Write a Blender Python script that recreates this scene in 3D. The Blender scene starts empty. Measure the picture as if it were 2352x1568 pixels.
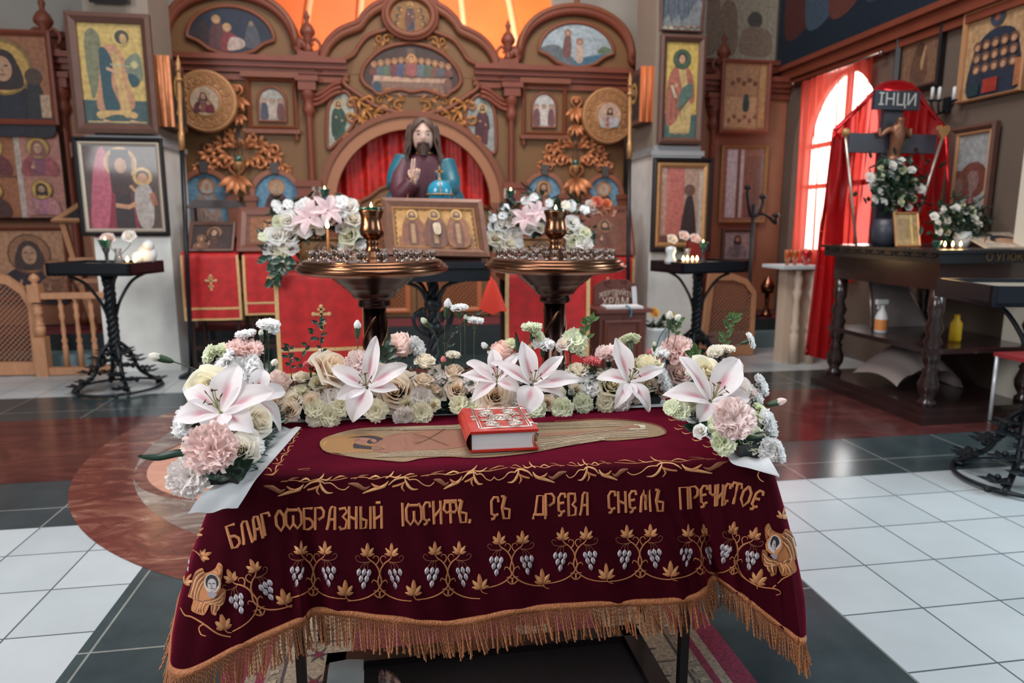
import bpy,bmesh,math,random
import numpy as np
from mathutils import Vector,Matrix,Quaternion
from mathutils.bvhtree import BVHTree
SC=bpy.context.scene
COL=SC.collection
PI=math.pi
V=Vector
rnd=random.Random(7)
# ------------------------------------------------------------------ camera
F_PX,PITCH,YAW,EYE=1568.0,math.radians(9.7),math.radians(9.1),1.29
cam_data=bpy.data.cameras.new('camera')
cam_data.sensor_width=36.0
cam_data.lens=F_PX/2352*36
cam_data.clip_start=0.05
cam_data.dof.use_dof=True
cam_data.dof.focus_distance=1.72
cam_data.dof.aperture_fstop=2.8
cam=bpy.data.objects.new('camera',cam_data)
COL.objects.link(cam)
cam.location=(0,0,EYE)
cam.rotation_euler=(PI/2-PITCH,0,-YAW)
SC.camera=cam
# ------------------------------------------------------------------ world, lights, exposure
SC.view_settings.view_transform='Standard'
SC.view_settings.look='None'
SC.view_settings.gamma=1
SC.view_settings.use_curve_mapping=False
SC.view_settings.exposure=0.0
world=bpy.data.worlds.new('World')
SC.world=world
world.use_nodes=True
world.node_tree.nodes['Background'].inputs[0].default_value=(0.80,0.88,0.95,1)
world.node_tree.nodes['Background'].inputs[1].default_value=0.20
def area(name,loc,target,sx,sy,power,col):
 d=bpy.data.lights.new(name,'AREA')
 d.shape='RECTANGLE';d.size=sx;d.size_y=sy;d.energy=power;d.color=col
 o=bpy.data.objects.new(name,d);COL.objects.link(o)
 o.location=loc
 o.rotation_euler=(V(target)-V(loc)).to_track_quat('-Z','Y').to_euler()
 return o
def point(name,loc,power,col,r=0.05):
 d=bpy.data.lights.new(name,'POINT');d.energy=power;d.color=col;d.shadow_soft_size=r
 o=bpy.data.objects.new(name,d);COL.objects.link(o);o.location=loc
 return o
 # daylight falling from the windows of the dome drum overhead, and from the side and rear windows
area('drum_daylight',(0.3,2.9,6.6),(0.3,3.1,0),3.6,3.6,250,(0.97,0.98,1.0))
area('window_light_left',(-3.8,0.2,3.4),(0.3,2.6,0.8),2.0,2.8,230,(0.97,0.98,1.0))
area('window_light_rear',(1.6,-3.4,3.6),(0.4,4.5,1.2),2.4,2.4,75,(0.97,0.98,1.0))
area('window_light_right',(4.9,1.6,2.8),(1.5,2.6,0.2),1.4,2.2,135,(0.72,0.92,1.0))
area('window_daylight_outside',(6.1,8.5,2.2),(4.2,6.3,1.6),3.4,3.4,420,(1.0,0.97,0.93))
# warm lights: an unseen one added behind the screen to brighten the dome, and the chandelier over the nave
area('dome_fill_light',(0.9,8.3,2.5),(0.9,10.6,4.3),1.6,0.8,100,(1.0,0.80,0.60))
area('chandelier_light',(0.6,4.4,5.2),(0.6,6.6,1.9),1.2,1.2,70,(1.0,0.80,0.62))
# ------------------------------------------------------------------ pixel of the photo -> point at a given depth
def _ray(px,py):
 a=(px-1176)/F_PX;b=(784-py)/F_PX
 d=math.cos(PITCH)+b*math.sin(PITCH);u=-math.sin(PITCH)+b*math.cos(PITCH)
 return V((a*math.cos(YAW)+d*math.sin(YAW),-a*math.sin(YAW)+d*math.cos(YAW),u))
EYEV=V((0,0,EYE))
def at(px,py,Y=None,z=None,X=None):
 r=_ray(px,py)
 if Y is not None:return EYEV+r*(Y/r.y)
 if z is not None:return EYEV+r*((z-EYE)/r.z)
 return EYEV+r*(X/r.x)
def proj(p):
 x,y,z=p[0],p[1],p[2]-EYE
 xr=x*math.cos(YAW)-y*math.sin(YAW);yr=x*math.sin(YAW)+y*math.cos(YAW)
 d=yr*math.cos(PITCH)-z*math.sin(PITCH);u=yr*math.sin(PITCH)+z*math.cos(PITCH)
 return 1176+F_PX*xr/d,784-F_PX*u/d
 # ------------------------------------------------------------------ materials
def lin(c):
 o=[]
 for v in c[:3]:
  v=v/255.0
  o.append(v/12.92 if v<=0.04045 else((v+0.055)/1.055)**2.4)
 return tuple(o)
MATS={}
def mat(name,col=(128,128,128),rough=0.6,metal=0.0,vary=0.0,scale=8.0,emit=None,estr=1.0,attr=False,
sheen=0.0,bump=0.0,bscale=60.0,objcol=False,translucent=0.0,coat=0.0,alpha=1.0,trans=0.0,spec=0.5,stretch=None):
 if name in MATS:return MATS[name]
 m=bpy.data.materials.new(name);m.use_nodes=True
 nt=m.node_tree;N=nt.nodes;L=nt.links
 b=N['Principled BSDF']
 c=lin(col)
 b.inputs['Base Color'].default_value=(*c,1)
 b.inputs['Roughness'].default_value=rough
 b.inputs['Metallic'].default_value=metal
 b.inputs['Specular IOR Level'].default_value=spec
 if sheen:
  b.inputs['Sheen Weight'].default_value=sheen;b.inputs['Sheen Roughness'].default_value=0.4
  b.inputs['Sheen Tint'].default_value=(min(1,c[0]*4+.28),c[1]*5,min(1,c[2]*5+.03),1)
 if coat:b.inputs['Coat Weight'].default_value=coat;b.inputs['Coat Roughness'].default_value=0.08
 if trans:b.inputs['Transmission Weight'].default_value=trans
 if alpha<1:b.inputs['Alpha'].default_value=alpha
 if emit:
  b.inputs['Emission Color'].default_value=(*lin(emit),1);b.inputs['Emission Strength'].default_value=estr
 src=None
 if attr:
  a=N.new('ShaderNodeAttribute');a.attribute_name='Col';src=a.outputs['Color']
 if objcol:
  oi=N.new('ShaderNodeObjectInfo')
  if src is None:src=oi.outputs['Color']
  else:
   mx=N.new('ShaderNodeMix');mx.data_type='RGBA';mx.blend_type='MULTIPLY';mx.inputs[0].default_value=1
   L.new(src,mx.inputs[6]);L.new(oi.outputs['Color'],mx.inputs[7]);src=mx.outputs[2]
 tc=None
 if vary or bump:
  tc=N.new('ShaderNodeTexCoord');co=tc.outputs['Object']
  if stretch:
   mp=N.new('ShaderNodeMapping');mp.inputs['Scale'].default_value=stretch
   L.new(co,mp.inputs[0]);co=mp.outputs[0]
 if vary:
  no=N.new('ShaderNodeTexNoise');no.inputs['Scale'].default_value=scale;no.inputs['Detail'].default_value=5
  L.new(co,no.inputs['Vector'])
  r=N.new('ShaderNodeMapRange');r.inputs[1].default_value=.3;r.inputs[2].default_value=.7
  r.inputs[3].default_value=1-vary;r.inputs[4].default_value=1+vary
  L.new(no.outputs[0],r.inputs[0])
  mx=N.new('ShaderNodeMix');mx.data_type='RGBA';mx.blend_type='MULTIPLY';mx.inputs[0].default_value=1
  if src is None:mx.inputs[6].default_value=(*c,1)
  else:L.new(src,mx.inputs[6])
  L.new(r.outputs[0],mx.inputs[7]);src=mx.outputs[2]
 if src is not None:L.new(src,b.inputs['Base Color'])
 if bump:
  no=N.new('ShaderNodeTexNoise');no.inputs['Scale'].default_value=bscale;no.inputs['Detail'].default_value=3
  L.new(co,no.inputs['Vector'])
  bp=N.new('ShaderNodeBump');bp.inputs['Strength'].default_value=bump;bp.inputs['Distance'].default_value=0.01
  L.new(no.outputs[0],bp.inputs['Height']);L.new(bp.outputs[0],b.inputs['Normal'])
 if translucent:
  out=N['Material Output']
  t=N.new('ShaderNodeBsdfTranslucent');ms=N.new('ShaderNodeMixShader');ms.inputs[0].default_value=translucent
  if src is not None:L.new(src,t.inputs[0])
  else:t.inputs[0].default_value=(*c,1)
  L.new(b.outputs[0],ms.inputs[1]);L.new(t.outputs[0],ms.inputs[2]);L.new(ms.outputs[0],out.inputs[0])
 MATS[name]=m
 return m
 # ------------------------------------------------------------------ mesh builder
ORG={}
def tag(o,label=None,cat=None,group=None,kind=None):
 if label:o['label']=label
 if cat:o['category']=cat
 if group:o['group']=group
 if kind:o['kind']=kind
 return o
def thing(name,label,cat,loc=(0,0,0),group=None):
 o=bpy.data.objects.new(name,None);COL.objects.link(o)
 o.location=loc;o.empty_display_size=0.05
 ORG[o.name]=V(loc)
 return tag(o,label,cat,group)
def frame_of(d):
 d=V(d).normalized()
 a=V((0,0,1))if abs(d.z)<0.9 else V((1,0,0))
 s=d.cross(a).normalized();t=s.cross(d).normalized()
 return s,t
class MB:
 def __init__(s):
  s.v=[];s.f=[];s.m=[];s.c=[];s.mi=0;s.col=(1,1,1);s.sm=[];s.smooth=True;s.xf=None
 def P(s,p):
  p=V(p)
  if s.xf is not None:p=s.xf@p
  s.v.append(p);return len(s.v)-1
 def face(s,idx):
  s.f.append(tuple(idx));s.m.append(s.mi);s.c.append(s.col);s.sm.append(s.smooth)
 def quad(s,a,b,c,d):
  s.face([s.P(a),s.P(b),s.P(c),s.P(d)])
 def poly(s,pts):
  s.face([s.P(p)for p in pts])
 def box(s,c,size,ax=None):
  old=s.smooth;s.smooth=False
  c=V(c);hx,hy,hz=size[0]/2,size[1]/2,size[2]/2
  X,Y,Z=ax if ax else(V((1,0,0)),V((0,1,0)),V((0,0,1)))
  i=[s.P(c+X*(hx*a)+Y*(hy*b)+Z*(hz*d))for a in(-1,1)for b in(-1,1)for d in(-1,1)]
  for q in((0,1,3,2),(4,6,7,5),(0,4,5,1),(2,3,7,6),(0,2,6,4),(1,5,7,3)):s.face([i[k]for k in q])
  s.smooth=old
 def box2(s,a,b):
  a=V(a);b=V(b)
  s.box((a+b)/2,(abs(b.x-a.x),abs(b.y-a.y),abs(b.z-a.z)))
 def bar(s,p,q,w,h=None):
  p=V(p);q=V(q);sd,up=frame_of(q-p)
  s.box((p+q)/2,(w,(q-p).length,h or w),(sd,(q-p).normalized(),up))
 def grid(s,fn,nu,nv,cu=False,cv=False,colfn=None):
  idx=[[s.P(fn(i/nu,j/nv))for j in range(nv+(0 if cv else 1))]for i in range(nu+(0 if cu else 1))]
  U=len(idx);W=len(idx[0])
  for i in range(nu):
   for j in range(nv):
    if colfn:s.col=colfn((i+.5)/nu,(j+.5)/nv)
    s.face([idx[i][j],idx[(i+1)%U][j],idx[(i+1)%U][(j+1)%W],idx[i][(j+1)%W]])
  return idx
 def lathe(s,prof,base=(0,0,0),seg=32,ax=(0,0,1),cap=True):
  base=V(base);ax=V(ax).normalized();sd,t=frame_of(ax)
  rings=[]
  for r,z in prof:
   rings.append([s.P(base+ax*z+(sd*math.cos(2*PI*k/seg)+t*math.sin(2*PI*k/seg))*max(r,1e-5))for k in range(seg)])
  for a,b in zip(rings,rings[1:]):
   for k in range(seg):s.face([a[k],a[(k+1)%seg],b[(k+1)%seg],b[k]])
  if cap:
   s.face(rings[0][::-1]);s.face(rings[-1])
 def tube(s,pts,r,seg=8,cap=True,closed=False,flat=1.0,up=None):
  pts=[V(p)for p in pts];n=len(pts)
  rs=[r]*n if not hasattr(r,'__len__')else list(r)
  rings=[];ps=None
  for i,p in enumerate(pts):
   d=(pts[(i+1)%n]-pts[i-1])if(closed or 0<i<n-1)else(pts[1]-pts[0]if i==0 else pts[-1]-pts[-2])
   if d.length<1e-9:d=V((0,0,1))
   d.normalize()
   if up is not None:
    sd=d.cross(V(up))
    sd=sd.normalized()if sd.length>1e-6 else frame_of(d)[0]
   elif ps is None:sd=frame_of(d)[0]
   else:
    sd=ps-d*ps.dot(d)
    sd=sd.normalized()if sd.length>1e-6 else frame_of(d)[0]
   ps=sd;t=sd.cross(d).normalized()
   rings.append([s.P(p+(sd*math.cos(2*PI*k/seg)+t*(math.sin(2*PI*k/seg)*flat))*rs[i])for k in range(seg)])
  m=n if closed else n-1
  for i in range(m):
   a=rings[i];b=rings[(i+1)%n]
   for k in range(seg):s.face([a[k],a[(k+1)%seg],b[(k+1)%seg],b[k]])
  if cap and not closed:
   s.face(rings[0][::-1]);s.face(rings[-1])
 def ball(s,c,r,seg=12,rings=8,sc=(1,1,1),ax=None):
  c=V(c);X,Y,Z=ax if ax else(V((1,0,0)),V((0,1,0)),V((0,0,1)))
  top=s.P(c+Z*(r*sc[2]));bot=s.P(c-Z*(r*sc[2]));R=[]
  for j in range(1,rings):
   th=PI*j/rings
   R.append([s.P(c+X*(r*sc[0]*math.sin(th)*math.cos(2*PI*k/seg))+Y*(r*sc[1]*math.sin(th)*math.sin(2*PI*k/seg))+Z*(r*sc[2]*math.cos(th)))for k in range(seg)])
  for k in range(seg):
   s.face([top,R[0][k],R[0][(k+1)%seg]]);s.face([bot,R[-1][(k+1)%seg],R[-1][k]])
   for a,b in zip(R,R[1:]):s.face([a[k],b[k],b[(k+1)%seg],a[(k+1)%seg]])
 def prism(s,pts,n,th):
  """outline (3D points in a plane) pushed by th along n"""
  old=s.smooth;s.smooth=False
  n=V(n).normalized()*th
  a=[s.P(p)for p in pts];b=[s.P(V(p)+n)for p in pts]
  s.face(b);s.face(a[::-1])
  for i in range(len(a)):
   j=(i+1)%len(a);s.face([a[i],a[j],b[j],b[i]])
  s.smooth=old
 def ring_prism(s,outer,inner,n,th):
  old=s.smooth;s.smooth=False
  n=V(n).normalized()*th;k=len(outer)
  o0=[s.P(p)for p in outer];i0=[s.P(p)for p in inner]
  o1=[s.P(V(p)+n)for p in outer];i1=[s.P(V(p)+n)for p in inner]
  for a in range(k):
   b=(a+1)%k
   s.face([o1[a],o1[b],i1[b],i1[a]]);s.face([o0[b],o0[a],i0[a],i0[b]])
   s.face([o0[a],o0[b],o1[b],o1[a]]);s.face([i0[b],i0[a],i1[a],i1[b]])
  s.smooth=old
 def build(s,name,mats,parent=None,label=None,cat=None,group=None,kind=None,org=None,link=True):
  me=bpy.data.meshes.new(name)
  o=V((0,0,0))
  if parent is not None:o=ORG.get(parent.name,V((0,0,0)))
  elif org is not None:o=V(org)
  me.from_pydata([tuple(p-o)for p in s.v],[],s.f)
  ms=mats if isinstance(mats,(list,tuple))else[mats]
  for m in ms:me.materials.append(m)
  me.polygons.foreach_set('material_index',[min(i,len(ms)-1)for i in s.m])
  me.polygons.foreach_set('use_smooth',s.sm)
  if any(c!=(1,1,1)for c in s.c):
   at_=me.color_attributes.new('Col','FLOAT_COLOR','CORNER')
   arr=[]
   for f,c in zip(s.f,s.c):arr+=[c[0],c[1],c[2],1.0]*len(f)
   at_.data.foreach_set('color',arr)
  me.update()
  ob=bpy.data.objects.new(name,me)
  COL.objects.link(ob)
  ORG[ob.name]=o.copy()
  if parent is not None:ob.parent=parent
  else:ob.location=o
  tag(ob,label,cat,group,kind)
  return ob
def struct(mb,name,m):
 return mb.build(name,m,kind='structure')
def dup(root,loc=None,rotz=None,label=None,group=None,color=None):
 r=root.copy();COL.objects.link(r)
 if loc is not None:r.location=loc
 if rotz is not None:r.rotation_euler=(0,0,rotz)
 if label:r['label']=label
 if group:r['group']=group
 for ch in list(root.children):
  c=ch.copy();COL.objects.link(c);c.parent=r
  for g in list(ch.children):
   d=g.copy();COL.objects.link(d);d.parent=c
 return r
def bez(p0,p1,p2,p3,n=12):
 p0,p1,p2,p3=V(p0),V(p1),V(p2),V(p3)
 return[p0*(1-t)**3+p1*(3*t*(1-t)**2)+p2*(3*t*t*(1-t))+p3*t**3 for t in[i/n for i in range(n+1)]]
def crom(pts,n=6,closed=False):
 """Catmull-Rom through pts"""
 pts=[V(p)for p in pts];k=len(pts);out=[]
 for i in range(k if closed else k-1):
  g=lambda j:pts[j%k]if closed else pts[max(0,min(k-1,j))]
  a,b,c,d=g(i-1),g(i),g(i+1),g(i+2)
  for q in range(n):
   t=q/n
   out.append(0.5*((2*b)+(c-a)*t+(2*a-5*b+4*c-d)*t*t+(3*b-a-3*c+d)*t**3))
 if not closed:out.append(pts[-1])
 return out
 # =========== THE SETTING
def tile_mat(name,size,c1,c2,grout,gw,rough,ox,oy,vary=0.08,nscale=3.0,coat=0.0):
 m=bpy.data.materials.new(name);m.use_nodes=True
 nt=m.node_tree;N=nt.nodes;L=nt.links;b=N['Principled BSDF']
 tc=N.new('ShaderNodeTexCoord');mp=N.new('ShaderNodeMapping');mp.inputs['Location'].default_value=(ox,oy,0)
 L.new(tc.outputs['Object'],mp.inputs[0])
 br=N.new('ShaderNodeTexBrick');br.offset=0;br.squash=1
 br.inputs['Scale'].default_value=1;br.inputs['Brick Width'].default_value=size;br.inputs['Row Height'].default_value=size
 br.inputs['Mortar Size'].default_value=gw;br.inputs['Mortar Smooth'].default_value=0.1
 br.inputs['Color1'].default_value=(*lin(c1),1);br.inputs['Color2'].default_value=(*lin(c2),1);br.inputs['Mortar'].default_value=(*lin(grout),1)
 L.new(mp.outputs[0],br.inputs['Vector'])
 no=N.new('ShaderNodeTexNoise');no.inputs['Scale'].default_value=nscale;no.inputs['Detail'].default_value=7;no.inputs['Roughness'].default_value=.65
 L.new(tc.outputs['Object'],no.inputs['Vector'])
 r=N.new('ShaderNodeMapRange');r.inputs[1].default_value=.3;r.inputs[2].default_value=.7;r.inputs[3].default_value=1-vary;r.inputs[4].default_value=1+vary
 L.new(no.outputs[0],r.inputs[0])
 mx=N.new('ShaderNodeMix');mx.data_type='RGBA';mx.blend_type='MULTIPLY';mx.inputs[0].default_value=1
 L.new(br.outputs['Color'],mx.inputs[6]);L.new(r.outputs[0],mx.inputs[7]);L.new(mx.outputs[2],b.inputs['Base Color'])
 b.inputs['Roughness'].default_value=rough
 b.inputs['Coat Weight'].default_value=coat;b.inputs['Coat Roughness'].default_value=.1
 return m
def marble_mat(name,cols,scale=3.0,rough=0.2,dist=1.5):
 m=bpy.data.materials.new(name);m.use_nodes=True
 nt=m.node_tree;N=nt.nodes;L=nt.links;b=N['Principled BSDF']
 tc=N.new('ShaderNodeTexCoord');mp=N.new('ShaderNodeMapping');mp.inputs['Scale'].default_value=(1,2.4,1);mp.inputs['Rotation'].default_value=(0,0,.5)
 L.new(tc.outputs['Object'],mp.inputs[0])
 no=N.new('ShaderNodeTexNoise');no.inputs['Scale'].default_value=scale;no.inputs['Detail'].default_value=9;no.inputs['Roughness'].default_value=.68;no.inputs['Distortion'].default_value=dist
 L.new(mp.outputs[0],no.inputs['Vector'])
 cr=N.new('ShaderNodeValToRGB');e=cr.color_ramp.elements
 e[0].position=.32;e[0].color=(*lin(cols[0]),1);e[1].position=.5;e[1].color=(*lin(cols[1]),1)
 for k,p in((2,.62),(3,.72)):
  if len(cols)>k:
   q=e.new(p);q.color=(*lin(cols[k]),1)
 L.new(no.outputs[0],cr.inputs[0]);L.new(cr.outputs[0],b.inputs['Base Color'])
 b.inputs['Roughness'].default_value=rough
 return m
TX,TY=1.4255,1.597
M_white_tile=tile_mat('white_tile',.30,(178,184,187),(168,175,179),(84,92,98),.0035,.3,-TX+30,-TY+30,.06)
M_dark_tile=tile_mat('slate_tile',.60,(58,69,72),(50,61,65),(128,130,126),.004,.2,-TX+30,-TY+30+.12,.22,5)
M_red_marble=marble_mat('red_marble',[(58,30,32),(76,38,38),(92,50,48)],2.2,.16)
M_brown_marble=marble_mat('brown_marble',[(76,36,34),(106,56,48),(136,92,78),(190,166,150)],3.2,.22)
M_grey_marble=marble_mat('grey_marble',[(84,62,58),(124,106,98),(160,148,140),(214,206,198)],3.0,.22)
M_peach_marble=marble_mat('peach_marble',[(176,118,98),(200,142,120),(210,156,134)],2.0,.2)
M_cream_marble=marble_mat('cream_marble',[(186,182,172),(206,204,194),(214,212,204)],2.0,.2)
def disc(mb,cx,cy,r,z,n=96):
 mb.poly([(cx+r*math.cos(2*PI*k/n),cy+r*math.sin(2*PI*k/n),z)for k in range(n)])
fl=MB()
def rect(x0,x1,y0,y1,z,mi):
 fl.mi=mi;fl.poly([(x0,y0,z),(x1,y0,z),(x1,y1,z),(x0,y1,z)])
rect(-7,7.5,-5,9.2,0,0)
rect(-1.011,1.4255,-5,7.0,.0006,1)
rect(-7,7.5,3.06,5.52,.0010,1)
rect(-7,7.5,3.64,4.86,.0014,2)
CX,CY=.207,4.18
fl.mi=3;disc(fl,CX,CY,1.98,.0018,128)
fl.mi=4;disc(fl,CX,CY,1.70,.0022,128)
for k in range(6):
 a=PI+PI/10+k*PI/3
 x,y=CX+.98*math.cos(a),CY+.98*math.sin(a)
 fl.mi=3;disc(fl,x+.12*math.cos(a),y+.12*math.sin(a),.6,.0026+k*1e-5,64)
 fl.mi=5;disc(fl,x,y,.66,.0030+k*1e-5,64)
 fl.mi=6;disc(fl,x,y,.53,.0034+k*1e-5,64)
struct(fl,'floor',[M_white_tile,M_dark_tile,M_red_marble,M_brown_marble,M_grey_marble,M_peach_marble,M_cream_marble])
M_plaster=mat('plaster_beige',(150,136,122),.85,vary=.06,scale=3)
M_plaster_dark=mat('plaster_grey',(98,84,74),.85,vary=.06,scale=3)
M_pillar_up=mat('pillar_plaster',(138,124,112),.8,vary=.05,scale=4)
M_pillar_low=mat('pillar_stone',(222,222,218),.45,vary=.10,scale=5)
M_ledge=mat('ledge_stone',(148,148,150),.6,vary=.05)
M_wood=mat('iconostasis_wood',(120,58,40),.5,vary=.10,scale=6)
M_wood_lt=mat('light_wood',(186,134,98),.5,vary=.10,scale=9,stretch=(6,6,1))
M_wood_dk=mat('dark_wood',(46,28,25),.35,vary=.15,scale=9,stretch=(5,5,1))
M_dome=mat('dome_orange',(222,122,60),.55,vary=.10,scale=2)
M_rib=mat('dome_rib',(244,200,160),.5)
M_pale=mat('pale_wall',(156,150,142),.85,vary=.06,scale=2)
YW=7.75
XR=4.32
w=MB();w.box2((-7,YW,0),(XR,YW+.15,2.7));w.box2((-7,YW,2.7),(-1.3,YW+.15,6));w.box2((1.75,YW,2.7),(XR,YW+.15,6))
# the arch over the altar opening
pts=[(-1.3,2.7),(-1.3,6),(1.75,6),(1.75,2.7)]
arc=[(.225+1.525*math.cos(a),3.3+1.55*math.sin(a))for a in[PI*k/24 for k in range(25)]]
w.prism([V((x,YW,z))for x,z in[(1.75,2.7)]+arc+[(-1.3,2.7),(-1.3,6),(1.75,6)]],(0,1,0),.15)
struct(w,'wall_back',M_pale)
# apse half dome with pale ribs, beyond the screen
dm=MB()
AC=V((.225,7.9,2.65));AR=2.6
def domept(u,v,r=AR):
 a=PI*u;e=PI/2*v
 return AC+V((-r*1.0*math.cos(a)*math.cos(e),r*math.sin(a)*math.cos(e),r*1.15*math.sin(e)))
dm.grid(lambda u,v:domept(u,v),48,20)
dm.grid(lambda u,v:domept(u,0)+V((0,0,-2.65*v)),48,1)
dm.mi=1
for k in range(1,10):
 u=k/10
 dm.tube([domept(u,j/20,AR-.02)for j in range(20)],.05,6)
struct(dm,'wall_apse',[M_dome,M_rib])
# right-hand wall with the arched window
wr=MB()
WY0,WY1,WZ0,WZ1=5.86,7.23,1.0,2.13
def wall_r(y0,y1,z0,z1):wr.box2((XR,y0,z0),(XR+.25,y1,z1))
wall_r(2.6,WY0,0,6);wall_r(WY1,YW,0,6);wall_r(WY0,WY1,0,WZ0)
wc=(WY0+WY1)/2;wrad=(WY1-WY0)/2
arc=[(wc+wrad*math.cos(a),WZ1+wrad*math.sin(a))for a in[PI*k/20 for k in range(21)]]
wr.prism([V((XR,y,z))for y,z in[(WY1,6)]+arc+[(WY0,6)]],(1,0,0),.25)
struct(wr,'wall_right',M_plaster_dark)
wl=MB();wl.box2((-6.4,-1.0,0),(-6.2,YW+.1,6));struct(wl,'wall_left',M_plaster)
# window frame and pane
wf=MB()
def wbar(a,b,t=.05):wf.bar(V((XR+.16,*a)),V((XR+.16,*b)),t,t)
wbar((WY0,WZ0),(WY0,WZ1));wbar((WY1,WZ0),(WY1,WZ1));wbar((WY0,WZ0),(WY1,WZ0));wbar((WY0,WZ1),(WY1,WZ1));wbar((wc,WZ0),(wc,WZ1+wrad));wbar((WY0,1.7),(WY1,1.7))
wf.tube([V((XR+.16,y,z))for y,z in arc],.03,6)
win=struct(wf,'window_1',mat('window_paint',(206,206,204),.5))
pn=MB();pn.poly([V((XR+.2,y,z))for y,z in[(WY0,WZ0)]+arc[::-1]+[(WY1,WZ0)]])
pane=pn.build('pane',mat('window_glass',(235,245,250),.02,trans=1.0,spec=.3),win)
# beam-like cornice moulding on the right-hand wall, rising to the picture band
tr=MB()
for z,d,h in((2.86,.10,.10),(2.955,.15,.05),(2.79,.06,.06)):tr.box2((XR-d,2.6,z),(XR,YW,z+h))
struct(tr,'trim_1',M_wood)
# cornice on the back wall between the right pillar and the corner
tr=MB()
for z,d,h in((2.92,.06,.06),(2.98,.10,.10),(3.08,.14,.05)):tr.box2((2.62,YW-d,z),(XR,YW,z+h));tr.box2((-7,YW-d,z),(-1.6,YW,z+h))
struct(tr,'trim_2',M_wood)
def pillar(name,x0,x1,px0,px1,y0,y1):
 p=MB();p.box2((x0,y0+.03,2.02),(x1,y1,6))
 p.mi=1;p.box2((px0,y0,0),(px1,y1+.03,1.94))
 p.mi=2;p.box2((px0-.02,y0-.02,1.94),(px1+.02,y1+.05,1.985));p.box2((px0+.01,y0-.0,1.985),(px1-.01,y1+.03,2.03))
 struct(p,name,[M_pillar_up,M_pillar_low,M_ledge])
pillar('wall_pillar_left',-2.52,-2.02,-2.6,-1.985,6.4,6.98)
pillar('wall_pillar_right',2.385,2.87,2.375,2.87,6.4,6.98)
# raised step in front of the screen, with dark riser and a red carpet strip
so=MB()
so.mi=0;so.box2((-7,6.75,.0),(XR,YW,.30))
so.mi=1;so.box2((-7,6.52,.0),(-2.7,6.75,.15));so.box2((2.95,6.62,.0),(XR,6.75,.17))
so.mi=2;so.box2((-7,6.77,.30),(XR,7.3,.306));
struct(so,'trim_3',[mat('step_stone',(44,50,52),.3,vary=.08),mat('step_riser',(112,134,138),.3,vary=.08),mat('step_carpet',(110,40,46),.95,vary=.2,scale=30)])
# =========== PICTURES, FRAMES, CARVING
M_paint=mat('icon_paint',attr=True,rough=.55,vary=.28,scale=26)
M_glazed=mat('icon_paint_under_glass',attr=True,rough=.5,coat=.55,vary=.28,scale=26)
M_gold=mat('gold_leaf',(196,140,78),.38,.65,vary=.12,scale=20)
M_copper=mat('carved_gilding',(188,118,76),.45,.35,vary=.15,scale=18)
M_ochre=mat('screen_panel_ochre',(116,80,46),.6,vary=.05,scale=5)
M_ochre_trim=mat('screen_trim',(122,66,42),.5,vary=.06,scale=7)
M_carve=mat('spandrel_carving',(166,108,52),.45,.3,vary=.12,scale=20)
M_frame_brown=mat('frame_brown',(92,62,52),.45,vary=.1,scale=12)
M_frame_black=mat('frame_black',(24,20,22),.3)
M_frame_gold=mat('frame_gold',(176,130,84),.4,.4,vary=.12,scale=25)
SKIN=(206,160,128)
class Pic:
 """flat painted panel: layers of coloured shapes, each layer a hair in front of the one before"""
 def __init__(s,o,ux,uy,bg,outline=None,n=None):
  s.o=V(o);s.ux=V(ux);s.uy=V(uy);s.n=n if n is not None else s.ux.cross(s.uy).normalized()
  s.mb=MB();s.mb.smooth=False;s.k=0;s.asp=s.uy.length/s.ux.length
  s.poly(outline or[(0,0),(1,0),(1,1),(0,1)],bg)
 def pt(s,x,y):return s.o+s.ux*x+s.uy*y+s.n*(.0004*s.k)
 def poly(s,pts,c):
  s.mb.col=tuple(.70*q for q in lin(c));s.mb.poly([s.pt(*p)for p in pts]);s.k+=1
 def curve(s,pts,c,n=5):
  q=crom([V((x,y,0))for x,y in pts],n,True);s.poly([(p.x,p.y)for p in q],c)
 def rect(s,x0,y0,x1,y1,c):s.poly([(x0,y0),(x1,y0),(x1,y1),(x0,y1)],c)
 def oval(s,cx,cy,ry,c,rx=None,n=20):
  """ry in heights; rx (also in heights) defaults to a true circle"""
  rx=(ry if rx is None else rx)*s.asp
  s.poly([(cx+rx*math.cos(2*PI*k/n),cy+ry*math.sin(2*PI*k/n))for k in range(n)],c)
 def stroke(s,pts,w,c):
  """w in heights"""
  s.mb.col=tuple(.70*q for q in lin(c));L=[];Rr=[]
  for i,(x,y)in enumerate(pts):
   a=pts[max(0,i-1)];b=pts[min(len(pts)-1,i+1)]
   dx,dy=(b[0]-a[0])/s.asp,b[1]-a[1];l=math.hypot(dx,dy)or 1
   L.append(s.pt(x-dy/l*w/2*s.asp,y+dx/l*w/2));Rr.append(s.pt(x+dy/l*w/2*s.asp,y-dx/l*w/2))
  for i in range(len(pts)-1):s.mb.quad(L[i],Rr[i],Rr[i+1],L[i+1])
  s.k+=1
 def build(s,name,parent,glazed=False,label=None):return s.mb.build(name,M_glazed if glazed else M_paint,parent,label)
def shade(c,f):return tuple(max(0,min(255,v*f))for v in c)
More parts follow.
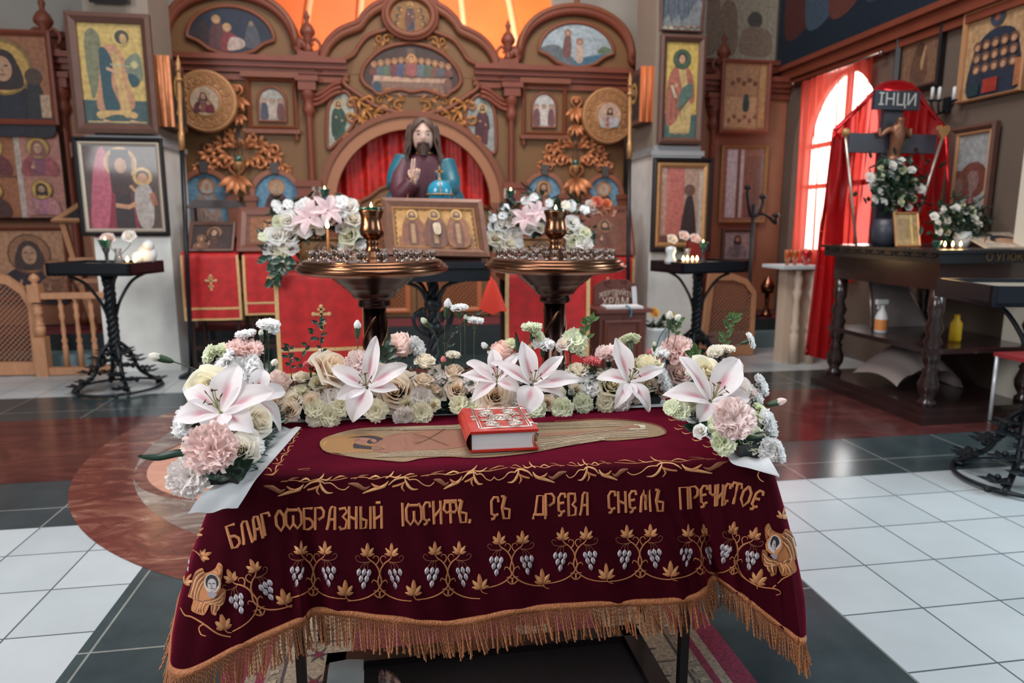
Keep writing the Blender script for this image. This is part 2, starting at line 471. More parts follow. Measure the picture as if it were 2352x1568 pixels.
def head(p,cx,cy,r,hair,halo=None,beard=True,veil=None,turn=0.0,skin=SKIN):
 a=p.asp
 if halo:p.oval(cx,cy,r*1.85,shade(halo,.72));p.oval(cx,cy,r*1.68,halo)
 p.oval(cx,cy+r*.12,r*1.12,veil or hair,r*1.0)
 if not veil and beard:p.curve([(cx-r*a,cy),(cx-r*.9*a,cy-r*1.2),(cx,cy-r*.7),(cx+r*.9*a,cy-r*1.2),(cx+r*a,cy),(cx,cy+r)],hair)
 if veil:p.curve([(cx-r*a,cy+.3*r),(cx-r*1.15*a,cy-r*1.3),(cx+r*1.15*a,cy-r*1.3),(cx+r*a,cy+.3*r),(cx,cy+r)],veil)
 fx=cx+turn*r*a
 p.oval(fx,cy-r*.08,r*.84,skin,r*.62)
 if beard:p.curve([(fx-r*.58*a,cy-r*.2),(fx-r*.4*a,cy-r*.95),(fx,cy-r*1.15),(fx+r*.4*a,cy-r*.95),(fx+r*.58*a,cy-r*.2),(fx,cy-r*.5)],hair)
 for sx in(-1,1):
  p.rect(fx+(sx*.28-.15)*r*a,cy+.08*r,fx+(sx*.28+.15)*r*a,cy+.17*r,(50,34,30))
 p.rect(fx-.05*r*a,cy-.28*r,fx+.06*r*a,cy+.1*r,shade(skin,.78))
 p.rect(fx-.2*r*a,cy-.5*r,fx+.2*r*a,cy-.43*r,(140,76,66))
def saint(p,cx,y0,h,robe,mantle,hair=(70,44,34),halo=(214,170,92),beard=True,veil=None,book=None,wings=None,trim=None,turn=0.0):
 a=p.asp*h
 X=lambda x:cx+x*a
 Yy=lambda y:y0+y*h
 if wings:
  for sx in(-1,1):
   p.curve([(X(sx*.08),Yy(.78)),(X(sx*.24),Yy(.92)),(X(sx*.30),Yy(.7)),(X(sx*.24),Yy(.3)),(X(sx*.14),Yy(.22)),(X(sx*.1),Yy(.5))],wings)
   for q in range(3):p.stroke([(X(sx*(.13+.05*q)),Yy(.8-.03*q)),(X(sx*(.15+.04*q)),Yy(.34+.06*q))],.012*h,shade(wings,.75))
 p.poly([(X(-.13),Yy(0.02)),(X(.13),Yy(0.02)),(X(.15),Yy(.35)),(X(.13),Yy(.7)),(X(.06),Yy(.8)),(X(-.06),Yy(.8)),(X(-.13),Yy(.7)),(X(-.15),Yy(.35))],robe)
 p.curve([(X(-.06),Yy(.8)),(X(-.155),Yy(.68)),(X(-.19),Yy(.4)),(X(-.17),Yy(.12)),(X(-.07),Yy(.14)),(X(.02),Yy(.3)),(X(.1),Yy(.42)),(X(.02),Yy(.55))],mantle)
 p.curve([(X(.06),Yy(.8)),(X(.15),Yy(.68)),(X(.18),Yy(.42)),(X(.12),Yy(.38)),(X(.08),Yy(.6))],mantle)
 for q in range(4):
  p.stroke([(X(-.12+.05*q),Yy(.62-.08*q)),(X(-.11+.06*q),Yy(.18))],.010*h,shade(mantle if q<2 else robe,.72))
 for q in range(2):p.stroke([(X(-.13+.03*q),Yy(.66)),(X(.04+.03*q),Yy(.42))],.008*h,shade(mantle,1.3))
 if trim:p.stroke([(X(-.02),Yy(.76)),(X(.0),Yy(.04))],.05*h,trim);p.stroke([(X(-.15),Yy(.035)),(X(.15),Yy(.035))],.03*h,trim)
 for sx in(-1,1):p.oval(X(sx*.05),Yy(.015),.018*h,shade(SKIN,.8),.03*h)
 p.oval(X(-.06),Yy(.58),.026*h,SKIN);p.oval(X(.08),Yy(.5),.026*h,SKIN)
 if book:p.rect(X(.03),Yy(.44),X(.13),Yy(.58),book);p.stroke([(X(.04),Yy(.51)),(X(.12),Yy(.51))],.008*h,shade(book,.7))
 head(p,X(0),Yy(.885),.062*h,hair,halo,beard,veil,turn)
def bust(p,cx,y0,h,robe,mantle,hair=(64,40,32),halo=(214,170,92),beard=True,veil=None,book=None,hand=True,turn=0.0):
 a=p.asp*h
 X=lambda x:cx+x*a
 Yy=lambda y:y0+y*h
 p.curve([(X(-.42),Yy(0)),(X(-.4),Yy(.3)),(X(-.22),Yy(.47)),(X(0),Yy(.52)),(X(.22),Yy(.47)),(X(.4),Yy(.3)),(X(.42),Yy(0)),(X(0),Yy(-.0))],mantle)
 p.curve([(X(-.1),Yy(.5)),(X(-.2),Yy(.2)),(X(-.14),Yy(.01)),(X(.12),Yy(.01)),(X(.16),Yy(.2)),(X(.1),Yy(.5))],robe)
 for q in range(3):p.stroke([(X(-.3+.05*q),Yy(.4-.03*q)),(X(-.22+.06*q),Yy(.02))],.016*h,shade(mantle,.7));p.stroke([(X(.3-.05*q),Yy(.4-.03*q)),(X(.22-.05*q),Yy(.02))],.016*h,shade(mantle,1.25))
 if hand:p.oval(X(-.16),Yy(.2),.05*h,SKIN);p.stroke([(X(-.16),Yy(.22)),(X(-.13),Yy(.33))],.03*h,SKIN)
 if book:p.rect(X(.04),Yy(.05),X(.26),Yy(.27),book);p.rect(X(.06),Yy(.07),X(.24),Yy(.25),shade(book,1.15))
 head(p,X(0),Yy(.68),.15*h,hair,halo,beard,veil,turn)
def frame4(mb,c,w,d,n,lip=None):
 """c: four corners (bl, br, tr, tl) of the opening; bars of width w stand d proud along n"""
 n=V(n).normalized();bl,br,tr,tl=[V(p)for p in c]
 ux=(br-bl).normalized();uy=(tl-bl).normalized()
 O=[bl-ux*w-uy*w,br+ux*w-uy*w,tr+ux*w+uy*w,tl-ux*w+uy*w]
 M1=[p+(q-p)*.55 for p,q in zip([bl,br,tr,tl],O)]
 old=mb.smooth;mb.smooth=False
 lay=[[p for p in O],[p+n*d for p in O],[p+n*(d*1.25)for p in M1],[p+n*(d*.55)for p in(bl,br,tr,tl)],[bl,br,tr,tl]]
 idx=[[mb.P(p)for p in r]for r in lay]
 for a,b in zip(idx,idx[1:]):
  for k in range(4):mb.face([a[k],a[(k+1)%4],b[(k+1)%4],b[k]])
 for k in range(4):mb.face([idx[0][(k+1)%4],idx[0][k],idx[4][k],idx[4][(k+1)%4]])
 mb.smooth=old
def framed(name,label,cat,p00,ux,uy,fw,depth,draw,bg,fmat=None,group=None,glazed=False,inner=None,imat=None,back=.015):
 """a framed picture as a thing: frame, painting (and an inner slip)"""
 p00=V(p00);ux=V(ux);uy=V(uy);n=ux.cross(uy).normalized()
 t=thing(name,label,cat,p00+ux/2,group)
 f=MB();f.smooth=False
 cs=[p00,p00+ux,p00+ux+uy,p00+uy]
 frame4(f,cs,fw,depth,n)
 f.prism([c-n*back for c in cs],n,back*.9)
 f.build('frame',fmat or M_frame_brown,t)
 if inner:
  g=MB();g.smooth=False;e=inner
  a,b=ux.normalized()*e,uy.normalized()*e
  cs2=[p00+a+b,p00+ux-a+b,p00+ux+uy-a-b,p00+uy+a-b]
  frame4(g,[c+n*.002 for c in cs2],e*.99,depth*.5,n);g.build('inner_frame',imat or M_frame_gold,t)
 p=Pic(p00+n*.002,ux,uy,bg);draw(p);p.build('painting',t,glazed)
 return t
def curl(mb,o,ux,uz,n,ang,size,hand=1,turns=1.25,r0=.16,depth=.5,lead=1.0):
 """one carved acanthus curl: a stem that winds into a spiral, with a leaf on its back"""
 o=V(o);pts=[];rs=[]
 N=18
 for i in range(N+1):
  t=i/N
  th=hand*(t*turns*2*PI)
  r=size*.42*(1-t*.86)
  if i==0:c=0
  x=size*lead*.55+(-r*math.sin(th)*hand*-1 if False else r*math.sin(abs(th)))
  y=hand*(size*.42-r*math.cos(th))
  pts.append((x,y));rs.append(size*r0*(.35+.65*math.sin(PI*min(1,.18+t*.82))))
 pre=[(size*lead*.55*k/4,0)for k in range(4)]
 pts=pre+pts;rs=[size*r0*.45+size*r0*.2*k/4 for k in range(4)]+rs
 ca,sa=math.cos(ang),math.sin(ang)
 P3=[o+ux*(x*ca-y*sa)+uz*(x*sa+y*ca)+n*(size*.06)for x,y in pts]
 mb.tube(P3,[r*.62 for r in rs],6,up=n,flat=.8)
def leaf3(mb,o,ux,uz,n,ang,ln,wd,lift=.3,seg=6):
 ca,sa=math.cos(ang),math.sin(ang);o=V(o)
 d=ux*ca+uz*sa;s=-ux*sa+uz*ca
 prev=None
 for i in range(seg+1):
  t=i/seg;w=wd*math.sin(PI*(t*.92+.06))*(1-.35*t);c=o+d*(ln*t)+n*(ln*lift*math.sin(PI*t*.6)+.004)
  row=[mb.P(c+s*w-n*w*.35),mb.P(c+n*w*.25),mb.P(c-s*w-n*w*.35)]
  if prev:
   mb.face([prev[0],row[0],row[1],prev[1]]);mb.face([prev[1],row[1],row[2],prev[2]])
  prev=row
  # =========== THE ICON SCREEN
YI=7.4
X0=.147
UX,UZ,NF=V((1,0,0)),V((0,0,1)),V((0,-1,0))
def I(px,py,d=0.0):
 """point on the screen's front plane under a pixel, pulled d towards the nave"""
 p=at(px,py,Y=YI);return V((p.x,YI-d,p.z))
def mir(p):return V((2*X0-p.x,p.y,p.z))
def sym(pts):return list(pts)+[mir(p)for p in reversed(pts)]
screen=thing('iconostasis','tall carved ochre and brown icon screen filling the far end behind the statue','icon screen',(X0,YI,.3))
# main board with the royal-door arch cut in it
b=MB()
z0=.306
arch=[V((X0+.80*math.cos(a),YI,1.52+.74*math.sin(a)))for a in[PI*k/28 for k in range(29)]]
b.prism([V((2.42,YI,z0)),V((2.42,YI,2.78)),V((-2.32,YI,2.78)),V((-2.32,YI,z0)),V((X0-.80,YI,z0))]+arch[::-1]+[V((X0+.80,YI,z0))],(0,1,0),.06)
b.build('panel_wall',M_ochre,screen)
# arch moulding
a_out=[V((X0+.96*math.cos(a),YI,1.52+.90*math.sin(a)))for a in[PI*k/28 for k in range(29)]]
def arcband(name,r0x,r0z,r1x,r1z,cz,m,d0,th,a0=0,a1=PI,n=32):
 k=MB();k.smooth=False
 A=[a0+(a1-a0)*i/n for i in range(n+1)]
 o=[V((X0+r1x*math.cos(a),YI-d0,cz+r1z*math.sin(a)))for a in A];i_=[V((X0+r0x*math.cos(a),YI-d0,cz+r0z*math.sin(a)))for a in A]
 k.prism(o+i_[::-1],(0,-1,0),th)
 return k.build(name,m,screen)
arcband('arch_band',.80,.74,.91,.86,1.52,mat('arch_band',(158,104,72),.5),0,.05)
arcband('arch_moulding',.91,.86,.965,.915,1.52,M_ochre_trim,0,.08)
for sx in(-1,1):
 k=MB();k.box2((X0+sx*.80,YI-.05,z0),(X0+sx*.955,YI,1.52));k.build('door_jamb',M_ochre_trim,screen)
 # central pediment
half=[(733,168),(745,128),(757,105),(780,84),(806,72),(826,64),(838,46),(858,28),(880,16),(888,-4),(905,-34),(945,-48)]
po=[I(*q)for q in half]
ctr=sym(po[:-1]+[V((X0,YI,I(945,-48).z))])
k=MB();k.prism(ctr,(0,1,0),.07);k.build('pediment',M_ochre,screen)
def molding(name,pts,r,m,d=.03,closed=False,seg=8):
 q=MB();q.tube([p+NF*d for p in pts],r,seg,closed=closed,up=NF);return q.build(name,m,screen)
ped=crom(ctr,3)
molding('pediment_moulding',ped,.045,M_ochre_trim,.03)
molding('pediment_moulding',[p+V((0,0,.045))for p in ped],.03,M_wood,.05)
# second inner line of the pediment around the oval
half2=[(800,190),(788,165),(792,140),(812,128),(826,106),(846,84),(880,72),(912,62)]
molding('oval_moulding',crom([I(*q)for q in half2],4),.022,M_ochre_trim,.03)
molding('oval_moulding',[mir(p)for p in crom([I(*q)for q in half2],4)],.022,M_ochre_trim,.03)
half3=[(800,172),(790,192),(815,212),(838,228),(862,245),(905,258),(945,263)]
molding('oval_moulding',crom(sym([I(*q)for q in half3]),4),.024,M_ochre_trim,.03)
# the long table painting in its shaped oval frame
hp=[(830,178),(838,152),(866,122),(900,106),(943,99)]
lo=[(830,180),(840,196),(858,208),(870,218),(890,212),(918,206),(943,212)]
top=crom([I(*q)for q in hp],4);bot=crom([I(*q)for q in lo],4)
outl=bot+[mir(p)for p in reversed(bot)][1:]+[mir(p)for p in top][1:]+top[::-1][1:-1]
o0=V((min(p.x for p in outl),YI-.012,min(p.z for p in outl)));sz=(max(p.x for p in outl)-o0.x,max(p.z for p in outl)-o0.z)
P=Pic(o0,UX*sz[0],UZ*sz[1],(70,50,46),[((p.x-o0.x)/sz[0],(p.z-o0.z)/sz[1])for p in outl])
P.rect(.1,.0,.9,.26,(142,108,92));P.rect(.12,.26,.88,.38,(206,164,140));P.rect(.46,.66,.54,.9,(104,82,70))
cols=[(120,60,52),(90,104,112),(96,112,92),(122,62,66),(80,84,120),(134,92,66),(150,90,96),(104,116,124),(92,104,84),(126,84,70),(92,96,104),(120,70,60)]
for i in range(12):
 x=.13+.74*i/11;y=.40+.1*math.sin(PI*i/11);
 P.curve([(x-.045,.38),(x-.03,y+.1),(x+.03,y+.1),(x+.045,.38)],cols[i]);P.oval(x,y+.17,.058,(222,150,92));P.oval(x,y+.17,.042,(112,70,54));P.oval(x,y+.165,.028,SKIN)
P.curve([(.45,.38),(.47,.6),(.53,.6),(.55,.38)],(168,92,92));P.oval(.5,.7,.085,(230,160,96));P.oval(.5,.7,.05,(96,60,48));P.oval(.5,.69,.036,SKIN)
for i in range(7):P.oval(.2+.1*i,.33,.012,(130,84,70))
P.curve([(.1,.1),(.14,.25),(.19,.2),(.18,.05)],(58,76,96));P.curve([(.84,.06),(.83,.3),(.9,.3),(.9,.1)],(122,80,70))
P.build('long_table_painting',screen,label='shaped oval painting of haloed figures at a long white table')
molding('painting_frame',outl,.022,M_ochre_trim,.02,closed=True)
# top medallion
mc=I(942,40,.05);mr=.225
outl=[V((mc.x+mr*math.cos(a)*1.02,0,mc.z+mr*.82*math.sin(a)))for a in[2*PI*i/40 for i in range(40)]]
P=Pic(V((mc.x-mr,YI-.055,mc.z-mr)),UX*2*mr,UZ*2*mr,(150,100,48),[(.5+.49*math.cos(a),.5+.4*math.sin(a))for a in[2*PI*i/40 for i in range(40)]])
for s_ in(-1,1):
 for q in range(3):P.oval(.5+s_*(.3-.04*q),.34+.14*q,.055,(70,60,44));P.oval(.5+s_*(.27-.04*q),.33+.14*q,.03,(196,140,70))
saint(P,.5,.17,.62,(52,58,78),(110,64,46),halo=(210,160,70));P.build('medallion_painting',screen,label='oval medallion painting at the top of the pediment')
molding('medallion_frame',[p+V((0,YI-.0,0))for p in outl],.035,M_ochre_trim,.07,closed=True)
molding('medallion_frame',[V((mc.x+(p.x-mc.x)*1.16,YI,mc.z+(p.z-mc.z)*1.18))for p in outl],.022,M_wood,.06,closed=True)
# cornice left and right of the oval
def cornice(xa,xb,zt=2.86,seg=((.0,.05,.10),(.05,.05,.14),(-.05,.05,.06),(-.11,.06,.035))):
 c=MB()
 for dz,h,d in seg:c.box2((xa,YI-d,zt+dz-h),(xb,YI,zt+dz))
 return c.build('cornice',M_wood,screen)
cornice(-2.4,X0-.64);cornice(X0+.64,2.45)
cornice(-4.3,-2.55,2.83);cornice(2.9,4.31,2.83)
# board of the side bays
for xa,xb in((-4.35,-2.58),(2.88,4.31)):
 k=MB();k.box2((xa,YI,z0),(xb,YI+.06,2.8));k.build('side_panel',mat('side_panel',(150,96,70),.55,vary=.06),screen)
 # half columns with capitals
def column(x,ztop=2.70,zbot=.31,r=.034):
 c=MB();y=YI-.05
 prof=[(r*1.5,0),(r*1.5,.08),(r*1.1,.1),(r*1.0,.14),(r*.9,ztop-zbot-.36),(r*1.1,ztop-zbot-.33),(r*1.9,ztop-zbot-.29),(r*1.6,ztop-zbot-.25),(r*1.3,ztop-zbot-.2),(r*1.9,ztop-zbot-.17),(r*2.2,ztop-zbot-.12),(r*2.2,ztop-zbot-.1)]
 c.lathe(prof,(x,y,zbot),18)
 c.box((x,y,ztop-.05),(.17,.15,.1));c.box((x,y,ztop+.01),(.22,.18,.05))
 o=c.build('column',M_wood,screen)
 return o
for x in(-.88,1.17):column(x)
for x in(-3.14,3.42):column(x,2.66)
# curved brackets reaching from the capitals to the oval
for sx in(-1,1):
 for q in range(3):
  k=MB();zq=2.66-q*.045;
  k.tube(bez(V((X0+sx*1.0,YI-.05,zq-.10)),V((X0+sx*.86,YI-.05,zq-.1)),V((X0+sx*.84,YI-.05,zq+.02)),V((X0+sx*.7,YI-.05,zq+.03)),10),.022,6);k.build('bracket',M_wood,screen)
  # ledge blocks beside the arch
for sx in(-1,1):
 k=MB();xa=X0+sx*1.06;k.box((xa,YI-.05,1.70),(.26,.12,.06));k.box((xa,YI-.04,1.6),(.22,.1,.14));k.build('impost_block',M_wood,screen)
 k=MB();c0=V((X0+sx*.98,YI-.03,1.62));P=Pic(c0+V((-.045,-.075,-.055)),UX*.09,UZ*.12,(206,190,170));P.oval(.5,.7,.18,(110,70,56));P.curve([(.2,.1),(.3,.5),(.7,.5),(.8,.1)],(120,80,70));P.build('tiny_icon',screen)
 # lunette pediments on both side bays
def lunette(cx,zb,w,h,cross=False,scene=0):
 n=24
 arcs=[V((cx+w/2*math.cos(a),YI,zb+.12+(h-.12)*math.sin(a)**.85))for a in[PI*i/n for i in range(n+1)]]
 sh=[V((cx+w/2+.14,YI,zb)),V((cx+w/2+.1,YI,zb+.16)),V((cx+w/2+.03,YI,zb+.2))]
 out=sh+arcs+[V((2*cx-p.x,YI,p.z))for p in reversed(sh)]
 k=MB();k.prism(out,(0,1,0),.07);k.build('lunette_board',M_ochre,screen)
 molding('lunette_moulding',crom(out,2),.05,M_wood,.03);molding('lunette_moulding',[p+V((0,0,.04))for p in arcs],.03,M_ochre_trim,.06)
 pw,ph=w*.66,h*.72
 up=[(.5+.5*math.cos(a),.34+.66*math.sin(a))for a in[PI*i/20 for i in range(21)]]
 dn=[(.0,.34),(.12,.26),(.24,.1),(.38,.02),(.5,.0),(.62,.02),(.76,.1),(.88,.26)]
 o_=up+dn[1:]
 P=Pic(V((cx-pw/2,YI-.03,zb+.06)),UX*pw,UZ*ph,(30,40,62)if scene==0 else(176,190,200),o_)
 if scene==0:
  P.curve([(.04,.34),(.2,.7),(.3,.3),(.3,.1)],(60,44,48));P.curve([(.24,.1),(.3,.62),(.42,.6),(.42,.1)],(96,54,58));P.oval(.34,.72,.09,(190,140,96));P.oval(.34,.71,.05,SKIN)
  P.curve([(.38,.1),(.42,.45),(.56,.4),(.56,.12)],(136,46,52));P.oval(.46,.56,.09,(198,148,100));P.oval(.46,.55,.05,SKIN)
  P.curve([(.46,.1),(.5,.36),(.64,.32),(.64,.16)],(196,170,160));P.curve([(.66,.2),(.7,.62),(.78,.64),(.84,.3),(.8,.15)],(80,82,92));P.oval(.74,.66,.05,(150,120,104))
 else:
  P.curve([(.0,.34),(.2,.5),(.4,.3),(.5,.06),(.3,.08)],(104,112,118));P.curve([(.45,.1),(.6,.24),(.98,.34),(.8,.14),(.6,.02)],(72,116,142));P.curve([(.78,.34),(.86,.5),(.98,.42),(.96,.34)],(110,130,104))
  P.curve([(.32,.26),(.34,.66),(.42,.68),(.42,.26)],(122,78,74));P.oval(.38,.76,.085,(150,96,80));P.oval(.38,.755,.05,SKIN)
  P.curve([(.5,.14),(.5,.5),(.58,.5),(.58,.14)],(206,178,160));P.oval(.54,.58,.085,(160,104,86));P.oval(.54,.57,.05,SKIN)
 P.build('lunette_painting',screen,label='dark blue lunette painting of robed figures' if scene==0 else 'pale lunette painting of figures in water')
 o2=[V((cx-pw/2+pw*x,YI,zb+.06+ph*y))for x,y in o_]
 molding('lunette_frame',o2,.02,M_ochre_trim,.03,closed=True)
 if cross:
  k=MB();z=zb+h+.02
  k.lathe([(.06,0),(.05,.05),(.025,.08),(.03,.1),(.0,.11)],(cx,YI-.02,z-.02),12)
  k.box((cx,YI-.02,z+.22),(.05,.04,.3));k.box((cx,YI-.02,z+.26),(.2,.04,.05));k.box((cx,YI-.02,z+.34),(.1,.04,.04));k.build('cross',M_ochre_trim,screen)
lunette(I(535,130).x,2.86,1.22,.62,False,0)
lunette(I(1322,160).x,2.86,1.22,.62,True,1)
# lyre shaped finials
def finial(x,z,s=1.0):
 k=MB();y=YI-.06
 k.box((x,y,z+.03*s),(.26*s,.14,.06*s));k.box((x,y,z+.08*s),(.2*s,.12,.04*s))
 for sx in(-1,1):k.tube(crom([V((x+sx*.02*s,y,z+.1*s)),V((x+sx*.1*s,y,z+.12*s)),V((x+sx*.115*s,y,z+.18*s)),V((x+sx*.07*s,y,z+.23*s)),V((x+sx*.035*s,y,z+.2*s)),V((x+sx*.05*s,y,z+.17*s))],5),.016*s,6)
 k.lathe([(.0,.09*s),(.05*s,.12*s),(.03*s,.15*s),(.025*s,.19*s),(.05*s,.21*s),(.04*s,.24*s),(.07*s,.27*s),(.075*s,.30*s),(.05*s,.35*s),(.02*s,.38*s),(.02*s,.41*s),(.03*s,.43*s),(.015*s,.47*s),(.0,.50*s)],(x,y,z),16,cap=False)
 return k.build('finial',M_wood,screen)
finial(I(710,120).x,2.86);finial(I(1165,130).x,2.86);finial(I(112,100).x,2.83,1.1);finial(I(1655,155).x,2.83,1.0)
# small framed arched icons of the upper tier
def aedicule(px0,py0,px1,py1,robes,light):
 a=I(px0,py1);c=I(px1,py0);w_=c.x-a.x;h_=c.z-a.z
 k=MB();cs=[a,V((c.x,YI,a.z)),c,V((a.x,YI,c.z))];frame4(k,[p for p in cs],.035,.05,NF)
 k.box(((a.x+c.x)/2,YI-.04,c.z+.055),(w_+.14,.1,.05));k.box(((a.x+c.x)/2,YI-.03,a.z-.06),(w_+.12,.08,.04))
 for sx in(-1,1):k.lathe([(.0,0),(.025,.03),(.02,.06),(.028,.09)],((a.x+c.x)/2+sx*(w_/2+.02),YI-.03,a.z-.16),10,cap=False)
 fr=k.build('aedicule',M_ochre_trim,screen)
 mx=w_*.18;q=V((a.x+mx,YI-.012,a.z+h_*.10));ww=w_-2*mx;hh=h_*.78
 ol=[(0,0),(1,0),(1,.6)]+[(.5+.5*math.cos(t),.6+.4*math.sin(t))for t in[PI*i/12 for i in range(1,12)]]+[(0,.6)]
 P=Pic(q,UX*ww,UZ*hh,light,ol)
 for i,rb in enumerate(robes):
  x=.2+.6*i/max(1,len(robes)-1);P.curve([(x-.13,.04),(x-.1,.5),(x+.1,.5),(x+.13,.04)],rb);P.oval(x,.6,.075,(150,100,80));P.oval(x,.595,.05,SKIN)
 P.rect(.3,.0,.7,.08,shade(light,.85));P.build('arched_painting',screen)
 molding('arched_frame',[q+V((ww*x,.012,hh*y))for x,y in ol],.014,M_ochre_trim,.02,closed=True)
aedicule(580,190,672,288,[(74,74,92),(196,176,160),(112,62,60)],(176,170,160))
aedicule(1206,203,1292,302,[(122,74,76),(216,206,198),(122,74,76)],(206,200,196))
# shaped side paintings over the arch shoulders
def sidepic(halfpts,robe,bg,flip):
 pts=crom([I(*q)for q in halfpts],4,True)
 if flip:pass
 o_=V((min(p.x for p in pts),YI-.012,min(p.z for p in pts)));W=max(p.x for p in pts)-o_.x;Hh=max(p.z for p in pts)-o_.z
 P=Pic(o_,UX*W,UZ*Hh,bg,[((p.x-o_.x)/W,(p.z-o_.z)/Hh)for p in pts])
 saint(P,.42 if not flip else .56,.14,.72,robe,shade(robe,.8),halo=(226,184,120),turn=.1 if not flip else -.1);P.build('shoulder_painting',screen)
 molding('shoulder_frame',pts,.018,M_ochre_trim,.02,closed=True)
sidepic([(754,342),(752,280),(756,240),(775,216),(796,212),(812,236),(818,262),(806,296),(780,322)],(48,84,66),(176,172,158),False)
sidepic([(1136,352),(1138,290),(1132,246),(1112,222),(1092,222),(1074,246),(1068,272),(1080,306),(1108,334)],(100,44,56),(160,164,160),True)
# carved scrollwork in the spandrels and below the oval (each half one carving)
for sx in(1,-1):
 k=MB()
 def S(px,py):
  p=I(px,py,.02);return p if sx==1 else mir(p)
 R2=random.Random(3)
 for(px,py,ang,sz,hd)in[(822,232,-.6,.15,1),(838,250,-.9,.16,-1),(858,262,-.3,.15,1),(880,268,-.9,.14,-1),(842,276,-2.0,.13,1),(826,268,-2.4,.12,-1),(902,270,-.2,.12,1),(866,288,-2.3,.13,-1),(838,302,-2.6,.12,1),(818,316,-2.5,.12,-1),(800,334,-2.5,.1,1),(888,286,-2.7,.10,1),(812,222,-1.4,.1,-1),(784,352,-2.4,.09,-1),(920,280,2.8,.09,1)]:
  if sx==-1:ang=PI-ang;hd=-hd
  curl(k,S(px,py),UX,UZ,NF,ang,sz,hd,1.2,.2)
  leaf3(k,S(px,py),UX,UZ,NF,ang+.9*hd,sz*.7,sz*.16);leaf3(k,S(px,py),UX,UZ,NF,ang-.8*hd,sz*.6,sz*.14)
 k.build('scroll_carving',M_carve,screen);k=MB()
 for(px,py,ang,sz,hd)in[(930,232,PI,.12,1),(905,226,PI-.2,.11,-1),(882,222,PI+.1,.08,1),(905,90,2.6,.1,1),(885,96,3.4,.09,-1),(868,104,3.9,.06,1)]:
  if py==90 and hd==1:k.build('scroll_carving',M_carve,screen);k=MB()
  if sx==-1:ang=PI-ang;hd=-hd
  curl(k,S(px,py),UX,UZ,NF,ang,sz,hd,1.1,.16);leaf3(k,S(px,py),UX,UZ,NF,ang-.7*hd,sz*.8,sz*.15)
 k.build('scroll_carving',M_carve,screen)
 # arched niches of the local tier, each with its painting
NICHES=[]
def niche(px,pytop,halfw,robe,mantle,hair,beard,veil,book,wash):
 c=I(px,pytop);cx=c.x;hw=halfw*.00472;zt=c.z;zb=1.02;zs=zt-hw*1.05
 ol=[V((cx-hw,YI,zb)),V((cx+hw,YI,zb)),V((cx+hw,YI,zs))]+[V((cx+hw*math.cos(t),YI,zs+hw*1.05*math.sin(t)))for t in[PI*i/18 for i in range(1,18)]]+[V((cx-hw,YI,zs))]
 o_=V((cx-hw,YI-.012,zb));W=2*hw;Hh=zt-zb
 P=Pic(o_,UX*W,UZ*Hh,wash,[((p.x-o_.x)/W,(p.z-o_.z)/Hh)for p in ol])
 saint(P,.5,.02,.92,robe,mantle,hair,(212,150,104),beard,veil,book);P.build('niche_painting',screen)
 k=MB();big=[V((cx+(p.x-cx)*1.24,YI,zb if i<2 else zs+(p.z-zs)*1.2))for i,p in enumerate(ol)]
 k.ring_prism(big,ol,NF,.05);k.build('niche_frame',mat('niche_frame',(146,88,64),.5,vary=.06),screen)
 k=MB();k.prism([V((cx-.03,YI-.03,zt+.0)),V((cx+.03,YI-.03,zt+.0)),V((cx+.045,YI-.03,zt+.11)),V((cx-.045,YI-.03,zt+.11))],NF,.05);k.build('keystone',mat('keystone',(74,66,64),.6),screen)
 for sx in(-1,1):
  k=MB();k.box((cx+sx*hw*1.16,YI-.03,zs-.02),(.13,.1,.05));k.box((cx+sx*hw*1.16,YI-.025,zs-.5),(.1,.08,.94));k.build('niche_pilaster',M_ochre_trim,screen)
BL=(120,160,186)
niche(473,398,46,(168,168,172),(176,150,140),(150,110,90),False,(196,186,180),None,BL)
niche(634,400,45,(110,60,58),(92,50,54),(92,64,50),False,(190,160,130),None,(112,158,188))
niche(1248,403,40,(178,96,80),(66,76,92),(84,56,44),True,None,(206,200,190),BL)
niche(1386,407,38,(58,50,54),(50,46,52),(190,180,170),True,None,(120,80,60),BL)
# gilded foliage sprawling over each pair of niches
def foliage(pxc,pyc,w,label=None):
 for sx in(-1,1):
  k=MB();c=I(pxc,pyc,.02)
  def S(dx,dy):return c+UX*(sx*dx*w)+UZ*(dy*w)
  Rr=random.Random(5)
  for(dx,dy,a,s_,h)in[(.05,.02,1.2,.2,-1),(.12,.06,.6,.2,1),(.26,.06,.2,.2,-1),(.38,0,-.4,.19,1),(.2,-.1,-.4,.2,-1),(.34,-.16,-.6,.17,1),(.5,-.1,-.7,.18,-1),(.56,-.24,-1.0,.16,1),(.08,-.16,-.9,.18,1),(.1,.2,1.2,.16,-1),(.66,-.3,-.5,.12,-1),(.44,-.26,-1.6,.12,1)]:
   an=a if sx==1 else PI-a
   curl(k,S(dx,dy),UX,UZ,NF,an,s_*w,h*sx,1.15,.22)
   for q in range(3):leaf3(k,S(dx+.02,dy+.02),UX,UZ,NF,an+(q-1)*.9,s_*w*.8,s_*w*.2,.5)
  k.build('gilded_foliage',M_copper,screen)
foliage(556,345,.62);foliage(1320,345,.56)
def drop(px,pts_,m):
 for(py,s_)in pts_:
  k=MB();c=I(px,py,.03)
  for q in range(5):leaf3(k,c,UX,UZ,NF,-PI/2+(q-2)*.5,s_,s_*.22,.5)
  for q in(-1,1):curl(k,c,UX,UZ,NF,PI/2-q*.8,s_*.7,q,1.1,.22)
  k.build('carved_drop',m,screen)
drop(546,[(225,.16),(262,.13),(405,.2)],M_copper);drop(1322,[(250,.16),(288,.13),(410,.2)],M_copper)
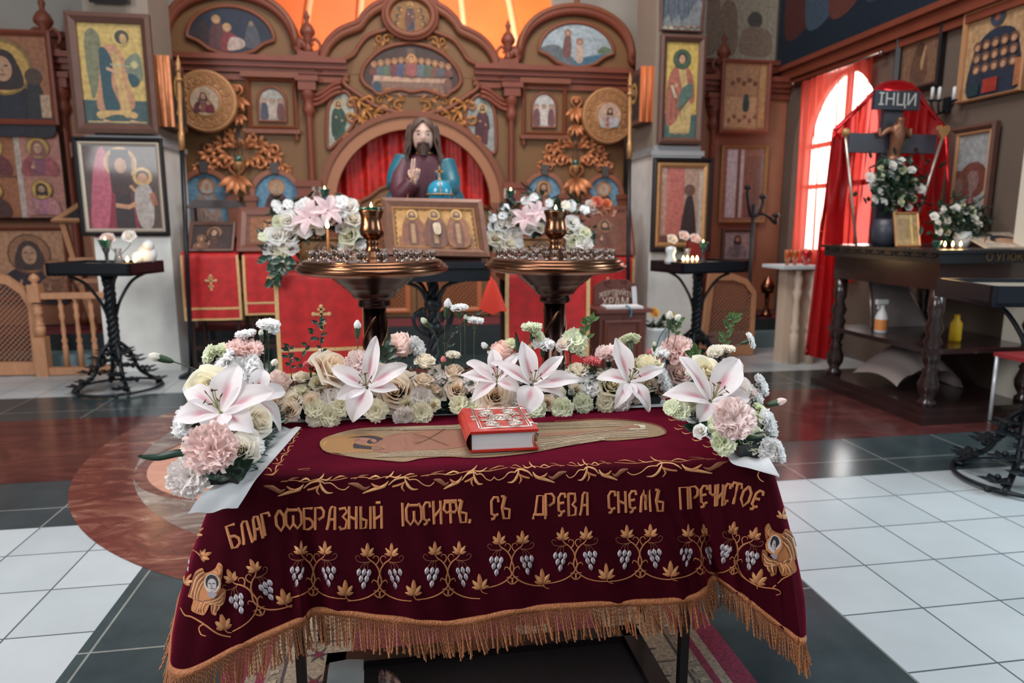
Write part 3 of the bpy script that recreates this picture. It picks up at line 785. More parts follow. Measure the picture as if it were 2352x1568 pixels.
# low plinth panels under the niches
for xa,xb in((-2.3,-1.72),(-1.6,-.95),(1.2,1.75),(1.9,2.4)):
 k=MB();k.smooth=False;frame4(k,[V((xa+.06,YI,.42)),V((xb-.06,YI,.42)),V((xb-.06,YI,.92)),V((xa+.06,YI,.92))],.05,.03,NF);k.build('plinth_panel',M_wood,screen)
 # royal doors: two leaves with a swept top and lattice panels
for sx in(-1,1):
 d=thing('royal_door',('left' if sx<0 else 'right')+' leaf of the low carved gate under the arch behind the statue','gate',(X0+sx*.79,YI+.08,z0))
 pts=[(0.005,z0),(.785,z0),(.785,1.46),(.70,1.5),(.58,1.52),(.46,1.58),(.36,1.66),(.24,1.70),(.12,1.78),(.005,1.80)]
 k=MB();k.prism([V((X0+sx*x,YI+.10,z))for x,z in pts],(0,-1,0),.04);k.build('door_leaf',M_ochre,d)
 k=MB();k.tube([V((X0+sx*x,YI+.05,z))for x,z in pts[2:]],.025,6);k.build('top_moulding',M_ochre_trim,d)
 for zz0,zz1 in((.40,.95),(1.02,1.42)):
  k=MB();x0_,x1_=.1,.68
  frame4(k,[V((X0+sx*.39-.27,YI+.055,zz0)),V((X0+sx*.39+.27,YI+.055,zz0)),V((X0+sx*.39+.27,YI+.055,zz1)),V((X0+sx*.39-.27,YI+.055,zz1))],.05,.02,NF)
  k.build('panel_frame',mat('door_frame_orange',(176,98,58),.5),d)
  k=MB()
  for q in range(-10,20):
   for dr in(1,-1):
    xs=X0+sx*.39-.27;a_=q*.05
    u0,u1=max(0,-a_),min(.54,(zz1-zz0)-a_)if dr==1 else min(.54,zz1-zz0-a_)
    if u1-u0>.02:
     xa,xb=(xs+u0,xs+u1)if dr==1 else(xs+.54-u0,xs+.54-u1)
     k.bar(V((xa,YI+.05,zz0+a_+u0)),V((xb,YI+.05,zz0+a_+u1)),.014,.008)
  k.build('lattice',mat('door_lattice',(164,94,58),.5),d)
 k=MB()
 for(x,z,a,s_,h)in[(.1,1.6,.4,.18,1),(.3,1.56,-.2,.16,-1),(.5,1.47,-.3,.14,1),(.2,1.5,-.5,.14,-1)]:
  curl(k,V((X0+sx*x,YI+.05,z)),UX,UZ,NF,a if sx>0 else PI-a,s_,h*sx,1.2,.18)
 k.build('scroll_carving',M_carve,d)
 # red brocade curtain closing the arch behind the doors
cu=MB()
def cf(u,v):
 x=X0-.86+1.72*u
 return V((x,YI+.2+.025*math.sin(u*46)+.012*math.sin(u*97+v*3),.31+2.1*v))
cu.grid(cf,120,10)
M_redcurtain=mat('red_brocade',(186,26,18),.5,vary=.35,scale=16,sheen=.3)
cu.build('curtain',M_redcurtain,None,'bright red brocade curtain closing the arch behind the statue','curtain',org=(X0,YI+.2,.31))
# =========== THE SHROUD TABLE
TZ=.745
M_black=mat('black_steel',(18,20,26),.35,.3)
M_velvet=mat('maroon_velvet',(50,5,15),.9,spec=.05,sheen=1.0,vary=.22,scale=7,bump=.25,bscale=9)
M_thread=mat('gold_thread',attr=True,rough=.42,metal=.35,bump=.35,bscale=420,stretch=(1,1,3))
M_fringe=mat('gold_fringe',(172,112,74),.5,.25,vary=.18,scale=60)
M_braid=mat('gold_braid',(170,106,66),.55,.25,vary=.2,scale=120,bump=.5,bscale=260)
GOLD,GOLDL,GOLDD,SILV=lin((186,120,74)),lin((208,152,102)),lin((128,76,50)),lin((196,186,190))
table=thing('table','folding table with black steel legs under the maroon velvet shroud','table',(.21,1.75,0))
k=MB();k.box2((-.385,1.56,TZ-.03),(.82,2.08,TZ-.004));k.build('tabletop',M_wood_dk,table)
for px,py,Y in((692,1530,1.55),(1567,1530,1.5),(742,1500,2.02),(1472,1440,2.02)):
 x=at(px,py,Y=Y).x;k=MB();k.box2((x-.011,Y-.011,.0135),(x+.011,Y+.011,TZ-.03));k.build('leg',M_black,table)
k=MB()
xs=[at(692,1530,Y=1.55).x,at(1567,1530,Y=1.5).x]
k.box2((xs[0],1.5,TZ-.06),(xs[1],1.56,TZ-.03));k.box2((xs[0],1.99,TZ-.06),(xs[1],2.03,TZ-.03));k.build('apron',M_black,table)
# the velvet: a flat top and a skirt lofted from the table edge to the hem
cols=[]
def C_(tx,ty,hx,hy,hY):cols.append((V((tx,ty,TZ)),at(hx,hy,Y=hY)))
C_(-.425,2.08,440,1300,2.03);C_(-.425,1.85,430,1335,1.78);C_(-.42,1.66,408,1400,1.56)
C_(-.408,1.52,403,1548,1.37)
C_(-.33,1.498,560,1484,1.40);C_(-.25,1.490,690,1428,1.435);C_(-.21,1.486,738,1405,1.455);C_(-.10,1.478,900,1425,1.43);C_(.0,1.470,1050,1433,1.42)
C_(.14,1.460,1200,1404,1.415);C_(.30,1.449,1400,1388,1.41);C_(.48,1.437,1545,1382,1.405);C_(.56,1.431,1612,1366,1.41);C_(.625,1.427,1638,1330,1.45)
C_(.69,1.422,1692,1362,1.41);C_(.775,1.416,1785,1434,1.35);C_(.85,1.425,1846,1476,1.30)
C_(.868,1.56,1826,1400,1.48);C_(.875,1.75,1800,1330,1.72);C_(.875,2.08,1775,1290,2.02)
NC=len(cols)
tops=crom([c[0]for c in cols],16);hems=crom([c[1]for c in cols],16)
NU=len(tops)-1
TC=V((.22,1.8,0))
def skirt(i,v):
 T,B=tops[i],hems[i]
 t=(tops[min(NU,i+1)]-tops[max(0,i-1)]);out=V((t.y,-t.x,0)).normalized()
 d=B-T;L=d.length;s=v*L;r=.014
 if s<r*PI/2:
  a=s/r;return T+out*(r*math.sin(a)-r)*1.0+V((0,0,-r*(1-math.cos(a))))
 w=(s-r*PI/2)/(L-r*PI/2)
 p=T+V((0,0,-r))+(B-T+V((0,0,r)))*w
 u=i/16.0
 p+=out*(.018*math.sin(PI*w)*.6+w*(.010*math.sin(u*5.1+.4)+.006*math.sin(u*11.3))*min(1,3*(1-w)+.35))
 return p
NVs=36
cl=MB()
idx=[[cl.P(skirt(i,j/NVs))for j in range(NVs+1)]for i in range(NU+1)]
for i in range(NU):
 for j in range(NVs):cl.face([idx[i][j],idx[i][j+1],idx[i+1][j+1],idx[i+1][j]])
 # flat top: stitched to the first row of the skirt
f0,f1=3*16,16*16
rows=14
prev=[idx[i][0]for i in range(f0,f1+1)]
nF=f1-f0
for rr in range(1,rows+1):
 t=rr/rows;row=[]
 for q in range(nF+1):
  a=cl.v[idx[f0+q][0]];x0_=-.411+(-.425+.411)*t;x1_=.836+(.861-.836)*t
  bx=-.411+(1.272+0)*q/nF
  p=V((a.x+(bx-a.x)*t,a.y+(2.066-a.y)*t,TZ+.0003*math.sin(q*.25+rr)*math.sin(PI*t)))
  row.append(cl.P(p))
 for q in range(nF):cl.face([prev[q],prev[q+1],row[q+1],row[q]])
 prev=row
shroud=thing('shroud_cloth','maroon velvet shroud with gold lettering and fringe draped over the table','shroud',(.21,1.75,TZ))
vel=cl.build('velvet',M_velvet,shroud)
cloth_bvh=BVHTree.FromPolygons([tuple(p)for p in cl.v],cl.f)
def hit(px,py):
 r=_ray(px,py).normalized()
 loc,n,i,d=cloth_bvh.ray_cast(EYEV,r)
 if loc is None:return None
 if n.dot(r)>0:n=-n
 return loc,n,d
class Stitch:
 def __init__(s):s.mb=MB();s.q=0
 def line(s,pts,w,col=GOLD,lift=.0010,smooth=3,hump=.32):
  """raised satin-stitch band: pts in photo pixels on the cloth, w in pixels (number or list)"""
  if smooth and len(pts)>2:pts=[(p.x,p.y)for p in crom([V((x,y,0))for x,y in pts],smooth)]
  n=len(pts);ws=[w]*n if not hasattr(w,'__len__')else[w[min(len(w)-1,int(i/(n-1)*(len(w)-1)))]+(w[min(len(w)-1,int(i/(n-1)*(len(w)-1))+1)]-w[min(len(w)-1,int(i/(n-1)*(len(w)-1)))])*((i/(n-1)*(len(w)-1))%1)for i in range(n)]
  hs=[hit(*p)for p in pts];s.q+=1;lift+=(s.q%23)*.00004
  s.mb.col=col;prev=None
  for i,h in enumerate(hs):
   if h is None:prev=None;continue
   a=hs[max(0,i-1)]or h;b=hs[min(n-1,i+1)]or h
   d=b[0]-a[0]
   if d.length<1e-7:continue
   sd=h[1].cross(d).normalized();wm=ws[i]*h[2]/F_PX/2
   row=[s.mb.P(h[0]+h[1]*lift+sd*wm),s.mb.P(h[0]+h[1]*(lift+wm*hump*2)),s.mb.P(h[0]+h[1]*lift-sd*wm)]
   if prev:s.mb.face([prev[0],prev[1],row[1],row[0]]);s.mb.face([prev[1],prev[2],row[2],row[1]])
   prev=row
 def lens(s,x0,y0,x1,y1,w,col=GOLD,bend=0.0):
  n=6;dx,dy=x1-x0,y1-y0;P_=[]
  for i in range(n+1):
   t=i/n;o=bend*math.sin(PI*t);P_.append((x0+dx*t-dy*o,y0+dy*t+dx*o))
  s.line(P_,[w*max(.06,math.sin(PI*(.06+.88*i/n))**.8)for i in range(n+1)],col,smooth=0)
 def patch(s,pts,col,lift=.0008,sm=4):
  if sm:pts=[(p.x,p.y)for p in crom([V((x,y,0))for x,y in pts],sm,True)]
  hs=[hit(*p)for p in pts];hs=[h for h in hs if h]
  s.mb.col=col;s.q+=1;s.mb.poly([h[0]+h[1]*(lift+s.q*.00001)for h in hs])
 def build(s,name,parent=shroud,m=None,label=None):return s.mb.build(name,m or M_thread,parent,label)
 # --- lettering (tall narrow Slavonic letters built from strokes on a unit cell)
GL={
'Б':[[(1,.04),(0,.04),(0,1),(.55,1),(1,.86),(1,.66),(.6,.52),(0,.5)]],
'Л':[[(0,1),(.12,.85),(.38,.1),(.6,.02),(.95,.02),(.95,1)]],
'А':[[(.0,1),(.2,.75),(.42,.1),(.6,0),(.95,0),(.95,1)],[(.25,.55),(.95,.55)]],
'Г':[[(0,1),(0,.02),(.9,.02),(1,.2)]],
'О':[[(.5,0),(.05,.3),(.05,.7),(.5,1),(.95,.7),(.95,.3),(.5,0)]],
'Ѡ':[[(.2,.0),(0,.25),(0,.75),(.25,1),(.5,.75),(.5,.35)],[(.5,.75),(.75,1),(1,.75),(1,.25),(.8,0)],[(.2,.1),(.8,.1)]],
'Р':[[(0,1),(0,.03),(.7,.03),(1,.18),(.95,.42),(.4,.55),(.35,.48)]],
'З':[[(0,.08),(.7,.02),(.95,.2),(.45,.42),(.95,.6),(.8,.95),(.2,1),(.05,.85)]],
'Н':[[(0,0),(0,1)],[(.9,0),(.9,1)],[(0,.45),(.9,.6)]],
'Ы':[[(0,0),(0,1),(.5,.95),(.55,.62),(0,.55)],[(.95,0),(.95,1)]],
'Й':[[(0,0),(0,1)],[(.9,0),(.9,1)],[(0,.6),(.9,.42)],[(.2,-.14),(.8,-.14)]],
'І':[[(.5,0),(.5,1)]],
'С':[[(.95,.24),(.85,.03),(.4,.03),(.1,.2),(.1,.76),(.5,.84),(.88,.78)],[(.5,.84),(.36,.98),(.02,1)]],
'Ф':[[(.5,0),(.5,1)],[(.5,.1),(.1,.12),(.0,.4),(.2,.55),(.5,.5)],[(.5,.1),(.9,.12),(1,.4),(.8,.55),(.5,.5)],[(0,.05),(1,.05)]],
'Ъ':[[(.0,.03),(.35,.03),(.35,.1),(.1,.5),(.25,1),(.85,1),(.9,.6),(.25,.55)],[(.5,.03),(.2,.5)]],
',':[[(.5,.0),(.6,.4),(.3,1)]],
'Д':[[(.1,.8),(.35,.05),(.9,.05),(.9,.8)],[(-.1,1),(-.05,.82),(1.02,.82),(1.08,1)]],
'Е':[[(.95,.2),(.85,.03),(.4,.03),(.1,.2),(.1,.76),(.5,.84),(.88,.78)],[(.5,.84),(.36,.98),(.02,1)],[(.1,.46),(.78,.42)]],
'В':[[(0,0),(0,1),(.9,.96),(.95,.65),(.5,.5),(.9,.35),(.85,.03),(0,.03)]],
'М':[[(0,1),(.12,.3),(.25,.0),(.5,.7),(.78,.0),(.85,1)],[(.45,.2),(.45,.9)]],
'П':[[(0,1),(0,.03),(.9,.03),(.9,1)]],
'Ч':[[(0,0),(.05,.4),(.5,.5),(.9,.42)],[(.9,0),(.9,1)]],
'Т':[[(.5,0),(.5,1)],[(0,.25),(.05,.04),(.95,.04),(1,.25)]],
'И':[[(0,0),(0,1)],[(.9,0),(.9,1)],[(0,.7),(.9,.35)]],
}
LET=[('Б',536,1230,19,54,-16),('Л',563,1223,20,52,-16),('А',588,1213,19,52,-15),('Г',613,1203,17,52,-10),('О',643,1195,19,48,-6),('Ѡ',673,1190,32,48,-2),('Б',708,1190,19,50,0),('Р',734,1190,18,52,0),('А',760,1190,18,52,0),('З',788,1190,18,50,0),('Н',811,1188,17,52,0),('Ы',840,1188,22,52,0),('Й',869,1187,17,52,-1),
('І',925,1181,10,54,-2),('Ѡ',950,1180,32,50,-2),('С',980,1178,17,52,-2),('И',1005,1176,17,54,-2),('Ф',1034,1174,28,54,-2),('Ъ',1062,1173,19,52,-2),(',',1079,1196,6,10,0),
('С',1136,1166,18,52,-1),('Ъ',1161,1164,20,52,-1),('Д',1238,1163,22,56,-1),('Р',1263,1158,18,52,-1),('Е',1290,1158,17,52,-1),('В',1314,1158,16,52,-1),('А',1340,1157,17,52,-1),('С',1405,1152,17,50,-2),('Н',1429,1152,17,50,-2),('Е',1453,1151,17,50,-2),('М',1483,1150,24,50,-2),('Ъ',1514,1148,18,50,-2),
('П',1571,1143,18,52,-3),('Р',1594,1141,17,52,-3),('Е',1617,1139,16,50,-2),('Ч',1637,1137,13,50,0),('И',1654,1136,12,50,3),('С',1669,1134,13,50,8),('Т',1689,1132,20,50,12),('О',1713,1139,19,48,18),('Е',1738,1148,17,48,22)]
for ch,cx,cy,w_,h_,rot in LET:
 st=Stitch();w_*=1.08
 a=math.radians(rot);ca,sa=math.cos(a),math.sin(a)
 for pl in GL[ch]:
  P_=[]
  for x,y in pl:
   dx,dy=(x-.47)*w_,(y-.5)*h_;P_.append((cx+dx*ca-dy*sa,cy+dx*sa+dy*ca))
  st.line(P_,6.0,GOLD,.0012,smooth=0,hump=.3);st.line(P_,1.2,GOLDD,.0024,smooth=0,hump=.1)
 st.build('letter')
 # --- vine of grapes along the lower edge
def TR(cx,cy,rot=0.0,sx=1.0,sc=1.0,shear=0.0):
 a=math.radians(rot);ca,sa=math.cos(a),math.sin(a)
 return lambda x,y:(cx+(x*sx*sc)*ca-(y*sc)*sa,cy+(x*sx*sc)*sa+(y*sc+shear*x*sx*sc)*ca)
def vleaf(s,T,x,y,sz,rot=0):
 for ang,ln,w in((-72,.62,.24),(-38,.85,.28),(0,1.1,.34),(38,.85,.28),(72,.62,.24)):
  a=math.radians(ang+rot);x1,y1=x+sz*ln*math.sin(a),y-sz*ln*math.cos(a)
  p0,p1=T(x,y),T(x1,y1);s.lens(*p0,*p1,sz*w*1.02,GOLD if abs(ang)!=38 else GOLDL)
  s.line([p0,p1],1.0,GOLDD,.003,smooth=0,hump=.1)
def half_vine(s,T,gr,lower=True,leafsz=27):
 s.line([T(*p)for p in((0,0),(3,-12),(12,-25),(24,-34),(29,-42))],[3.6,3.4,3.0,2.6,2.0])
 s.line([T(*p)for p in((8,-22),(2,-32),(4,-40),(12,-42),(15,-36))],[2.6,2.4,2.0,1.8,1.2])
 vleaf(s,T,28,-42,leafsz)
 s.line([T(*p)for p in((18,-30),(36,-27),(50,-30),(55,-39),(49,-43),(45,-38))],[1.8,1.6,1.5,1.4,1.2,.8],GOLDD)
 for tx,ty in((27,-10),(37,-10),(47,-10)):s.line([T(19,-30),T((19+tx)/2+4,-24),T(tx,ty)],1.1,GOLDD)
 s.line([T(*p)for p in((0,0),(-4,14),(-2,26),(8,40),(26,52),(50,59),(74,61))],[3.6,3.4,3.4,3.2,3.0,2.6,2.4])
 s.line([T(*p)for p in((1,32),(4,20),(14,13),(18,20))],[2.8,2.6,2.2,1.2])
 s.line([T(*p)for p in((12,46),(2,54),(-1,46),(4,38),(14,38))],[2.8,3.0,2.8,2.2,1.2])
 for x,y in((25,-3),(36,-5),(48,-5),(30,10),(43,10),(37,25)):
  p0,p1=T(x-2,y-8),T(x+1,y+8);gr.lens(*p0,*p1,9.5,SILV);gr.line([p0,p1],1.0,lin((96,88,96)),.0042,smooth=0,hump=.1)
def motif(*calls):
 v=Stitch()
 for T,kw in calls:
  g=Stitch();half_vine(v,T,g,**kw);g.build('grape_bunch',label='silver thread grapes')
 v.build('vine_motif')
def leaf_motif(x,y,rot,sz,tails):
 v=Stitch();T=TR(x,y,rot);vleaf(v,T,0,0,sz)
 for pts,w in tails:v.line([T(*p)for p in pts],w)
 v.build('leaf_motif')
PAIRS=[(578,1362,-24,1.02),(719,1313,0,1.0),(872,1318,0,1.0),(1028,1314,-1,1.0),(1175,1288,-2,.97),(1321,1278,-2,.96),(1469,1273,-2,.97)]
for i,(cx,cy,rot,sc)in enumerate(PAIRS):
 motif((TR(cx,cy,rot,1,sc),{}),(TR(cx,cy,rot,-1,sc),{}))
for(x,y,rot)in((516,1444,-14),(655,1385,-14),(793,1366,0),(950,1366,0),(1104,1352,-6),(1247,1340,-4),(1393,1328,-3),(1541,1322,-3)):
 leaf_motif(x,y,rot,32,[(((0,0),(4,8),(14,12)),[2.4,2,1.4])])
motif((TR(1609,1268,-3,-1,.93),{}),(TR(1609,1268,-6,.55,.9),{}))
motif((TR(1694,1268,16,1,.95),{}),(TR(1694,1268,12,-.8,.95),{}))
leaf_motif(1738,1340,20,33,[(((0,0),(6,10)),2.2)])
vi=Stitch()
vi.line([(1690,1285),(1704,1320),(1740,1345),(1782,1352),(1793,1362),(1783,1366)],[3,3,2.8,2.6,2.4,1.5]);vi.line([(1775,1350),(1796,1330),(1818,1318),(1822,1306)],[2.6,2.4,2.2,1.4])
vi.build('vine_tendril');vi=Stitch()
vi.line([(415,1395),(425,1412),(440,1416),(468,1432),(500,1455),(530,1462)],[2,2.6,3,3.2,3,2.4]);vi.line([(470,1432),(458,1440),(462,1456),(474,1460)],[3,2.8,2.6,1.6])
for(x,y,rot)in((446,1226,60),(462,1278,70),(424,1338,40),(1796,1190,10)):
 leaf_motif(x,y,rot,24,[])
vi.build('vine_tendril');vi=Stitch();gr=Stitch()
vi.line([(440,1240),(448,1232),(446,1226)],2.2);vi.line([(432,1258),(450,1266),(460,1276)],[2,2.4,2]);vi.line([(434,1252),(438,1232),(450,1228)],2.4)
for(x,y)in((432,1278),(436,1290),(428,1294),(434,1306)):gr.lens(x,y-6,x-1,y+6,7,SILV)
vi.build('vine_tendril');gr.build('grape_bunch',label='silver thread grapes')
# --- winged faces at the two front corners
def seraph(cx,cy,sx):
 s=Stitch();T=TR(cx,cy,0,sx)
 s.patch([T(*p)for p in((-16,-50),(-30,-43),(-38,-26),(-43,-2),(-49,15),(-37,22),(-42,46),(-23,56),(-10,56),(2,32),(4,52),(14,58),(18,42),(31,32),(36,15),(35,-2),(24,-5),(28,-29),(30,-53),(21,-63),(14,-50),(4,-43),(-10,-39))],GOLD,.0022,3)
 for q in range(6):s.line([T(-12+q,-46+q*4),T(-30+q*2,-34+q*5),T(-38+q*2,-10+q*5),T(-46+q*4,12+q*3)],[1.5,4.5,4.5,1.5],GOLDL if q%2 else GOLDD,.004)
 for q in range(4):s.line([T(22-q*3,-34+q*3),T(27-q*3,-46+q*3),T(22-q*4,-58+q*5)],[4,4,1.2],GOLDL if q%2 else GOLD,.004)
 for q in range(6):s.line([T(-34+q*4,14+q*2),T(-12+q*3,26+q),T(16+q*2,18+q*3),T(33-q,0+q*5)],[2,4.5,4.5,2],GOLDL if q%2 else GOLDD,.004)
 for q in range(4):s.line([T(-22+q*5,28),T(-30+q*5,42),T(-36+q*8,50+q)],[5,4,1.2],GOLDL if q%2 else GOLD,.004);s.line([T(8+q*5,30-q),T(8+q*4,42),T(6+q*3,54-q*2)],[4,4,1.2],GOLDL if q%2 else GOLDD,.004)
 o_=s.build('winged_figure')
 f=Stitch()
 ov=lambda rx,ry,ox=0,oy=0:[T(8+ox+rx*math.cos(2*PI*i/14),-16+oy+ry*math.sin(2*PI*i/14))for i in range(14)]
 f.patch(ov(19,25),GOLD,.007,0);f.patch(ov(16,22),lin((190,180,172)),.0074,0);f.patch(ov(13,17,0,-3),lin((28,22,30)),.0078,0);f.patch(ov(9,14,1,3),lin((176,164,164)),.0082,0)
 for sx_ in(-1,1):f.line([T(9+sx_*4-2,-16),T(9+sx_*4+2,-16)],1.6,lin((30,24,30)),.009,0,.1)
 f.line([T(9,-14),T(8,-8)],1.2,lin((60,50,54)),.009,0,.1);f.line([T(6,-5),T(12,-5)],1.4,lin((96,60,60)),.009,0,.1);f.patch([T(-2,6),T(8,2),T(18,8),T(12,18),T(4,16)],lin((150,140,146)),.0076,0)
 f.build('embroidered_face',m=mat('face_thread',attr=True,rough=.7))
seraph(482,1354,1);seraph(1786,1264,-1)
# --- scroll border along the front fold, in two rows, and up both sides
def base(t,row):
 P_=[(606,1122),(800,1116),(996,1107),(1134,1094),(1300,1089),(1440,1083),(1672,1066)]if row else[(640,1106),(800,1099),(960,1094),(1168,1076),(1300,1070),(1406,1065),(1650,1055)]
 f=t*(len(P_)-1);i=min(int(f),len(P_)-2);f-=i
 return P_[i][0]+(P_[i+1][0]-P_[i][0])*f,P_[i][1]+(P_[i+1][1]-P_[i][1])*f
for m_ in range(6):
 t0=m_/6;sc=Stitch()
 flip=1 if m_<3 else -1
 def B(dx,dy,row=1):
  dd=dx if flip==1 else 180-dx
  x,y=base(min(1,max(0,t0+dd/178/6)),row);return x,y+dy
 sc.line([B(0,-6),B(18,-2),B(34,8),B(46,2)],[2.0,10.4,8.0,1.0],GOLDD)
 sc.line([B(30,18),B(50,11),B(74,4),B(84,-8)],[2.0,6.4,7.2,1.0],GOLDL);sc.line([B(48,-4),B(60,5),B(78,6)],[2.0,7.2,1.5],GOLD)
 sc.line([B(84,2),B(98,-10),B(118,-14),B(128,-8)],[2.0,4.0,4.8,2.0],GOLDL);sc.line([B(92,6),B(108,2),B(122,-6)],[4.0,4.8,1.5],GOLD)
 sc.line([B(118,-12),B(124,4),B(134,14),B(146,14)],[2.0,6.4,4.8,1.0],GOLDL);sc.line([B(120,-8),B(112,8),B(118,18)],[2.0,4.8,1.0],GOLD)
 sc.line([B(126,-8),B(142,-8),B(156,4),B(170,8),B(180,0)],[2.4,2.4,2.1,2.1,2.2],GOLDL)
 sc.line([B(6,0,0),B(40,-2,0),B(66,3,0),B(100,-2,0),B(140,2,0),B(176,-2,0)],1.8,GOLD)
 sc.line([B(16,2,0),B(34,-5,0),B(52,-7,0)],[1.0,4.0,1.0],GOLDD);sc.line([B(52,2,0),B(70,-4,0),B(82,1,0)],[1.0,4.8,1.0],GOLDL)
 sc.line([B(96,2,0),B(110,-5,0),B(116,-13,0)],[2.0,4.0,1.0],GOLDL);sc.line([B(108,-2,0),B(124,1,0),B(136,-6,0)],[2.0,4.0,1.0],GOLDL);sc.line([B(140,0,0),B(158,-6,0),B(170,-5,0)],[1.0,4.0,1.0],GOLD)
 sc.build('scroll_motif')
 # left side
sc=Stitch()
for(x,y,s_)in((606,1082,1),(622,1058,.9),(640,1036,.8),(655,1014,.7),(668,996,.6)):
 sc.line([(x-10*s_,y+10*s_),(x-2*s_,y-4*s_),(x+12*s_,y-6*s_),(x+18*s_,y+2*s_)],[2,6*s_,5*s_,1],GOLDL);sc.line([(x+2,y+8*s_),(x+20*s_,y+8*s_),(x+34*s_,y-4*s_)],[1,6*s_,1],GOLD)
 sc.line([(x+26*s_,y+2*s_),(x+30*s_,y-12*s_),(x+44*s_,y-14*s_)],[1.5,4*s_,1],GOLDL)
sc.build('scroll_border');sc=Stitch()
for(x,y,s_)in((1545,962,.7),(1560,982,.8),(1578,992,.85),(1602,1008,.9),(1628,1022,1),(1650,1040,1)):
 sc.line([(x-14*s_,y),(x-4*s_,y+6*s_),(x+14*s_,y+2*s_)],[1,5*s_,1],GOLDL);sc.line([(x-4*s_,y-8*s_),(x+6*s_,y-2*s_),(x+16*s_,y-4*s_)],[1,4*s_,1],GOLD)
sc.line([(1743,1082),(1740,1092),(1746,1102),(1754,1106)],[1.5,3,2.5,1.2],GOLDL)
sc.build('scroll_border')
sm=Stitch();sm.line([(684,1080),(698,1077),(712,1077)],1.6,GOLD);sm.line([(686,1076),(692,1080),(710,1081)],1.4,GOLDD);sm.build('loose_stitch')
# --- the figure embroidered and painted on the flat top
G=lambda x,y:(700+.3827*x,920+.3827*y)
fg=Stitch()
def gp(pts,c,sm_=4):fg.patch([G(*p)for p in pts],lin(c),.0018,sm_)
def gs(pts,w,c):fg.line([G(*p)for p in pts],w,lin(c),.0032,4,.12)
gp([(90,270),(130,225),(220,192),(330,170),(480,160),(850,150),(1000,142),(1500,132),(1750,118),(1950,124),(2100,150),(2160,185),(2140,212),(2050,226),(1950,236),(1850,244),(1750,244),(1600,270),(1450,300),(1300,324),(1050,346),(850,340),(700,350),(600,370),(480,362),(300,345),(200,320),(130,312)],(150,126,98))
for q in range(11):
 gs([(420+q*10,346-q*3),(700,340-q*3.4),(1000,336-q*3),(1400,302-q*3.6),(1800,242-q*2)],1.9,(214,200,172)if q%2 else(110,84,64))
 gs([(1420,286-q*6.4),(1600,254-q*4.4),(1800,232-q*5),(2060,220-q*5.4)],1.9,(222,210,184)if q%2 else(116,90,70))
 gs([(320+q*30,184),(600,166+q*1.6),(1000,152+q*2.6),(1500,138+q*3.6),(1900,134+q*2.4)],1.8,(206,188,156)if q%2 else(96,74,62))
gp([(92,270),(110,235),(170,215),(300,205),(440,208),(480,240),(470,296),(380,312),(250,318),(150,312)],(166,122,76))
gp([(110,272),(130,246),(180,232),(230,240),(240,275),(200,298),(150,296)],(206,150,82))
gp([(400,296),(430,250),(520,206),(620,194),(780,172),(940,182),(1000,200),(1000,262),(880,292),(700,300),(540,316),(450,312)],(150,104,86))
gp([(182,268),(215,240),(290,222),(400,214),(470,230),(440,246),(350,262),(330,268),(420,280),(478,292),(430,300),(330,292),(240,290)],(54,46,54))
gp([(270,250),(300,230),(360,226),(420,236),(430,250),(390,262),(320,266)],(164,116,96))
gp([(372,252),(400,232),(455,236),(430,256),(396,264)],(54,46,54));gs([(300,246),(318,240),(332,242)],1.6,(60,44,44));gs([(340,250),(372,246)],1.4,(130,80,66))
gs([(520,214),(620,200),(700,196)],1.4,(150,92,72));gs([(650,206),(720,220),(760,236),(860,276)],2.2,(104,62,48));gs([(660,270),(720,246),(800,200),(840,178)],2.2,(104,62,48));gs([(600,230),(610,260),(606,296)],1.2,(160,104,82))
for q in range(4):gs([(640+q*4,212+q*8),(690,216+q*6),(720,226+q*3)],1.1,(146,94,74));gs([(650,262-q*5),(700,256-q*3)],1.1,(146,94,74))
gp([(1380,206),(1600,190),(1800,182),(1940,158),(2000,150),(2010,170),(1900,190),(1700,206),(1500,218),(1390,224)],(152,108,88))
gp([(1940,178),(1980,146),(2040,150),(2050,172),(2000,182)],(216,206,182),0)
gs([(92,270),(130,314),(300,347),(480,364),(600,372),(700,352),(850,342),(1050,348),(1300,326),(1600,272),(1750,246),(1950,238),(2140,214),(2164,185),(2100,148),(1950,122),(1750,116),(1500,130)],2.2,(150,108,68))
for i in range(26):
 a=.5*PI+PI*1.2*i/25;x,y=215+122*math.cos(a),262-54*math.sin(a);h=hit(*G(x,y))
 if h:fg.mb.col=lin((206,180,140));fg.mb.ball(h[0]+h[1]*.002,.0016,6,4)
fg.build('lying_figure',label='lying haloed figure in silver and gold thread')
# --- braid and twisted fringe along the hem
hem_pts=[]
brd=MB()
fi0,fi1=8,NU-8
prev=None
for i in range(fi0,fi1+1):
 B=hems[i];t=(hems[min(NU,i+1)]-hems[max(0,i-1)]).normalized();dn=(hems[i]-skirt(i,.9)).normalized();out=t.cross(dn).normalized()
 c0=tops[i];o2=V((B.x-TC.x,B.y-TC.y,0)).normalized()
 if out.dot(o2)<0:out=-out
 row=[brd.P(B-dn*.012+out*.003),brd.P(B-dn*.004+out*.0055),brd.P(B+dn*.006+out*.003),brd.P(B+dn*.006-out*.002),brd.P(B-dn*.012-out*.002)]
 if prev:
  for q in range(5):brd.face([prev[q],row[q],row[(q+1)%5],prev[(q+1)%5]])
 prev=row;hem_pts.append((B,t,dn,out))
brd.build('fringe_braid',M_braid,shroud)
fr=MB();Rf=random.Random(11)
acc=0;step=.0044
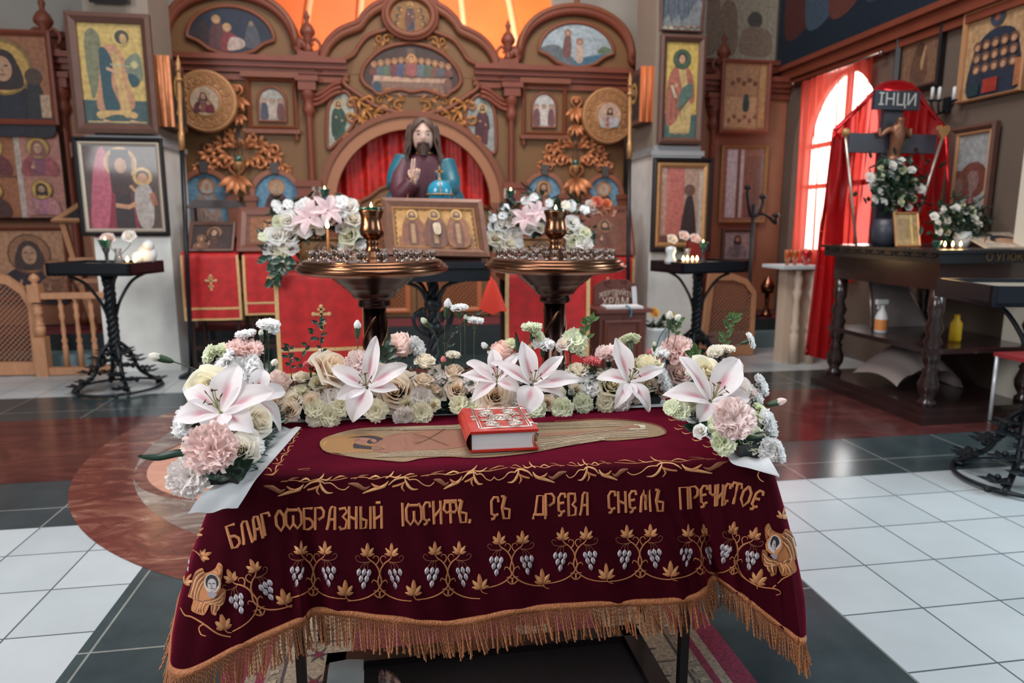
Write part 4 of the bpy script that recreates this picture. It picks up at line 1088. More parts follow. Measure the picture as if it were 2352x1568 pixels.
for i in range(len(hem_pts)-1):
 a,b=hem_pts[i],hem_pts[i+1];L=(b[0]-a[0]).length;s0=acc
 while s0<L:
  t=s0/L;p=a[0].lerp(b[0],t);out=a[3].lerp(b[3],t);dn=a[2].lerp(b[2],t)
  ln=.074+Rf.uniform(-.008,.010);sw=V((Rf.gauss(0,.0035),Rf.gauss(0,.004),0))+out*Rf.uniform(0,.012);n=9
  side=a[1]*Rf.gauss(0,.004)
  d=(dn*.35+V((0,0,-1))*.65).normalized()
  ctr_=[p+out*.003+d*(ln*q/n)+(sw+side)*((q/n)**1.6)for q in range(n+1)]
  # two plies wound round each other
  ph=Rf.uniform(0,6)
  for ply in(0,PI):
   pl=[]
   for q in range(n*3+1):
    f=q/3;k0=min(int(f),n-1);c_=ctr_[k0].lerp(ctr_[k0+1],f-k0)
    an=ph+ply+q*.85;pl.append(c_+V((math.cos(an),math.sin(an),0))*.0013)
   fr.tube(pl,.00125,3,cap=False)
  s0+=step*Rf.uniform(.8,1.2)
 acc=s0-L
fr.build('fringe',M_fringe,shroud,kind='stuff')
# ------------------------------------------------------------------ paper, book, trays
M_tissue=mat('tissue_paper',(232,234,236),.7,translucent=.35,bump=.3,bscale=14)
def sheet(name,label,left,right,m,cat='paper',org=None,n=10,lift=.0):
 Lp,Rp=crom(left,6),crom(right,6);s=MB();R3=random.Random(4)
 def fn(u,v):
  i=min(len(Lp)-1,int(round(u*(len(Lp)-1))));a,b_=Lp[i],Rp[i];p=a.lerp(b_,v)
  return p+V((0,0,lift+.004+.004*math.sin(9*v+u*7)*math.sin(PI*v)))
 s.grid(fn,len(Lp)-1,n)
 return s.build(name,m,None,label,cat,org=org or Lp[0])
TT=TZ+.0045
sheet('tissue_paper','sheet of white tissue paper under the left flower tray, drooping over the front edge',[at(640,985,z=TT),at(585,1030,z=TT),at(525,1085,z=TT),at(488,1122,z=TT),at(462,1140,Y=1.405),at(432,1184,Y=1.385)],
[at(692,984,z=TT),at(655,1028,z=TT),at(606,1084,z=TT),at(586,1108,z=TT),at(566,1140,Y=1.425),at(546,1171,Y=1.41)],M_tissue)
sheet('tissue_paper','sheet of white tissue paper under the right flower tray, its corner hanging in the air',[at(1552,950,z=TT),at(1610,996,z=TT),at(1662,1040,z=TT),at(1682,1068,z=TT),at(1725,1080,Y=1.36),at(1788,1098,Y=1.34)],
[at(1620,950,z=TT),at(1675,985,z=TT),at(1738,1025,z=TT),at(1758,1048,z=TT),at(1768,1058,Y=1.375),at(1790,1096,Y=1.338)],M_tissue)
sheet('tissue_paper','strip of white tissue paper showing in front of the long back flower tray',[V((-.33,1.885,TT)),V((0,1.895,TT)),V((.4,1.893,TT)),V((.79,1.885,TT))],
[V((-.34,2.0,TT)),V((0,2.0,TT)),V((.4,2.0,TT)),V((.80,2.0,TT))],M_tissue)
# the gospel book
BK0=at(1077,1040,z=TZ+.006);BK1=at(1237,1032,z=TZ+.006)
bu=(BK1-BK0).normalized();bv=V((0,0,1)).cross(bu).normalized();bw=(BK1-BK0).length;bt=.052
top_bl=BK0+V((0,0,bt));bl_=(at(1055,939,z=TZ+.006+bt)-top_bl).length;bdir=(at(1128,935,z=TZ+.006+bt)-(top_bl+bu*bw*.5));bd=abs(bdir.dot(bv));sk=bdir.dot(bu)/bd
bv2=(bv+bu*(sk*.9)).normalized()
book=thing('gospel_book','thick red leather book with silver relief cover lying on the shroud','book',BK0)
M_leather=mat('red_leather',(178,34,26),.35,vary=.10,scale=14,coat=.3)
M_pages=mat('page_block',(206,204,204),.7,vary=.10,scale=160,stretch=(.05,.05,6))
M_silver=mat('silver_relief',(196,182,172),.32,.8,vary=.1,scale=40)
bp=lambda x,y,z:BK0+bu*x+bv2*y+V((0,0,z))
def slab(mb,x0,x1,y0,y1,z0_,z1_):mb.prism([bp(x0,y0,z0_),bp(x1,y0,z0_),bp(x1,y1,z0_),bp(x0,y1,z0_)],(0,0,1),z1_-z0_)
k=MB();slab(k,.004,bw,0,bd,0,.0055);k.build('cover',M_leather,book)
k=MB();slab(k,.004,bw,0,bd,bt-.0065,bt);k.build('cover',M_leather,book)
k=MB();k.grid(lambda u,v:bp(.006-.012*math.sin(PI*u),bd*v,bt*u),12,6);k.build('spine',M_leather,book)
k=MB();k.grid(lambda u,v:bp(bw-.012-.004*math.sin(PI*u),.004+(bd-.008)*v,.0055+(bt-.012)*u),8,4)
k.prism([bp(.008,.005,.0056+(bt-.0121)*i/6)for i in range(7)]+[bp(bw-.012-.004*math.sin(PI*i/6),.005,.0056+(bt-.0121)*i/6)for i in range(6,-1,-1)],bv2,bd-.01);k.build('page_block',M_pages,book)
k=MB();k.smooth=True;z=bt+.001
x0_,x1_,y0_,y1_=bw*.17,bw*.93,bd*.10,bd*.93
for e,r in((0,.0022),(.006,.0014)):
 for(a,b_)in(((x0_+e,y0_+e),(x1_-e,y0_+e)),((x1_-e,y0_+e),(x1_-e,y1_-e)),((x1_-e,y1_-e),(x0_+e,y1_-e)),((x0_+e,y1_-e),(x0_+e,y0_+e))):
  k.tube([bp(*a,z),bp(*b_,z)],r,6)
for i in range(26):
 for(fx,fy)in((x0_+(x1_-x0_)*i/25,y0_+.003),(x0_+(x1_-x0_)*i/25,y1_-.003)):k.ball(bp(fx,fy,z),.0016,6,4)
k.build('silver_border',M_silver,book)
def roundel(cx,cy,r):
 k=MB();
 for rr_,t in((r,.0016),(r*.8,.0011)):k.tube([bp(cx+rr_*math.cos(a),cy+rr_*.92*math.sin(a),z)for a in[2*PI*i/24 for i in range(24)]],t,6,closed=True)
 k.poly([bp(cx+r*math.cos(a),cy+r*.92*math.sin(a),z+.0003)for a in[2*PI*i/24 for i in range(24)]])
 k.ball(bp(cx,cy+r*.25,z),r*.2,8,6,(1,1,.6));k.ball(bp(cx,cy-r*.15,z),r*.4,8,6,(.8,1,.4));k.ball(bp(cx-r*.3,cy,z),r*.22,6,5,(1,1,.5));k.ball(bp(cx+r*.32,cy-r*.1,z),r*.22,6,5,(1,1,.5))
 return k.build('roundel',M_silver,book)
xm,ym=(x0_+x1_)/2,(y0_+y1_)/2
roundel(xm,ym,bw*.17)
for fx in(.27,.73):
 for fy in(.2,.8):roundel(x0_+(x1_-x0_)*fx,y0_+(y1_-y0_)*fy,bw*.11)
for sx in(-1,1):
 for sy in(-1,1):
  k=MB()
  for a in(.3,.9,1.5):curl(k,bp(xm+sx*bw*.19,ym+sy*bd*.03,z),bu*sx,bv2*sy,V((0,0,1)),a,.026,1,1.1,.14)
  k.build('scroll_relief',M_silver,book);k=MB()
  curl(k,bp(xm+sx*bw*.03,ym+sy*bd*.36,z),bu*sx,bv2*sy,V((0,0,1)),-.2,.022,1,1.1,.14)
  k.build('scroll_relief',M_silver,book);k=MB()
  curl(k,bp(xm+sx*bw*.34,ym+sy*bd*.05,z),bu*sx,bv2*sy,V((0,0,1)),.8,.018,-1,1.1,.14)
  k.build('scroll_relief',M_silver,book)
for fy in(.22,.86):
 k=MB();c0=bp(bw-.002,bd*fy,0)
 k.tube([bp(bw-.012,bd*fy,bt+.001),bp(bw+.003,bd*fy,bt-.001),bp(bw+.004,bd*fy,bt*.5),bp(bw+.003,bd*fy,.006)],.0045,6,flat=.4,up=bv2)
 k.tube([bp(bw+.004,bd*fy,bt*.62),bp(bw+.010,bd*fy,bt*.5),bp(bw+.007,bd*fy,bt*.35)],.002,6);k.build('clasp',M_silver,book)
 # the three foam trays
M_tray=mat('tray_plastic',(14,24,24),.3,coat=.3);M_foam=mat('floral_foam',(24,40,32),.9,vary=.2,scale=30)
def tray(label,a,b_,w_,h_=.035):
 a=V(a);b_=V(b_);d=(b_-a).normalized();s_=V((-d.y,d.x,0));L=(b_-a).length
 t=thing('flower_tray',label,'flower tray',(a+b_)/2)
 k=MB();k.smooth=False
 q=lambda x,y,z_:a+d*x+s_*y+V((0,0,z_))
 r0=[q(0.01,-w_/2+.01,0),q(L-.01,-w_/2+.01,0),q(L-.01,w_/2-.01,0),q(.01,w_/2-.01,0)];r1=[q(0,-w_/2,h_),q(L,-w_/2,h_),q(L,w_/2,h_),q(0,w_/2,h_)];r2=[q(.006,-w_/2+.006,h_),q(L-.006,-w_/2+.006,h_),q(L-.006,w_/2-.006,h_),q(.006,w_/2-.006,h_)];r3=[p-V((0,0,.01))for p in r2]
 R_=[[k.P(p)for p in r]for r in(r0,r1,r2,r3)]
 for x,y in zip(R_,R_[1:]):
  for j in range(4):k.face([x[j],x[(j+1)%4],y[(j+1)%4],y[j]])
 k.face(R_[0]);k.build('tray',M_tray,t)
 k=MB();k.box(q(L/2,0,h_*.9),(L-.02,w_-.02,h_*.9),(d,s_,V((0,0,1))));k.build('foam',M_foam,t)
 return t
TB=TT+.003
tray('dark plastic flower tray along the left end of the table',(-.385,1.43,TB),(-.365,1.90,TB),.085)
tray('dark plastic flower tray along the right end of the table',(.80,1.41,TB),(.83,1.88,TB),.085)
tray('long dark flower tray across the back of the table behind the red book',(-.30,1.955,TB),(.77,1.955,TB),.10)
# ------------------------------------------------------------------ what lies on the floor under the table
def carpet_mat():
 m=bpy.data.materials.new('runner_pattern');m.use_nodes=True
 nt=m.node_tree;N=nt.nodes;L=nt.links;b=N['Principled BSDF'];b.inputs['Roughness'].default_value=.95
 a=N.new('ShaderNodeAttribute');a.attribute_name='Col'
 tc=N.new('ShaderNodeTexCoord');no=N.new('ShaderNodeTexNoise');no.inputs['Scale'].default_value=90;L.new(tc.outputs['Object'],no.inputs['Vector'])
 r=N.new('ShaderNodeMapRange');r.inputs[1].default_value=.3;r.inputs[2].default_value=.7;r.inputs[3].default_value=.65;r.inputs[4].default_value=1.3;L.new(no.outputs[0],r.inputs[0])
 mx=N.new('ShaderNodeMix');mx.data_type='RGBA';mx.blend_type='MULTIPLY';mx.inputs[0].default_value=1
 L.new(a.outputs['Color'],mx.inputs[6]);L.new(r.outputs[0],mx.inputs[7]);L.new(mx.outputs[2],b.inputs['Base Color'])
 return m
rg=MB();rg.smooth=False
RX1=at(1735,1568,z=0).x;RX0=.42-RX1
def rrect(x0,x1,y0,y1,z,c):rg.col=lin(c);rg.poly([(x0,y0,z),(x1,y0,z),(x1,y1,z),(x0,y1,z)])
RY0,RY1=.6,2.5
rg.col=lin((122,38,62));rg.box2((RX0,RY0,.003),(RX1,RY1,.009))
bands=[(.07,(150,132,116)),(.10,(126,44,66)),(.125,(142,126,110)),(.17,(84,74,74)),(.18,(168,150,130)),(.36,(96,84,82)),(.37,(132,60,78))]
for i,(e,c)in enumerate(bands):rrect(RX0+e,RX1-e,RY0+e,RY1-e,.0094+i*.0003,c)
for sx in(0,1):
 for j in range(14):
  x=(RX0+.265)if sx==0 else(RX1-.265);y=RY0+.3+j*.13
  if y>RY1-.2:continue
  rg.col=lin((92,80,80))
  for q in range(6):
   a=q*PI/3;rg.poly([(x+.012*math.cos(a+.5)+.0,y+.012*math.sin(a+.5),.0124),(x+.042*math.cos(a),y+.042*math.sin(a),.0124),(x+.012*math.cos(a-.5),y+.012*math.sin(a-.5),.0124)])
  rg.col=lin((124,50,66));rg.poly([(x+.014*math.cos(a),y+.014*math.sin(a),.0127)for a in[PI*t/4 for t in range(8)]])
  if j%2:rg.col=lin((110,98,92));rg.poly([(x-.07,y-.068,.0125),(x+.07,y-.068,.0125),(x+.07,y-.062,.0125),(x-.07,y-.062,.0125)])
for i in range(40):
 y=RY0+.15+i*.045
 if y>RY1-.14:break
 for x in(RX0+.148,RX1-.148):rg.col=lin((170,154,132));rg.poly([(x-.012,y-.012,.0122),(x+.012,y-.004,.0122),(x+.012,y+.012,.0122),(x-.012,y+.004,.0122)])
for i in range(9):
 x,y=RX0+.5+(RX1-RX0-1)*((i*.37)%1),RY0+.4+i*.19
 rg.col=lin((170,150,132));rg.poly([(x+.05*math.cos(a)*(1+.4*math.sin(3*a)),y+.05*math.sin(a)*(1+.4*math.sin(3*a)),.0125)for a in[2*PI*t/18 for t in range(18)]])
rg.build('rug',carpet_mat(),None,'cream and crimson patterned carpet runner on the floor under the table','rug',org=((RX0+RX1)/2,1.6,0))
# low framed mat of dark wood
MZ=.16
fb=thing('footboard','low dark wooden platform with a woven mat standing under the table','platform',at(1150,1540,z=MZ)*1.0-V((0,0,MZ)))
A0,A1=at(735,1480,z=MZ),at(1470,1452,z=MZ);A2=at(1560,1585,z=MZ)
xL,xR_=at(752,1500,z=MZ).x,A1.x;yb=(A0.y+A1.y)/2;yf=.9
k=MB();k.smooth=False
for(x0_,x1_,y0_,y1_)in((xL,xR_,yb-.05,yb),(xL,xL+.05,yf,yb),(xR_-.05,xR_,yf,yb),(xL,xR_,yf,yf+.05)):k.box2((x0_,y0_,MZ-.06),(x1_,y1_,MZ))
k.build('frame',mat('footboard_wood',(30,22,26),.3,coat=.2),fb)
k=MB();k.box2((xL+.05,yf+.05,MZ-.05),(xR_-.05,yb-.05,MZ-.02));k.build('mat',mat('woven_mat',(44,36,38),.9,vary=.4,scale=140,bump=.6,bscale=220,stretch=(1,3,1)),fb)
for(x,y)in((xL+.03,yb-.03),(xR_-.03,yb-.03),(xL+.03,yf+.03),(xR_-.03,yf+.03)):
 k=MB();k.box2((x-.025,y-.025,.012),(x+.025,y+.025,MZ-.06));k.build('leg',M_wood_dk,fb)
 # a folded cloth and a clear packet on the mat
c0=at(790,1550,z=MZ);k=MB()
q=[at(757,1530,z=MZ+.004),at(836,1523,z=MZ+.004),at(834,1640,z=MZ+.004),at(742,1640,z=MZ+.004)]
k.grid(lambda u,v:(q[0].lerp(q[1],u)).lerp(q[3].lerp(q[2],u),v)+V((0,0,.016-.010*abs(u-.55)+.003*math.sin(8*v))),10,10)
k.grid(lambda u,v:(q[0].lerp(q[1],u)).lerp(q[3].lerp(q[2],u),v)+V((0,0,-.020)),2,2)
k.build('folded_cloth',mat('white_cloth',(196,210,212),.8,bump=.3,bscale=20),None,'folded white cloth lying on the dark platform under the table','cloth',org=c0-V((0,0,.03)))
k=MB();q0,q1,q2,q3=at(868,1526,z=MZ),at(872,1640,z=MZ),at(1000,1640,z=MZ),at(905,1534,z=MZ)
k.col=lin((170,150,146));k.grid(lambda u,v:q0.lerp(q3,u).lerp(q1.lerp(q2,u),v)+V((0,0,-.018+.03*math.sin(PI*u)*math.sin(PI*min(1,v+.1))+.002*math.sin(30*u+14*v))),16,16,colfn=lambda u,v:lin((188,172,168))if(u*3+v*2)%1>.4 else lin((110,70,66)))
k.build('plastic_packet',mat('packet_film',attr=True,rough=.15,coat=.8),None,'clear shiny plastic packet lying beside the folded white cloth','packet',org=at(900,1560,z=MZ-.02))
# =========== FLOWERS
M_petal=mat('petal',attr=True,objcol=True,rough=.6,translucent=.38,spec=.25)
M_green=mat('stem_green',(52,74,48),.5,vary=.12,scale=30)
M_leafd=mat('leaf_dark',(38,62,46),.38,vary=.2,scale=25,coat=.15)
M_leafl=mat('leaf_light',(92,122,66),.45,vary=.15,scale=25,translucent=.25)
M_pollen=mat('anther',(96,60,44),.8)
M_pistil=mat('pistil',(150,150,104),.5)
def mesh_only(mb,name,m):
 me=bpy.data.meshes.new(name);me.from_pydata([tuple(p)for p in mb.v],[],mb.f)
 for mm in(m if isinstance(m,(list,tuple))else[m]):me.materials.append(mm)
 me.polygons.foreach_set('use_smooth',mb.sm);me.polygons.foreach_set('material_index',mb.m)
 if any(c!=(1,1,1)for c in mb.c):
  a=me.color_attributes.new('Col','FLOAT_COLOR','CORNER');arr=[]
  for f,c in zip(mb.f,mb.c):arr+=[c[0],c[1],c[2],1.0]*len(f)
  a.data.foreach_set('color',arr)
 else:
  a=me.color_attributes.new('Col','FLOAT_COLOR','CORNER');a.data.foreach_set('color',[1.0]*(4*len(me.loops)))
 me.update();return me
def rose_mesh(seed,open_=1.0,hi=True,name='rose_bloom',warm=(1.0,.95,.86)):
 R=random.Random(seed);mb=MB();nu,nv=(8,7)if hi else(4,3)
 def petal(phi,wid,r0,r1,h,flare,curl_,zb=-.32,tw=0.0):
  ph=R.uniform(0,6)
  def fn(u,v):
   s=u*2-1
   edge=1-.22*abs(s)**2.6
   r=r0+(r1-r0)*(v**.6)+flare*max(0,v-.55)**1.6*2.2
   r+=curl_*(abs(s)**2)*v*.5+tw*s*v
   z=zb+h*v*edge-curl_*max(0,v-.75)*1.2-flare*max(0,v-.72)*.9
   a=phi+s*wid*(.45+.55*min(1,v*1.8))*(1.0 if v<.9 else 1-(v-.9)*2.2)
   w=.010*math.sin(5*s+ph)*v
   return V(((r+w)*math.cos(a),(r+w)*math.sin(a),z))
  inner=max(0,1-r1/.42)
  mb.grid(fn,nu,nv,colfn=lambda u,v:tuple(1-(1-warm[k])*(inner*.9+(1-v)*.35)for k in range(3)))
 layers=[(3,.02,.06,.62,.0,.0,1.9),(3,.05,.13,.66,.02,.02,1.35),(4,.09,.20,.66,.05,.05,1.15),(5,.14,.28,.62,.10,.08,.95),(5,.2,.36,.56,.18,.12,.9),(6,.24,.44,.46,.28,.16,.8)]
 if not hi:layers=[(2,.02,.07,.6,.0,.0,1.9),(3,.08,.18,.62,.05,.05,1.2),(4,.16,.32,.54,.14,.1,1.0),(5,.22,.42,.42,.26,.14,.85)]
 off=0
 for n,r0,r1,h,fl_,cu_,wid in layers:
  off+=1.1
  for q in range(n):
   k_=.6+.4*open_
   petal(off+2*PI*q/n+R.uniform(-.12,.12),wid,r0*k_,r1*k_,h*(1+.35*(1-open_)),fl_*open_,cu_*(.4+.6*open_),tw=.03)
 return mesh_only(mb,name,M_petal)
def carn_mesh(seed,frill=1.0,hi=True,name='carnation_bloom',flat=1.0,edge=None):
 R=random.Random(seed);mb=MB();nu,nv=(14,6)if hi else(6,3)
 rings=[(5,.30,12,.42),(7,.40,34,.46),(9,.47,56,.44),(10,.50,76,.40),(10,.48,96,.36)]if hi else[(3,.3,15,.4),(5,.45,50,.44),(6,.5,82,.4)]
 for n,L,el,wd in rings:
  for q in range(n):
   phi=2*PI*q/n+R.uniform(-.25,.25);e=math.radians(el+R.uniform(-9,9));ph=R.uniform(0,6);k1=R.uniform(2.4,3.6);Lq=L*R.uniform(.88,1.06)
   rd=V((math.cos(phi),math.sin(phi),0));tg=V((-math.sin(phi),math.cos(phi),0));d=rd*math.sin(e)+V((0,0,1))*math.cos(e);nn=V((0,0,1))*math.sin(e)-rd*math.cos(e)
   jag=[R.uniform(-1,1)for _ in range(nu+1)]
   def fn(u,v):
    s=u*2-1;i=int(round(u*nu))
    w=wd*(.10+.9*v**.8);ln=Lq*v*(1-.16*s*s)
    if v>.95:ln+=frill*.035*(1 if i%2 else -1)+.012*jag[i]
    ruf=(.05+.045*frill)*v*v*math.sin(k1*s*2.2+ph)+.035*frill*v**3*math.sin(7*s+ph*2)
    c=d*ln+tg*(s*w)+nn*(ruf-.10*v*v*(1 if el<60 else -.6))
    return V((0,0,-.18*flat))+V((c.x,c.y,c.z*flat))
   e2=edge or(1,1,1)
   mb.grid(fn,nu,nv,colfn=lambda u,v:tuple(1-(1-e2[k])*(1-v)for k in range(3)))
 return mesh_only(mb,name,M_petal)
ROSE=[rose_mesh(s,1.0)for s in(1,2,3)]
ROSEBUD=[rose_mesh(s,.45)for s in(4,5)]
SPRAY=[rose_mesh(s,.8,True)for s in(6,7)]
LOWROSE=[rose_mesh(s,.95,False,'small_rose_bloom')for s in(8,9,10)]
CARN=[carn_mesh(s)for s in(1,2,3,4)]
RUFF=[carn_mesh(s,.15,True,'ruffled_bloom',.95,(.96,1.0,.84))for s in(5,6,7)]
CUP=[carn_mesh(s,.8,True,'carnation_cup',.8)for s in(8,9)]
LOWCARN=[carn_mesh(s,.3,False,'small_carnation_bloom')for s in(11,12)]
def calyx_mesh():
 mb=MB();mb.lathe([(.0,-.42),(.05,-.40),(.085,-.30),(.10,-.12),(.12,.0),(.15,.05),(.0,.02)],seg=10,cap=False)
 for q in range(5):
  a=2*PI*q/5;leaf3(mb,V((.09*math.cos(a),.09*math.sin(a),-.03)),V((math.cos(a),math.sin(a),0)),V((0,0,1)),V((-math.sin(a),math.cos(a),0)),.9,.2,.06,.1,4)
 return mesh_only(mb,'calyx',M_green)
CALYX=calyx_mesh()
def sepal_mesh():
 mb=MB();mb.lathe([(.0,-.5),(.05,-.49),(.09,-.43),(.06,-.36),(.12,-.32),(.0,-.30)],seg=10,cap=False)
 for q in range(5):
  a=2*PI*q/5;leaf3(mb,V((.08*math.cos(a),.08*math.sin(a),-.34)),V((math.cos(a),math.sin(a),0)),V((0,0,1)),V((-math.sin(a),math.cos(a),0)),-.1,.3,.06,-.2,4)
 return mesh_only(mb,'sepals',M_green)
SEPAL=sepal_mesh()
def bud_mesh():
 mb=MB();mb.grid(lambda u,v:V((.20*math.sin(PI*(.12+.8*v))*(1+.12*math.sin(5*2*PI*u+4*v))*math.cos(2*PI*u),.20*math.sin(PI*(.12+.8*v))*(1+.12*math.sin(5*2*PI*u+4*v))*math.sin(2*PI*u),-.1+.6*v)),20,8,cu=True)
 return mesh_only(mb,'bud_petals',M_petal)
BUD=bud_mesh()
def budcal_mesh():
 mb=MB();mb.lathe([(.0,-.62),(.06,-.6),(.13,-.45),(.17,-.2),(.18,.0),(.17,.12),(.19,.16),(.0,.1)],seg=10,cap=False)
 for q in range(5):
  a=2*PI*q/5;leaf3(mb,V((.15*math.cos(a),.15*math.sin(a),.08)),V((math.cos(a),math.sin(a),0)),V((0,0,1)),V((-math.sin(a),math.cos(a),0)),1.4,.2,.05,.1,4)
 return mesh_only(mb,'bud_calyx',M_green)
BUDCAL=budcal_mesh()
FLOWERS=[]
TRAYS={'left':((-.378,1.455),(-.368,1.88)),'right':((.805,1.435),(.828,1.86)),'back':((-.28,1.955),(.75,1.955))}
def foot(p,place,spread=.86):
 a,b=TRAYS[place];a,b=V((*a,0)),V((*b,0));d=b-a;t=max(0,min(1,(V((p.x,p.y,0))-a).dot(d)/d.length_squared))
 q=a+d*t;off=V((p.x-q.x,p.y-q.y,0));off=off.normalized()*min(off.length*.3,.026)if off.length>1e-6 else off
 return V((q.x+off.x,q.y+off.y,TB+.030))
def put(o,parent,loc,dirn,scale,roll=0.0,color=None):
 COL.objects.link(o);o.parent=parent;q=V((0,0,1)).rotation_difference(V(dirn).normalized())@Quaternion((0,0,1),roll)
 o.rotation_mode='QUATERNION';o.rotation_quaternion=q;o.location=loc;o.scale=(scale,)*3 if not hasattr(scale,'__len__')else scale
 if color:o.color=(*color,1)
 return o
def stem_obj(t,a,b,r,d0,name='stem',m=None,org=None):
 k=MB();L=(b-a).length;k.tube(bez(a,a+V((0,0,L*.35)),b-V(d0).normalized()*L*.4,b,10),[r*(1.1-.2*i/10)for i in range(11)],6)
 return k.build(name,m or M_green,t)
DIRS={'f':(0,-.8,.62),'u':(0,-.18,1),'l':(-.6,-.35,.75),'r':(.6,-.35,.75),'c':(0,-1,.25),'d':(.05,-1,-.1),'L':(-.8,-.5,.4),'R':(.8,-.5,.4),'b':(.1,.5,.8),'F':(.0,-.93,.42)}
WHITE,CREAM,YEL,GRN,PINKL,PINK,CORAL,PEACH,MAUVE,BLUSH=(.97,.96,.95),(.94,.89,.79),(.92,.88,.71),(.84,.86,.68),(.95,.81,.78),(.96,.75,.71),(.84,.26,.27),(.94,.82,.69),(.84,.66,.63),(.95,.89,.86)
COLN={id(WHITE):'white',id(CREAM):'cream',id(YEL):'pale yellow',id(GRN):'greenish',id(PINKL):'pale pink',id(PINK):'pink',id(CORAL):'coral pink',id(PEACH):'peach',id(MAUVE):'dusky pink',id(BLUSH):'blush white'}
Rz=random.Random(21)
KINDS={'rose':(ROSE,SEPAL,'large','rose'),'bud':(ROSEBUD,SEPAL,'half closed','rose'),'spray':(SPRAY,SEPAL,'small','rose'),'carn':(CARN,CALYX,'frilled','carnation'),'ruff':(RUFF,CALYX,'small ruffled','carnation'),'cup':(CUP,CALYX,'cup shaped','carnation'),'tip':([BUD],BUDCAL,'closed','carnation bud')}
def flower(kind,px,py,d,col,Y,place,dr='f'):
 ms,cx,size,word=KINDS[kind];p=at(px,py,Y=Y);depth=(p-EYEV).length;s=d*depth/F_PX*(1.08 if kind!='tip' else 2.2)
 dv=V(DIRS[dr])+V((Rz.uniform(-.15,.15),Rz.uniform(-.1,.1),Rz.uniform(-.05,.1)));dv.normalize()
 f=foot(p,place);t=thing({'rose':'rose','carnation':'carnation','carnation bud':'carnation_bud'}[word],'',word.split()[-1]if word!='carnation bud' else 'flower bud',f)
 t['category']='flower'
 fv=1+Rz.uniform(-.06,.04);c=tuple(v*fv for v in col)
 roll=Rz.uniform(0,6.28)
 put(bpy.data.objects.new('bloom',ms[Rz.randrange(len(ms))]),t,p-f,dv,s,roll,c)
 put(bpy.data.objects.new('calyx',cx),t,p-f+dv*(s*(-.2 if word=='carnation' else 0)),dv,s*(1.0 if word!='carnation' else 1.25),roll)
 base=p-dv*s*(.5 if word!='carnation bud' else .6)
 if(base-f).length>.012:stem_obj(t,f,base,.0017,dv)
 FLOWERS.append((t,size,COLN[id(col)],word,place,px));return t
def yl(py):return 1.42+max(0,(1095-py))*.0011
def yr(py):return 1.40+max(0,(1035-py))*.0011
def yb_(py):return 1.865 if py>935 else(1.885 if py>905 else(1.915 if py>868 else(1.945 if py>815 else 1.965)))
for kind,px,py,d,col,dr in[
('tip',367,822,20,CREAM,'L'),('ruff',477,812,36,GRN,'L'),('ruff',515,799,42,GRN,'u'),('cup',563,763,38,WHITE,'u'),('carn',563,795,66,PINK,'u'),('carn',514,823,52,WHITE,'l'),('carn',557,838,62,WHITE,'f'),
('cup',616,741,42,WHITE,'u'),('cup',626,753,28,WHITE,'r'),('tip',600,770,12,GRN,'u'),('tip',628,838,16,CREAM,'r'),('rose',480,890,74,YEL,'F'),('carn',492,864,56,WHITE,'u'),('carn',419,966,62,WHITE,'L'),('ruff',498,973,54,GRN,'F'),
('carn',483,1027,92,PINK,'F'),('rose',592,965,60,CREAM,'R'),('rose',552,1035,58,CREAM,'F'),('carn',588,1022,38,WHITE,'R'),('ruff',424,1041,44,GRN,'L'),('carn',432,1092,74,BLUSH,'F'),('spray',577,1005,36,WHITE,'R')]:
 flower(kind,px,py,d,col,(yl(py)-(.085 if d>=80 else 0))if py>860 else min(1.88,yl(py)+.06),'left',dr)
